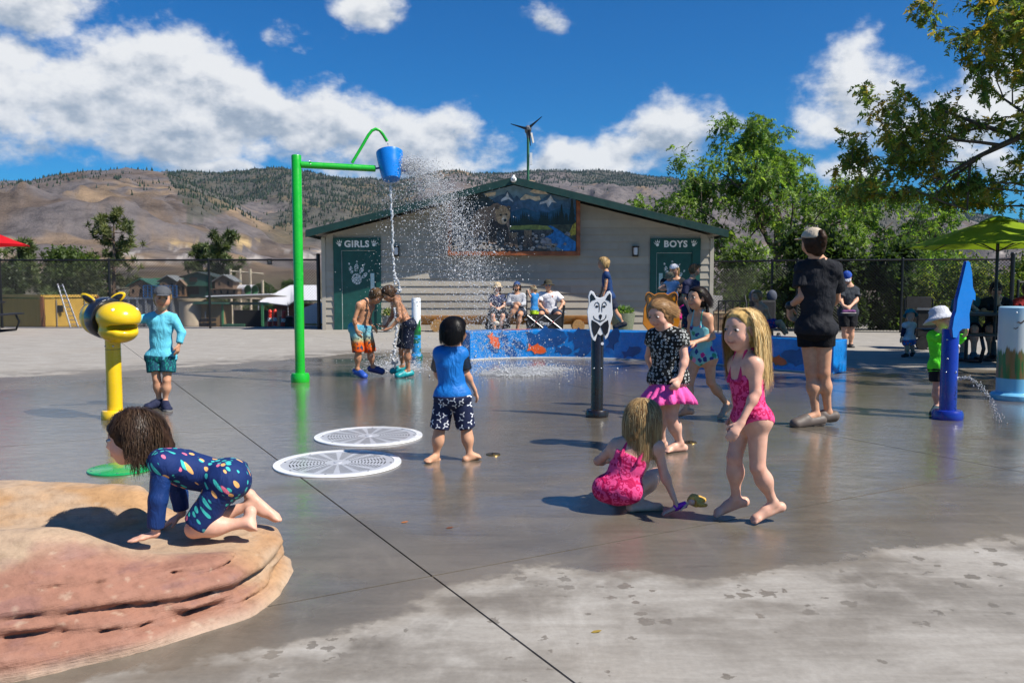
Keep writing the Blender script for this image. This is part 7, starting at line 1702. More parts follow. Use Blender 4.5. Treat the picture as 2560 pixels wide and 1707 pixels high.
# ------------------------------------------------------------------ hair and hats
def hair(p, material, extra=(), win=(.34, .40, .46), wz=-.14, wf=.46, infl=1.07, n=0, ln=.5, fall=(0, 0, -1), w=.0028, wave=.0, out=.12, seed=1, noise=.006, back=.0, name='hair', cols=None, cut=None, part=.0, hl=.27, fy=.13):
    H = p.H; s = Sdf(); X = p.X; c0 = X(0, -.07, .13); rad = np.array([.375, .465, .385]) * H * infl
    s.ell(c0, p.R, rad, .02); s.ell(X(0, -.20, -.10), p.R, (.33 * H * infl, .34 * H * infl, .40 * H), .05)
    s.ell(X(0, wf, wz), p.R, (win[0] * H, win[1] * H, win[2] * H), .03, '-')
    if p.res < .0075:
        for q in (-1, 1): s.ell(X(q * .42, .0, -.06), p.R, (.11 * H, .10 * H, .15 * H), .02, '-')
    for (a, b_, ra, rb, fl) in extra: s.cone(X(*a), X(*b_), ra * H, rb * H, .03, fl, p.f)
    o = emit(p, name, [s.mesh(max(.0065, p.res * .8), noise=noise, nfreq=55, cuts=() if cut is None else [(X(*cut), -p.u)])], material)
    if n:
        r = np.random.default_rng(seed); d = unit(r.normal(size=(n * 3, 3))); lo = d; ok = (d[:, 2] > -.55) & ~((d[:, 1] > .45) & (d[:, 2] < .52)) & ~((d[:, 1] > .1) & (d[:, 2] < -.12)); d = d[ok][:n]; n = len(d)
        Pp = c0 + (d * rad * 1.01) @ p.R; g = nrm(fall); segs = 7; L = ln * H * r.uniform(.55, 1.15, n)
        fl_ = unit(np.stack([np.sign(d[:, 0] + part) * (.25 + .9 * (d[:, 1] > -.2)) + d[:, 0], np.minimum(d[:, 1], 0) * .8 - .5 * (d[:, 1] > 0), .15 + 0 * d[:, 0]], 1) @ p.R + r.normal(size=(n, 3)) * .2); pts = [Pp]; ph = r.uniform(0, 6.3, n); wa = unit(r.normal(size=(n, 3)))
        for i in range(segs):
            st = L / segs; cur = pts[-1]; rel = ((cur - c0) @ p.R.T) / rad; q = np.linalg.norm(rel, axis=1); nn = unit((rel / rad) @ p.R); dirv = unit(g[None] * (.5 + .25 * i) + fl_ * max(0, out * 4 - i * .38)); tang = dirv - nn * np.minimum(0, (dirv * nn).sum(1))[:, None] * (q < 1.25)[:, None]
            nxt = cur + unit(tang) * st[:, None] + wa * (np.sin(ph + i * 1.4) * wave * H)[:, None]; rel = ((nxt - c0) @ p.R.T) / rad; q = np.linalg.norm(rel, axis=1); push = np.where(q < 1.03, 1.03 / np.maximum(q, .01), 1.0); nxt = c0 + (rel * push[:, None] * rad) @ p.R
            pts.append(nxt)
        A = np.stack(pts, 1); lcl = ((A - p.hd) @ p.R.T) / H; bad = ((lcl[..., 1] > fy) & (lcl[..., 2] < hl) & (np.abs(lcl[..., 0]) < .55)).any(1); A = A[~bad]; n = len(A); tg = unit(np.gradient(A, axis=1)); sd_ = unit(np.cross(tg, unit(A - c0) + .3 * r.normal(size=A.shape) * 0)); wd = (w * np.linspace(1, .35, segs + 1))[None, :, None]
        V = np.stack([A - sd_ * wd, A + sd_ * wd], 2).reshape(-1, 3); idx = np.arange(n * (segs + 1) * 2).reshape(n, segs + 1, 2)
        Qd = np.stack([idx[:, :-1, 0], idx[:, :-1, 1], idx[:, 1:, 1], idx[:, 1:, 0]], -1).reshape(-1, 4)
        tone = r.uniform(.78, 1.22, (n, 1)); base = np.array(cols if cols else [(1, 1, 1)])[r.integers(len(cols) if cols else 1, size=n)] * tone
        me = np_mesh('strands', V - np.array(p.root.location), Qd, True, np.repeat(base, (segs + 1) * 2, 0))
        nm = material.name + '_strand'
        if nm not in MATS:
            mm, nn_, b_ = base_mat(nm); nn_.put(b_.inputs['Base Color'], nn_.attr('Col', 'Color')); b_.inputs['Roughness'].default_value = .42; b_.inputs['Specular IOR Level'].default_value = .2
        tag(link('hair_strands', me, MATS[nm], o), kind='stuff')
    return o
def locks(p, material, chains, name='lock'):
    """braids, buns, tails: chains of points in head units"""
    for ch in chains:
        s = Sdf()
        for (a, ra), (b_, rb) in zip(ch[:-1], ch[1:]): s.cone(p.X(*a), p.X(*b_), ra * p.H, rb * p.H, .006)
        emit(p, name, [s.mesh(max(.005, p.res * .7), noise=.003, nfreq=90)], material)
def cap(p, material, visor=None, tilt=.0, vdir=1.0, mark=None, back=None):
    H = p.H; s = Sdf(); s.ell(p.X(0, -.06, .15), p.R, (.415 * H, .505 * H, .425 * H), .02); n_ = nrm(-p.u + p.f * tilt)
    emit(p, 'cap', [s.mesh(max(.0065, p.res * .8), cuts=[(p.X(0, 0, .20), n_)])], material)
    s = Sdf(); s.ell(p.X(0, vdir * .52, .20), p.R, (.30 * H, .33 * H, .035 * H), .01); emit(p, 'visor', [s.mesh(max(.005, p.res * .7))], visor or material)
    s = Sdf(); s.ball(p.X(0, -.06, .575), .03 * H, .01); emit(p, 'button', [s.mesh(.004)], visor or material)
    if mark is not None:
        for (l, z) in mark[1]: m = MB(); m.ball(p.X(l, .30, z), .035 * H, 8, 6); m.build('cap_mark', mark[0], p.root, True, world=True)
def sunhat(p, material, R=.8, drop=.14, h0=.58, tilt=(0, 0, 0), band=None, crown=.43):
    H = p.H; M = Matrix([list(p.l), list(p.f), list(p.u)]).transposed() @ Matrix.Rotation(tilt[0], 3, 'X') @ Matrix.Rotation(tilt[1], 3, 'Y'); m = MB(); q = .16
    prof = [(R, q - drop), (R * .80, q - drop * .45), (R * .62, q - .02), (crown + .03, q + .05), (crown, q + .12), (crown * .96, h0 * .8), (crown * .75, h0), (crown * .35, h0 + .06), (.001, h0 + .07)]
    m.lathe([(r_ * H, z * H) for r_, z in prof], p.X(0, -.05, .0), 36, M); m.f = m.f[:-1] if len(m.f[-1]) > 10 else m.f; m.f = [f for f in m.f if len(f) < 10]; m.mi = m.mi[:len(m.f)]
    o = m.build('sun_hat', material, p.root, True, world=True); md = o.modifiers.new('th', 'SOLIDIFY'); md.thickness = .006
    if band: m = MB(); m.lathe([((crown + .012) * H, .19 * H), ((crown + .012) * H, .30 * H)], p.X(0, -.05, .0), 28, M); m.f = [f for f in m.f if len(f) < 10]; m.mi = m.mi[:len(m.f)]; m.build('hat_band', band, p.root, True, world=True)
def shades(p, lens):
    for q in (-1, 1): s = Sdf(); s.ell(p.X(q * .16, .375, .03), p.R, (.13 * p.H, .06 * p.H, .085 * p.H), .01); emit(p, 'sunglass_lens', [s.mesh(.006)], lens)
    s = Sdf(); s.cone(p.X(-.34, .1, .06), p.X(-.29, .34, .07), .016 * p.H, .016 * p.H, .01); s.cone(p.X(-.29, .34, .07), p.X(.29, .34, .07), .02 * p.H, .02 * p.H, .01); s.cone(p.X(.29, .34, .07), p.X(.34, .1, .06), .016 * p.H, .016 * p.H, .01); emit(p, 'sunglass_frame', [s.mesh(.005)], BLACKP)
# ------------------------------------------------------------------ printed fabrics
def print_mat(nm, build, rough=.75):
    m_, n, b = base_mat(nm); co = n.coord('Object'); n.put(b.inputs['Base Color'], build(n, co)); b.inputs['Roughness'].default_value = rough; b.inputs['Specular IOR Level'].default_value = .25
    n.put(b.inputs['Normal'], n.bump(n.noise(co, 150, 3), .2, .002, n.bump(n.noise(n.map(co, (1, 1, .6), rot=(.3, .5, 0)), 15, 4, .55, 1.4), .4, .025))); return m_
def f_cherry(n, co):
    v = n.vor(n.vm('ADD', co, n.vm('SCALE', n.noise(co, 25, 2, out='Color'), scale=.015)), 34, .7); d = v['Distance']; ring = n.m('MULTIPLY', n.mr(d, .24, .29), n.mr(d, .47, .41)); e = n.vor(n.map(co, (1, 1, 1), (.3, .7, .1)), 13, 1, 'DISTANCE_TO_EDGE')['Distance']; stem = n.m('MULTIPLY', n.mr(e, .10, .06), n.m('GREATER_THAN', n.noise(co, 18, 1), .5))
    return n.mix(n.m('MAXIMUM', ring, stem), (.82, .075, .25), (.50, .006, .085))
def f_daisy(n, co):
    v = n.vor(co, 42, .55); d = v['Distance']; return n.mix(n.m('MULTIPLY', n.mr(d, .20, .24), n.mr(d, .42, .36)), (.010, .011, .010), (.52, .53, .50))
def f_floral(n, co):
    w = n.vm('ADD', co, n.vm('SCALE', n.noise(co, 30, 2, out='Color'), scale=.035)); v = n.vor(w, 17, 1); pick = n.sep(v['Color'])[0]; pet = n.mr(v['Distance'], .44, .38)
    c = n.ramp(pick, [(0, (.62, .03, .22)), (.22, (.03, .05, .22)), (.42, (.25, .02, .22)), (.6, (.04, .28, .16)), (.78, (.70, .25, .38))], 'CONSTANT'); return n.mix(n.m('MULTIPLY', pet, n.m('LESS_THAN', pick, .93)), n.mix(n.noise(co, 14), (.16, .48, .50), (.26, .58, .58)), c)
def f_fish(n, co):
    q = n.map(co, (1.55, 1, 1.0), rot=(0, .9, 0)); v = n.vor(n.map(q, (36, 36, 9.5)), 1, .8); pick = n.sep(v['Color'])[0]; body = n.mr(v['Distance'], .40, .35)
    c = n.ramp(pick, [(0, (.05, .50, .45)), (.42, (.80, .42, .14)), (.62, (.75, .16, .26)), (.74, (.08, .36, .40)), (.9, (.012, .035, .14))], 'CONSTANT'); return n.mix(n.m('MULTIPLY', body, n.m('LESS_THAN', pick, .9)), (.008, .026, .12), c)
def f_cats(n, co):
    q = n.comb(n.sep(co)[0], n.sep(co)[2], 0); v = n.new('ShaderNodeTexVoronoi', voronoi_dimensions='2D'); n.put(v.inputs['Vector'], q); v.inputs['Scale'].default_value = 19; v.inputs['Randomness'].default_value = .7
    loc = n.vm('SUBTRACT', n.vm('SCALE', q, scale=19.0), n.vm('SCALE', v.outputs['Position'], scale=19.0)) ; x, y, _ = n.sep(loc); a = n.m('ADD', n.m('ARCTAN2', y, x), n.m('MULTIPLY', n.sep(v.outputs['Color'])[0], 2.0)); r = n.m('SQRT', n.m('ADD', n.m('MULTIPLY', x, x), n.m('MULTIPLY', y, y)))
    lim = n.m('MULTIPLY_ADD', n.m('POWER', n.m('ABSOLUTE', n.m('COSINE', n.m('MULTIPLY', a, 1.5))), 5.0), .34, .05); return n.mix(n.m('LESS_THAN', r, lim), (.012, .018, .055), (.70, .72, .76))
def f_grad(n, co):
    z = n.sep(co)[2]; nz = n.noise(co, 14, 3); zz = n.m('ADD', z, n.m('MULTIPLY', n.m('SUBTRACT', nz, .5), .07)); c = n.ramp(n.mr(zz, .35, .68, 0, 1, False), [(0, (.70, .09, .008)), (.28, (.75, .14, .01)), (.42, (.45, .42, .22)), (.62, (.22, .48, .52)), (1, (.06, .30, .46))]); return n.mix(n.m('MULTIPLY', n.mr(n.noise(co, 22, 2), .56, .6), n.mr(z, .56, .5)), c, (.03, .05, .09))
def f_palm(n, co): return n.mix(n.mr(n.noise(n.map(co, (1, 1, .35), rot=(0, .6, 0)), 45, 3, .5, 1.5), .52, .6), (.006, .06, .10), (.012, .24, .20))
def f_dots(base, c1, c2, sc=26):
    def g(n, co):
        v = n.vor(co, sc, 1); pick = n.sep(v['Color'])[0]; return n.mix(n.mr(v['Distance'], .36, .30), base, n.mix(n.m('GREATER_THAN', pick, .5), c1, c2))
    return g
M_CHERRY = print_mat('cherry_print', f_cherry); M_DAISY = print_mat('daisy_print', f_daisy); M_FLORAL = print_mat('floral_print', f_floral, .6); M_FISH = print_mat('fish_print', f_fish); M_CATS = print_mat('leaping_mark_print', f_cats); M_GRAD = print_mat('sunset_print', f_grad); M_PALM = print_mat('palm_print', f_palm)
M_TOYS = print_mat('toy_print', f_dots((.02, .16, .50), (.65, .40, .02), (.45, .08, .05), 22)); M_DINO = print_mat('dino_print', f_dots((.012, .018, .05), (.05, .25, .10), (.45, .12, .06), 20)); M_RED = print_mat('splash_print', f_dots((.02, .03, .16), (.55, .06, .12), (.10, .10, .35), 26)); M_SKIRTD = print_mat('dark_skirt_print', f_dots((.015, .018, .03), (.10, .12, .16), (.05, .06, .09), 30))
V3 = Vector
def gy(u, v): return G(u, v).y
BROWN = hairm('brown', (.034, .018, .011)); DBLOND = hairm('dark_blond', (.27, .165, .07)); BLOND = hairm('blond', (.56, .36, .13)); BLACKH = hairm('black', (.006, .005, .005)); CHEST = hairm('chestnut', (.14, .075, .035)); STRAW = hairm('strawberry', (.30, .16, .07))
# --- blond girl walking in pink cherry swimsuit
Y = gy(1890, 1306)
p = person('blond girl in pink cherry swimsuit walking with her heels raised', Y, dict(hd=(1853, 826, 0), nk=(1866, 884, .02), sR=(1838, 908, .10), sL=(1886, 908, -.07), eL=(1891, 980, -.10), wL=(1852, 1058, -.14), fL=(1824, 1096, -.16), eR=(1842, 975, .19), wR=(1836, 1040, .16), fR=(1826, 1075, .14),
    hR=(1860, 1046, .06), hL=(1894, 1046, -.05), kR=(1836, 1143, .03), aR=(1840, 1246, .07), tR=(1784, 1289, 'g'), kL=(1894, 1168, -.05), aL=(1935, 1258, .0), tL=(1879, 1305, 'g')), 1.09, face=(-.80, -.60, -.02), hh=.222, skin=PINKISH, b=.98, res=.0072, hairc=(.35, .24, .1))
swimsuit(p, M_CHERRY, strapm=cloth('pink_strap', (.55, .03, .14)))
hair(p, BLOND, [((0, -.42, .0), (.05, -.58, -.95), .24, .10, .6), ((.26, -.24, .0), (.28, -.40, -.75), .13, .07, .7)], win=(.36, .42, .50), wz=-.13, wf=.50, infl=1.06, n=6000, ln=1.38, w=.0012, wave=.03, seed=3, fall=(.10, .06, -1), cols=[(.60, .38, .14), (.72, .50, .21), (.46, .27, .09), (.80, .60, .30)])
# --- girl squatting with a doll
Y = gy(1600, 1280)
p = person('blond girl in pink cherry swimsuit squatting to pick up a doll', Y, dict(hd=(1612, 1046, .06), nk=(1600, 1096, .0), sL=(1542, 1112, .04), sR=(1643, 1116, -.02), eL=(1495, 1152, .10), wL=(1530, 1150, .24), fL=(1560, 1150, .32), eR=(1660, 1184, -.03), wR=(1683, 1240, -.04), fR=(1694, 1268, -.04),
    hL=(1515, 1218, .02), hR=(1577, 1222, -.02), kL=(1560, 1165, .33), aL=(1545, 1245, .20), tL=(1590, 1258, 'g'), kR=(1640, 1186, .20), aR=(1588, 1255, .04), tR=(1658, 1270, 'g')), 1.06, face=(.55, .80, -.25), hh=.215, skin=PINKISH, b=.98, res=.0072, curl=(.3, .75), eyes=False, hairc=(.3, .2, .1))
swimsuit(p, M_CHERRY, strapm=cloth('pink_strap', (.55, .03, .14)))
hair(p, DBLOND, [((0, -.40, .0), (.0, -.50, -.50), .30, .18, .6), ((.30, -.1, .0), (.30, -.15, -.45), .14, .08, .7), ((-.3, -.1, 0), (-.30, -.15, -.45), .14, .08, .7)], n=6000, ln=1.12, w=.0012, wave=.02, seed=4, cols=[(.30, .18, .075), (.42, .28, .12), (.22, .12, .05), (.55, .40, .2)])
dw = p.j['wR'] + nrm(p.j['fR'] - p.j['wR']) * .055
# doll lying in her hand
dd = V3(dw) + V3((.0, -.01, -.005)); ax = V3((.92, .1, .28)).normalized(); t = thing('doll', 'small plastic doll with long yellow hair in the squatting girls hand', 'doll', (dd.x, dd.y, 0)); s = Sdf(); q = lambda a, b=0, c=0: np.array(dd + ax * a + V3((0, -b, c)))
s.cone(q(-.02), q(.045), .014, .016, .006, .8, (0, 1, 0)); s.ball(q(.083, 0, .004), .021, .004); s.cone(q(.055), q(.07), .006, .006, .004)
for e in (-1, 1): s.cone(q(-.02, e * .008), q(-.075, e * .01 + .004, -.006), .009, .006, .003); s.cone(q(-.075, e * .01 + .004, -.006), q(-.085, e * .01 + .014, -.01), .006, .005, .002); s.cone(q(.045, e * .016), q(.012, e * .03 + .004, -.012), .006, .0045, .003)
sdf_obj('figure', s, .0032, mat('doll_vinyl', (.72, .42, .30), .35), t, 1); s = Sdf(); s.cone(q(-.025), q(.048), .0175, .0185, .006, .85, (0, 1, 0)); sdf_obj('dress', s, .0035, cloth('violet', (.30, .03, .42)), t, 1, cuts=[(q(.05), tuple(ax)), (q(-.02), tuple(-ax))])
s = Sdf(); s.ball(q(.086, -.008, .008), .025, .01); s.cone(q(.1, -.01, .01), q(.15, -.01, -.012), .026, .016, .02); s.cone(q(.1, .02, -.01), q(.155, .03, -.03), .016, .010, .02); s.ball(q(.08, .026, .0), .021, .008, '-'); sdf_obj('hair', s, .0035, mat('doll_hair', (.62, .34, .06), .5, var=.4, scale=90), t, 0, noise=.0025, nfreq=120)
# --- girl in black daisy top and pink skirt
Y = gy(1665, 1130)
p = person('girl in black daisy top and pink ruffled skirt looking down', Y, dict(hd=(1648, 785, 0), nk=(1664, 822, .03), sR=(1634, 838, .10), sL=(1703, 842, -.06), eL=(1712, 898, -.10), wL=(1699, 946, -.15), fL=(1690, 964, -.18), eR=(1622, 890, .20), wR=(1632, 930, .2), fR=(1630, 950, .2), hR=(1648, 946, .05), hL=(1690, 946, -.04), kR=(1648, 1030, .12), aR=(1655, 1100, .25), tR=(1632, 1113, 'g'), kL=(1678, 1042, -.04), aL=(1700, 1108, .02), tL=(1661, 1129, 'g')),
    1.13, face=(-.62, -.70, -.36), hh=.212, skin=PINKISH, b=1.12, res=.0078, curl=(.6, .3), hairc=(.3, .18, .08))
top(p, M_DAISY, .42, .035, .010, neckr=.050, noise=.003); skirt(p, cloth('pink_skirt', (.80, .10, .36)), .03, .19, .10, .182, 16, .10)
hair(p, STRAW, [((0, -.40, -.05), (.12, -.46, -.50), .16, .10, 1.0)], win=(.34, .40, .47), n=3000, ln=.46, w=.0016, seed=6, fall=(.75, .55, -.35), cols=[(.32, .18, .075), (.42, .25, .11), (.24, .12, .05)])
locks(p, mat('lime_clip', (.45, .5, .05), .4), [[((.34, .10, .22), .03), ((.37, .0, .12), .03)]], 'hair_clip')
# --- girl in turquoise floral swimsuit, braids
Y = gy(1750, 1046)
p = person('dark braided girl in turquoise floral swimsuit striding past', Y, dict(hd=(1742, 746, 0), nk=(1752, 781, .02), sR=(1730, 793, .10), sL=(1771, 794, -.05), eL=(1782, 842, -.06), wL=(1738, 855, -.16), fL=(1722, 858, -.18), eR=(1722, 842, .18), wR=(1716, 868, .08), fR=(1712, 880, .05), hR=(1741, 893, .05), hL=(1774, 893, -.04), kR=(1724, 955, .03), aR=(1716, 1022, .02), tR=(1694, 1040, 'g'), kL=(1777, 955, -.02), aL=(1817, 1010, .12), tL=(1800, 1044, 'g')),
    1.19, face=(-.80, -.58, .02), hh=.215, skin=WARM, b=.92, res=.0072, hairc=(.04, .02, .015))
swimsuit(p, M_FLORAL, leg=.006)
hair(p, BLACKH, [], win=(.34, .40, .47), n=2600, ln=.5, w=.0016, seed=7, fall=(.5, .3, -.7), cols=[(.018, .011, .009), (.028, .018, .014), (.012, .008, .007)])
locks(p, BLACKH, [[((.33, -.20, -.15), .08), ((.38, -.22, -.35), .075), ((.40, -.24, -.55), .06), ((.42, -.24, -.78), .07), ((.42, -.25, -1.0), .05), ((.43, -.25, -1.25), .05), ((.43, -.25, -1.45), .02)], [((-.33, -.2, -.15), .08), ((-.38, -.2, -.6), .06), ((-.38, -.2, -1.2), .03)]], 'braid')
locks(p, mat('purple_band', (.16, .04, .35), .5), [[((.42, -.25, -.86), .075), ((.42, -.25, -.92), .075)]], 'hair_band'); locks(p, mat('lime_clip', (.45, .5, .05), .4), [[((.33, .12, .30), .03), ((.37, .02, .16), .03)]], 'hair_clip')
# --- woman in black T-shirt
Y = gy(2035, 1066)
p = person('woman in black T-shirt, ripped black shorts and beige cap seen from behind', Y, dict(hd=(2031, 606, 0), nk=(2044, 650, .0), sL=(2006, 672, .06), sR=(2085, 672, -.03), eL=(2006, 742, .02), wL=(1972, 766, .14), fL=(1976, 796, .17), eR=(2092, 748, .12), wR=(2060, 772, .24), fR=(2030, 778, .26), hL=(2020, 822, .04), hR=(2060, 822, -.02), kL=(2028, 930, .04), kR=(2060, 930, -.0), aL=(2040, 1036, .04), aR=(2070, 1030, .08), tL=(1980, 1064, 'g'), tR=(2036, 1050, .08)),
    1.68, face=(-.42, .90, -.06), hh=.225, skin=WARM, b=.86, res=.0085, eyes=False, hairc=(.06, .03, .02), curl=(.35, .3))
TEE = cloth('washed_black', (.014, .015, .019), .85, .2); top(p, TEE,   .66, .029, .018, noise=.006, loose=.03, neckr=.040, flare=.004); shorts(p, cloth('black_denim', (.005, .005, .006), .9, .3), .40, .05, .012, .012, noise=.004)
hair(p, BROWN, [((0, -.20, -.05), (.02, -.26, -.36), .30, .22, 1), ((-.2, .0, -.1), (-.22, .0, -.3), .12, .08, 1), ((.2, .0, -.1), (.22, .0, -.3), .12, .08, 1)], infl=1.02, noise=.003)
cap(p, cloth('beige_cap', (.50, .42, .32)), tilt=.15); locks(p, BROWN, [[((0, -.50, .30), .14), ((.03, -.56, .12), .17), ((0, -.52, -.12), .14)]], 'bun'); locks(p, BLACKP, [[((-.12, -.60, .10), .04), ((.12, -.60, .06), .05), ((.14, -.56, -.06), .04)]], 'hair_claw')
for q in 'LR': shoe(p, q, mat('taupe_rubber', (.11, .085, .07), .6), None, .006, clog=True)
s = Sdf(); k_ = p.j['kL']; a_ = p.j['hL']
for e in range(5): s.ball(a_ + (k_ - a_) * (.62 + .08 * e) - p.side * (-.030 + .006 * (e % 2)) - p.front * .052 + p.side * .02, .026, .012)
sw = Sdf(); sw.cone(p.j['eL'] + (p.j['wL'] - p.j['eL']) * .90, p.j['eL'] + (p.j['wL'] - p.j['eL']) * .97, .036, .035, .004); emit(p, 'wrist_band', [sw.mesh(.006)], BLACKP)
m = MB(); c_ = p.Q - p.up * .018 - p.front * .158 + p.side * .045
# --- toddler in neon green behind the fish board
Y = gy(2340, 1037) + .06
p = person('toddler in neon green rash shirt and white sun hat holding the fish board', Y, dict(hd=(2354, 797, 0), nk=(2349, 830, .02), sR=(2331, 838, .03), sL=(2368, 838, .03), eR=(2350, 848, -.10), wR=(2368, 832, -.19), fR=(2378, 812, -.21), eL=(2398, 850, -.02), wL=(2414, 836, -.08), fL=(2419, 814, -.10), hR=(2343, 915, 0), hL=(2363, 915, .02), kR=(2343, 968, -.01), aR=(2341, 1016, .02), tR=(2332, 1036, 'g'), kL=(2360, 966, .02), aL=(2357, 1014, .05), tL=(2362, 1030, .0)),
    .97, face=(.42, -.82, .30), hh=.205, skin=PINKISH, b=1.05, res=.0072, curl=(.7, .7), palm=((-1, 0, 0), (1, 0, 0)))
top(p, cloth('neon_green', (.12, .80, .03), .7), 1.7, .05, .010, noise=.003); shorts(p, cloth('black_trunks', (.012, .013, .015)), .72, .05, .014, .014); sunhat(p, cloth('pale_grey_hat', (.55, .57, .62)), .80, .26, .55)
for q in 'LR': shoe(p, q, cloth('water_shoe', (.03, .06, .08)), mat('lime_sole', (.25, .45, .02), .5), .005)
# --- boy in blue rash shirt, from behind
Y = gy(1130, 1152)
p = person('dark haired boy in blue rash shirt and navy patterned shorts seen from behind', Y, dict(hd=(1137, 828, 0), nk=(1131, 866, .0), sL=(1098, 880, .0), sR=(1154, 882, .02), eR=(1167, 936, .02), wR=(1187, 975, .06), fR=(1195, 1000, .08), eL=(1092, 930, .14), wL=(1110, 965, .2), fL=(1118, 985, .24), hL=(1112, 988, .02), hR=(1150, 988, .02), kL=(1098, 1078, .02), kR=(1166, 1076, .04), aL=(1090, 1140, .02), aR=(1174, 1136, .02), tL=(1064, 1155, 'g'), tR=(1203, 1144, 'g')),
    1.0, face=(.62, .76, .03), hh=.205, skin=WARM, b=1.0, res=.0078, eyes=False, hairc=(.02, .015, .015))
top(p, cloth('azure_lycra', (.010, .16, .52), .5), .80, .03, .008, noise=.002, sleeve_mat=mat('wet_black', (.010, .012, .018), .28, var=.2, bump=.15), neckr=.040); shorts(p, M_CATS, .92, .045, .014, .016)
hair(p, BLACKH, [], win=(.36, .38, .46), wf=.52, n=4000, ln=.42, w=.0014, seed=8, cols=[(.006, .005, .005), (.010, .008, .008), (.004, .004, .004)])
# --- boy in light blue behind the bee
Y = gy(395, 1020)
p = person('boy in light blue rash shirt and grey cap standing behind the bee', Y, dict(hd=(406, 746, 0), nk=(403, 780, .02), sR=(375, 794, .0), sL=(433, 795, .02), eL=(454, 832, .0), wL=(447, 862, -.04), fL=(441, 890, -.05), eR=(336, 800, -.06), wR=(297, 776, -.14), fR=(274, 762, -.17), hR=(383, 892, 0), hL=(420, 892, .02), kR=(392, 948, -.02), kL=(417, 950, -.02), aR=(398, 1000, .02), aL=(413, 1004, .0), tR=(363, 1020, 'g'), tL=(421, 1025, 'g')),
    1.2, face=(.42, -.90, -.08), hh=.228, skin=WARM, b=.88, res=.0075, hairc=(.25, .16, .08))
top(p, cloth('aqua_lycra', (.12, .52, .68), .7), 1.86, .02, .012, noise=.005, neckr=.042); shorts(p, M_PALM, .66, .05, .014, .022); hair(p, DBLOND, [], infl=1.02)
CAPG = cloth('slate_cap', (.085, .09, .10)); cap(p, CAPG, mark=(WHITE, [(-.13, .34), (-.08, .38), (-.04, .33), (.0, .37), (.05, .34)]))
for q in 'LR': shoe(p, q, cloth('navy_sandal', (.02, .025, .06)), mat('grey_sole', (.2, .2, .2), .7), .006); sw = Sdf()
# --- two shirtless boys under the bucket
Y = gy(900, 941) - .03
p = person('shirtless boy in blue and orange trunks bending under the falling water', Y, dict(hd=(942, 741, 0), nk=(918, 752, .0), sR=(898, 762, -.13), sL=(929, 764, .13), eR=(886, 800, -.16), wR=(891, 826, -.14), fR=(902, 846, -.12), eL=(922, 798, .14), wL=(930, 816, .08), fL=(944, 827, .05), hR=(889, 820, -.06), hL=(913, 820, .08), kR=(896, 880, -.06), kL=(926, 880, .08), aR=(893, 922, -.03), aL=(932, 916, .13), tR=(914, 943, 'g'), tL=(960, 931, .1)),
    1.32, face=(.62, -.45, -.68), hh=.21, skin=TAN, b=.88, res=.007, hairc=(.12, .07, .03))
shorts(p, M_GRAD, 1.0, .04, .016, .022); hair(p, CHEST, [], win=(.34, .38, .46), n=900, ln=.25, w=.003, seed=9, cols=[(.15, .085, .04), (.22, .13, .06), (.09, .05, .025)])
for q in 'LR': shoe(p, q, mat('blue_clog', (.02, .08, .40), .5) if q == 'R' else mat('navy_clog', (.03, .05, .18), .5), None, .006, clog=True)
p = person('shirtless boy in navy shorts and teal clogs cupping hands under the water', Y, dict(hd=(971, 735, 0), nk=(992, 744, .02), sL=(993, 757, -.10), sR=(985, 757, .15), eL=(1000, 794, -.15), wL=(976, 820, -.16), fL=(960, 826, -.16), eR=(980, 792, .14), wR=(964, 816, .06), fR=(948, 815, .02), hL=(1022, 812, -.06), hR=(1016, 812, .09), kL=(1017, 874, -.07), kR=(1004, 872, .08), aL=(1021, 926, -.03), aR=(1007, 915, .13), tL=(989, 942, 'g'), tR=(976, 930, .1)),
    1.34, face=(-.66, -.38, -.64), hh=.212, skin=TAN, b=.88, res=.007, curl=(.2, .2), palm=((0, 0, 1), (0, 0, 1)), hairc=(.06, .035, .02))
shorts(p, cloth('navy_wet', (.012, .016, .035), .5), .96, .04, .016, .016); hair(p, hairm('wet_brown', (.07, .04, .025)), [], win=(.34, .38, .46), n=900, ln=.25, w=.003, seed=10, cols=[(.08, .045, .025), (.12, .07, .04), (.05, .03, .018)])
for q in 'LR': shoe(p, q, mat('teal_clog', (.01, .32, .34), .45), None, .006, clog=True)
# --- child crawling on the rock
Y = 3.36
p = person('curly haired child in navy fish suit crawling on the sandstone rock', Y, dict(hd=(330, 1094, 0), nk=(380, 1142, .02), sL=(404, 1160, -.11), sR=(420, 1150, .12), eL=(396, 1250, -.13), wL=(388, 1334, -.13), fL=(330, 1350, -.16), eR=(448, 1236, .17), wR=(455, 1284, .17), fR=(425, 1304, .15), hL=(566, 1204, -.05), hR=(572, 1200, .09), kL=(486, 1322, -.07), kR=(500, 1308, .12), aL=(618, 1306, -.04), aR=(624, 1262, .14), tL=(642, 1326, -.05), tR=(704, 1300, .15)),
    .98, face=(-.95, -.28, -.12), hh=.228, skin=PINKISH, b=1.03, res=.0072, palm=((0, 0, -1), (0, 0, -1)), curl=(.02, .02), up=(-.15, 0, 1), hairc=(.05, .03, .02), zmin=.17)
NAVY = cloth('navy_lycra', (.008, .035, .15), .6); top(p, M_FISH, 1.82, .05, .010, 'suit_top', NAVY, noise=.003); shorts(p, M_FISH, .93, .06, .009, .008, 'suit_legs')
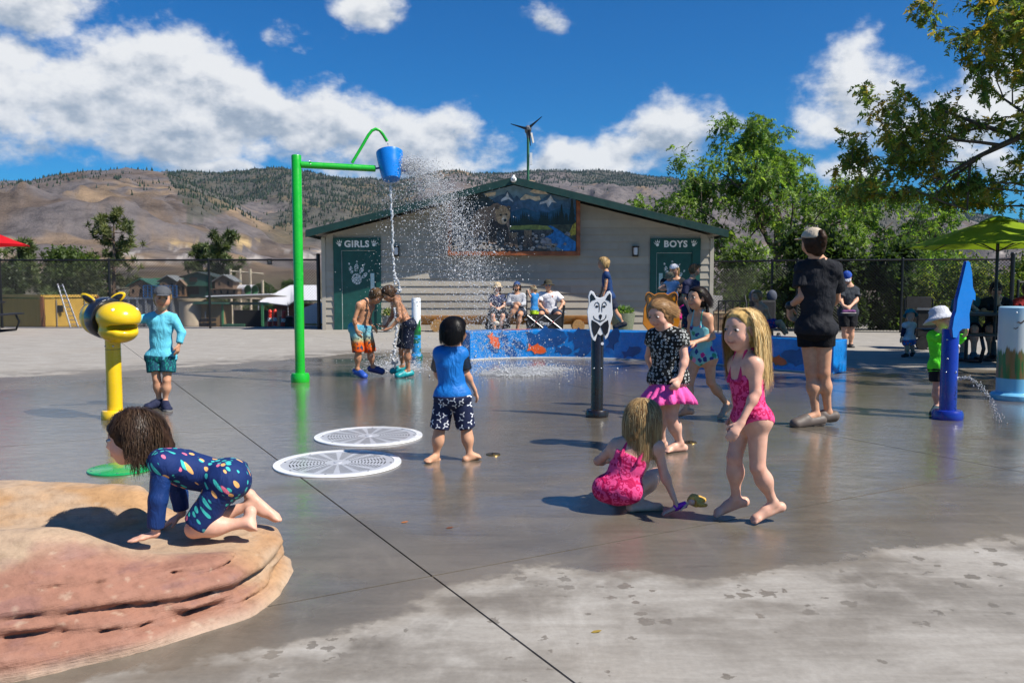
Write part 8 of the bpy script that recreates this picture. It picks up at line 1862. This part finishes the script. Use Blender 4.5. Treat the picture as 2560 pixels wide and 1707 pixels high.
hair(p, BROWN, [((0, -.42, .0), (0, -.52, -.28), .26, .20, 1), ((.31, -.12, .05), (.31, -.16, -.22), .12, .09, .8), ((-.31, -.12, .05), (-.31, -.16, -.22), .12, .09, .8)], win=(.33, .36, .42), wz=-.22, wf=.50, infl=1.10, n=6000, ln=.60, w=.0013, fy=.12, hl=.20, wave=.04, seed=12, noise=.006, cols=[(.036, .020, .012), (.055, .032, .020), (.024, .013, .008), (.075, .046, .027)])
# --- on the bench
YS = 21.0
def seated(label, hd, sh, el, wr, hip, kn, an, h=1.72, face=(0, -1, 0), **kw):
    """pairs are (image-left, image-right): a person facing the camera has the right side on the image left"""
    J = dict(hd=(*hd, -.02), nk=((sh[0][0] + sh[1][0]) / 2, sh[0][1] - 4, .04), sR=(*sh[0], .02), sL=(*sh[1], .02), eR=(*el[0], -.06), eL=(*el[1], -.06), wR=(*wr[0], -.26), wL=(*wr[1], -.26), hR=(*hip[0], .05), hL=(*hip[1], .05), kR=(*kn[0][:2], kn[0][2]), kL=(*kn[1][:2], kn[1][2]), aR=(*an[0][:2], an[0][2]), aL=(*an[1][:2], an[1][2]))
    for q in 'RL': a = J['a' + q]; J['t' + q] = (a[0] + (-1 if q == 'R' else 1) * 2, a[1] + 5, a[2] - .17)
    for k_, v in kw.pop('over', {}).items(): J[k_] = v
    return person(label, YS, J, h, face, res=.017, eyes=False, curl=(.5, .5), **kw)
p = seated('seated woman in navy top and straw hat at the end of the log bench', (1243, 719), ((1229, 743), (1258, 743)), ((1225, 764), (1261, 764)), ((1240, 770), (1249, 770)), ((1235, 781), (1253, 781)), ((1232, 789, -.42), (1257, 789, -.42)), ((1238, 828, -.40), (1252, 828, -.48)), 1.6, hh=.21, hairc=(.05, .03, .02))
top(p, cloth('dusty_navy', (.045, .055, .12)), .55, .04, .018, noise=.006, loose=.02); skirt(p, M_SKIRTD, .05, .30, .10, .20, 8, .05); shorts(p, M_SKIRTD, 1.0, .05, .03, .06, 'skirt_lap'); hair(p, BROWN, [((.33, -.1, 0), (.36, -.05, -.8), .13, .09, 1), ((-.33, -.1, 0), (-.36, -.05, -.8), .13, .09, 1)]); sunhat(p, cloth('straw', (.55, .42, .25)), .74, .10, .60); shades(p, DARKG)
m = MB(); c_ = P(1241, 808, YS - .62); m.ball(c_, (.075, .10, .06), 10, 8); m.build('floral_shoe', print_mat('shoe_floral', f_dots((.6, .58, .5), (.1, .4, .1), (.6, .1, .1), 60)), p.root, True, world=True)
p = seated('bearded man in grey long sleeve shirt and blue cap with legs crossed on the bench', (1292, 716), ((1275, 740), (1307, 739)), ((1271, 760), (1312, 760)), ((1288, 758), (1296, 762)), ((1284, 781), (1304, 781)), ((1290, 768, -.50), (1300, 786, -.45)), ((1268, 802, -.52), (1292, 828, -.42)), 1.78, hh=.23, face=(-.25, -.97, .0), skin=WARM, hairc=(.06, .035, .02))
top(p, cloth('heather_grey', (.42, .43, .46)), 1.75, .04, .018, noise=.006); shorts(p, cloth('slate_shorts', (.035, .045, .075)), .62, .05, .018, .02); hair(p, BROWN, [((.33, -.15, 0), (.40, -.15, -.42), .14, .10, 1), ((-.33, -.15, 0), (-.40, -.15, -.42), .14, .10, 1)]); cap(p, cloth('denim_cap', (.03, .07, .20)), mark=(mat('gold_print', (.6, .35, .02), .5), [(0, .38), (.04, .34), (-.04, .34)])); shades(p, DARKG)
s = Sdf(); s.ell(p.X(0, .22, -.36), p.R, (.24 * p.H, .16 * p.H, .18 * p.H), .02); emit(p, 'beard', [s.mesh(.009, noise=.005, nfreq=70)], BROWN)
for q in 'RL': shoe(p, q, mat('sandal_tan', (.13, .10, .08), .7), None, .004, clog=True)
p = seated('man in white T-shirt and dark brimmed hat sitting behind the black wagon', (1370, 714), ((1353, 738), (1392, 738)), ((1347, 760), (1409, 757)), ((1360, 774), (1395, 778)), ((1362, 781), (1388, 781)), ((1352, 785, -.42), (1397, 787, -.42)), ((1350, 826, -.38), (1400, 826, -.38)), 1.82, hh=.235, skin=WARM, b=1.06, face=(-.1, -.99, .05), hairc=(.2, .15, .1))
top(p, cloth('white_tee', (.74, .73, .76)), .68, .05, .024, noise=.007, loose=.025); shorts(p, cloth('navy_swim', (.03, .05, .09)), .8, .05, .018, .02); sunhat(p, cloth('olive_hat', (.05, .045, .03)), .80, .12, .58); shades(p, mat('mirror_blue', (.02, .12, .5), .1, .6))
for q in 'RL': shoe(p, q, mat('brown_shoe', (.06, .045, .035), .7), None, .005)
m = MB(); m.ball(P(1381, 741, YS - .19), (.025, .01, .025), 8, 6); m.build('chest_logo', mat('orange_print', (.65, .2, .1), .5), p.root, True, world=True)
p = person('toddler in blue shirt, lime shorts and furry eared hat standing in the wagon', 20.1, dict(hd=(1333, 725, 0), nk=(1336, 735, .0), sR=(1330, 738, -.05), sL=(1342, 738, .05), eR=(1326, 742, -.08), wR=(1321, 731, -.1), fR=(1319, 725, -.1), eL=(1345, 752, .06), wL=(1343, 763, .04), hR=(1333, 774, -.04), hL=(1339, 774, .04), kR=(1333, 790, -.04), kL=(1339, 790, .04), aR=(1333, 803, -.03), aL=(1339, 803, .04)), .82, face=(-.75, -.65, 0), hh=.175, res=.01, eyes=False, skin=FAIR, b=1.12, zmin=.16, hairc=(.4, .25, .1))
top(p, cloth('blue_tee', (.03, .20, .48)), .5, .05, .014, noise=.003); shorts(p, cloth('lime_shorts', (.42, .62, .02)), .75, .05, .02, .02); hair(p, DBLOND, [((0, -.4, 0), (0, -.45, -.6), .22, .14, 1)]); sunhat(p, cloth('tan_hat', (.24, .20, .13)), .62, .10, .5)
locks(p, mat('brown_fur', (.28, .13, .05), .9, var=.4, scale=40), [[((.34, .05, .50), .16), ((.36, .05, .52), .14)], [((-.34, .05, .50), .16), ((-.36, .05, .52), .14)], [((-.2, -.05, .56), .12), ((.2, -.05, .56), .12)]], 'hat_ear')
# --- boy in navy tank top on the seat wall
Yk = 13.95
p = person('blond boy in navy tank top walking along the blue seat wall', Yk, dict(hd=(1507, 658, 0), nk=(1515, 679, .0), sL=(1517, 688, -.10), sR=(1514, 688, .11), eL=(1514, 716, -.12), wL=(1507, 742, -.12), fL=(1503, 756, -.12), eR=(1508, 715, .14), wR=(1500, 738, .12), hL=(1523, 742, -.06), hR=(1521, 742, .07), kL=(1541, 784, -.06), aL=(1556, 806, -.04), tL=(1534, 819.5, -.04), kR=(1505, 786, .08), aR=(1512, 810, .1), tR=(1490, 818, .1)), 1.24, face=(-.97, -.22, -.08), hh=.215, skin=TAN, b=.9, res=.009, eyes=False, zmin=WH, hairc=(.35, .22, .1))
top(p, cloth('navy_tank', (.012, .04, .13), .7), 0, .05, .012, noise=.003); shorts(p, cloth('dark_trunks', (.015, .02, .04)), .7, .05, .014, .02); hair(p, hairm('sandy', (.40, .26, .11)), [], win=(.34, .38, .46), n=600, ln=.3, w=.004, cols=[(.42, .27, .12), (.5, .35, .16), (.3, .19, .08)])
for q in 'LR': shoe(p, q, cloth('black_sandal', (.02, .02, .024)), BLACKP, .006)
# --- group by the BOYS door
Yg = 15.6
p = person('woman in white cap and dark tank top carrying a baby', Yg, dict(hd=(1686, 676, 0), nk=(1690, 697, .03), sR=(1660, 704, .02), sL=(1706, 704, .02), eR=(1654, 722, -.12), wR=(1676, 722, -.28), fR=(1690, 720, -.3), eL=(1706, 728, -.1), wL=(1688, 726, -.28), fL=(1674, 722, -.3), hR=(1674, 756, .02), hL=(1698, 756, .02), kR=(1676, 800, 0), kL=(1696, 800, 0), aR=(1676, 850, .04), aL=(1694, 850, .04), tR=(1672, 858, -.06), tL=(1696, 858, -.06)), 1.64, face=(-.35, -.93, -.1), hh=.22, skin=WARM, res=.015, eyes=False, hairc=(.3, .2, .1))
top(p, cloth('black_tank', (.014, .015, .018)), 0, .05, .014, noise=.004); shorts(p, cloth('hot_pink', (.75, .02, .30)), .95, .05, .014, .006); hair(p, DBLOND, [((.3, -.1, 0), (.33, -.1, -.75), .12, .06, 1)]); cap(p, cloth('white_cap', (.76, .74, .75)), mark=(mat('red_print', (.5, .03, .08), .5), [(0, .40), (.04, .37), (-.04, .37)]))
Yb2 = 15.25
p = person('baby in pale blue shirt and olive bucket hat held by the woman', Yb2, dict(hd=(1674, 693, 0), nk=(1679, 704, .02), sR=(1667, 707, 0), sL=(1692, 708, .02), eR=(1660, 713, -.03), wR=(1652, 717, -.05), eL=(1698, 716, -.02), wL=(1692, 722, -.06), hR=(1674, 738, 0), hL=(1686, 738, .02), kR=(1672, 752, -.1), kL=(1690, 752, -.1), aR=(1672, 766, -.04), aL=(1690, 766, -.04)), .72, face=(-.4, -.85, -.25), hh=.165, skin=FAIR, b=1.15, res=.009, eyes=False, zmin=.75)
top(p, cloth('sky_tee', (.38, .52, .72)), .6, .05, .012, noise=.003); shorts(p, cloth('sky_tee', (.38, .52, .72)), .8, .05, .012, .01); sunhat(p, cloth('olive_bucket', (.19, .17, .11)), .66, .20, .52)
p = person('brown haired boy in navy T-shirt and dinosaur shorts looking right', 15.0, dict(hd=(1739, 674, 0), nk=(1729, 698, .02), sR=(1716, 709, -.13), sL=(1741, 709, .12), eR=(1711, 744, -.15), wR=(1725, 780, -.18), fR=(1733, 795, -.18), eL=(1738, 742, .14), wL=(1738, 775, .12), hR=(1718, 775, -.06), hL=(1736, 775, .07), kR=(1718, 822, -.08), kL=(1738, 822, .06), aR=(1716, 864, -.05), aL=(1735, 862, .1), tR=(1730, 874, -.08), tL=(1749, 872, .08)), 1.42, face=(.90, -.40, -.06), hh=.215, skin=WARM, b=.9, res=.010, eyes=True, hairc=(.12, .07, .03))
top(p, cloth('navy_tee', (.018, .022, .06)), .75, .07, .020, noise=.006, loose=.022); shorts(p, M_DINO, .95, .05, .018, .03); hair(p, CHEST, [((-.2, .30, .38), (.2, .30, .38), .12, .12, .8)], win=(.33, .38, .44), wz=-.2, n=700, ln=.34, w=.004, cols=[(.16, .09, .04), (.24, .15, .07), (.1, .055, .028)])
# --- shirtless boy leaning on the wall end, man with blue cap, toddler, shaded table
Yq = 14.2
p = person('shirtless boy in navy splash shorts sitting on the far end of the seat wall', Yq, dict(hd=(1891, 741, 0), nk=(1901, 760, .02), sL=(1913, 770, -.08), sR=(1890, 770, .12), eL=(1924, 795, .0), wL=(1926, 818, .1), fL=(1928, 826, .1), eR=(1888, 795, .16), wR=(1895, 815, .2), hL=(1915, 812, -.05), hR=(1908, 812, .1), kL=(1950, 805, -.2), kR=(1945, 808, .1), aL=(1968, 832, -.22), aR=(1962, 835, .1)), 1.24, face=(-.80, -.55, -.05), hh=.21, skin=TAN, b=.92, res=.009, eyes=False, zmin=WH)
shorts(p, M_RED, .72, .05, .014, .02); hair(p, hairm('ginger', (.26, .13, .05)), [], win=(.34, .38, .46), n=400, ln=.2, w=.004, cols=[(.26, .13, .05), (.34, .18, .08)])
Ym = 15.9
p = person('man in dark T-shirt and blue cap looking down at purple sandals', Ym, dict(hd=(2118, 694, 0), nk=(2124, 714, .03), sR=(2107, 728, .03), sL=(2138, 726, .03), eR=(2102, 752, -.06), wR=(2108, 764, -.26), fR=(2116, 768, -.28), eL=(2142, 750, -.06), wL=(2126, 766, -.24), fL=(2116, 770, -.27), hR=(2110, 780, .02), hL=(2130, 780, .02), kR=(2112, 824, 0), kL=(2128, 824, 0), aR=(2113, 862, .02), aL=(2127, 862, .02), tR=(2111, 871, -.1), tL=(2130, 871, -.1)), 1.72, face=(-.15, -.75, -.64), hh=.225, skin=FAIR, b=.95, res=.015, eyes=False, curl=(.7, .7))
top(p, cloth('slate_tee', (.035, .042, .055)), .66, .05, .02, noise=.006, loose=.02); shorts(p, cloth('black_shorts', (.012, .012, .016)), .85, .05, .018, .02); hair(p, CHEST, [], infl=1.0); cap(p, cloth('royal_cap', (.02, .07, .36)), cloth('white_visor', (.5, .5, .55)))
for q in 'RL': shoe(p, q, BLACKP, None, .006)
s = Sdf(); c_ = p.j['wL'] + np.array([-.05, -.04, -.09]); s.cone(c_ - np.array([.09, 0, 0]), c_ + np.array([.09, 0, .0]), .04, .045, .02, .6, (0, 0, 1)); t = thing('sandals', 'pair of small purple sandals in the hands of the man', 'sandals', tuple(c_)); sdf_obj('upper', s, .008, cloth('purple_sandal', (.16, .05, .18)), t, 1, noise=.006, nfreq=80); s = Sdf(); s.cone(c_ - np.array([.10, 0, .03]), c_ + np.array([.10, 0, -.03]), .045, .05, .02, .25, (0, 0, 1)); sdf_obj('sole', s, .008, mat('pale_sole', (.45, .4, .42), .6), t, 1)
Yt = gy(2272, 892)
p = person('toddler in teal sun hat and blue patterned trunks walking in the shade', Yt, dict(hd=(2276, 789, 0), nk=(2276, 806, .02), sL=(2262, 812, -.06), sR=(2284, 812, .1), eL=(2258, 830, -.04), wL=(2253, 845, -.02), fL=(2251, 853, -.02), eR=(2284, 830, .1), wR=(2280, 842, .12), hL=(2268, 848, -.03), hR=(2278, 848, .06), kL=(2268, 866, -.04), kR=(2280, 864, .06), aL=(2267, 884, .0), aR=(2282, 880, .12), tL=(2256, 891, 'g'), tR=(2278, 889, .1)), .80, face=(.2, .85, -.45), hh=.185, skin=FAIR, b=1.1, res=.0085, eyes=False)
top(p, cloth('white_rash', (.62, .64, .68)), 0, .04, .012, noise=.003); 
top(p, cloth('white_rash', (.62, .64, .68)), 1.7, .035, .009, 'rash_shirt', cloth('navy_sleeve', (.012, .018, .05)), noise=.003); shorts(p, M_TOYS, .85, .05, .016, .02); sunhat(p, cloth('teal_hat', (.02, .20, .25)), .66, .18, .52)
for q in 'LR': shoe(p, q, BLACKP, None, .006)
YP = 13.75
def tablemate(label, x, top_m, skin, dy, face, hx=0, capm=None):
    J = dict(hd=(x, 724, dy), nk=(x + 2, 744, dy + .05), sR=(x - 28, 757, dy), sL=(x + 28, 757, dy), eR=(x - 32, 782, dy - .16), wR=(x - 8, 782, dy - .36), eL=(x + 26, 782, dy - .16), wL=(x + 6, 760, dy - .26), fL=(x + 2, 746, dy - .22), hR=(x - 14, 826, dy + .05), hL=(x + 14, 826, dy + .05), kR=(x - 16, 822, dy - .42), kL=(x + 16, 822, dy - .42), aR=(x - 14, 884, dy - .36), aL=(x + 14, 884, dy - .36), tR=(x - 16, 896, dy - .54), tL=(x + 16, 896, dy - .54))
    p = person(label, YP, J, 1.76, face, .235, skin, 1.02, .016, eyes=False); top(p, top_m, .7, .05, .02, noise=.006, loose=.02); shorts(p, cloth('dark_shorts', (.02, .022, .03)), .85, .05, .02, .02); hair(p, BROWN, [])
    if capm: cap(p, capm)
    for q in 'LR': shoe(p, q, cloth('trail_shoe', (.10, .16, .18)), mat('pale_sole', (.45, .4, .42), .6), .008)
    return p
shades(tablemate('man in black T-shirt and cap leaning on the shaded picnic table', 2490, cloth('washed_black', (.02, .021, .026)), WARM, .05, (-.3, -.94, -.1), capm=cloth('black_cap', (.015, .015, .017))), DARKG)
shades(tablemate('person in red shirt and sunglasses at the shaded picnic table', 2572, cloth('brick_red', (.28, .02, .02)), WARM, .10, (-.3, -.95, 0)), DARKG)
tablemate('person in teal shirt at the picnic table behind the fish board', 2420, cloth('dull_teal', (.03, .12, .16)), FAIR, .12, (.3, -.9, -.2))
# child peeking from behind the cattail post
Y = gy(2556, 1003) + .50
p = person('child mostly hidden behind the cattail post gripping its top', Y, dict(hd=(2590, 770, .1), nk=(2590, 810, .1), sR=(2568, 822, .08), sL=(2612, 822, .1), eR=(2546, 842, .02), wR=(2532, 796, -.2), fR=(2530, 768, -.28), eL=(2615, 860, .05), wL=(2600, 880, 0), hR=(2578, 905, .1), hL=(2602, 905, .1), kR=(2580, 950, .08), kL=(2602, 950, .08), aR=(2580, 990, .12), aL=(2602, 990, .12), tR=(2572, 1002, .0), tL=(2606, 1002, .0)), 1.0, face=(-.3, -.9, 0), hh=.2, skin=PINKISH, res=.007, eyes=False, palm=(None, (1, -.3, 0)), curl=(.3, .6))
top(p, cloth('coral_tee', (.55, .12, .10)), .6, .04, .012); shorts(p, cloth('navy_trunks', (.02, .03, .09)), .8, .05, .014, .02); hair(p, CHEST, [])
# ================================================================== valley air
mh = D.materials.new('valley_air'); mh.use_nodes = True; nh = NT(mh.node_tree); mh.node_tree.nodes.remove(mh.node_tree.nodes['Principled BSDF'])
pv = nh.new('ShaderNodeVolumePrincipled'); pv.inputs['Color'].default_value = (.45, .72, 1, 1); pv.inputs['Density'].default_value = .00003; pv.inputs['Anisotropy'].default_value = .2
nh.l.new(pv.outputs[0], mh.node_tree.nodes['Material Output'].inputs['Volume'])
m = MB(); m.box((0, 2430, 330), (13400, 4900, 720)); tag(m.build('haze', mh), 'thin bluish summer haze filling the valley', 'haze', kind='stuff')
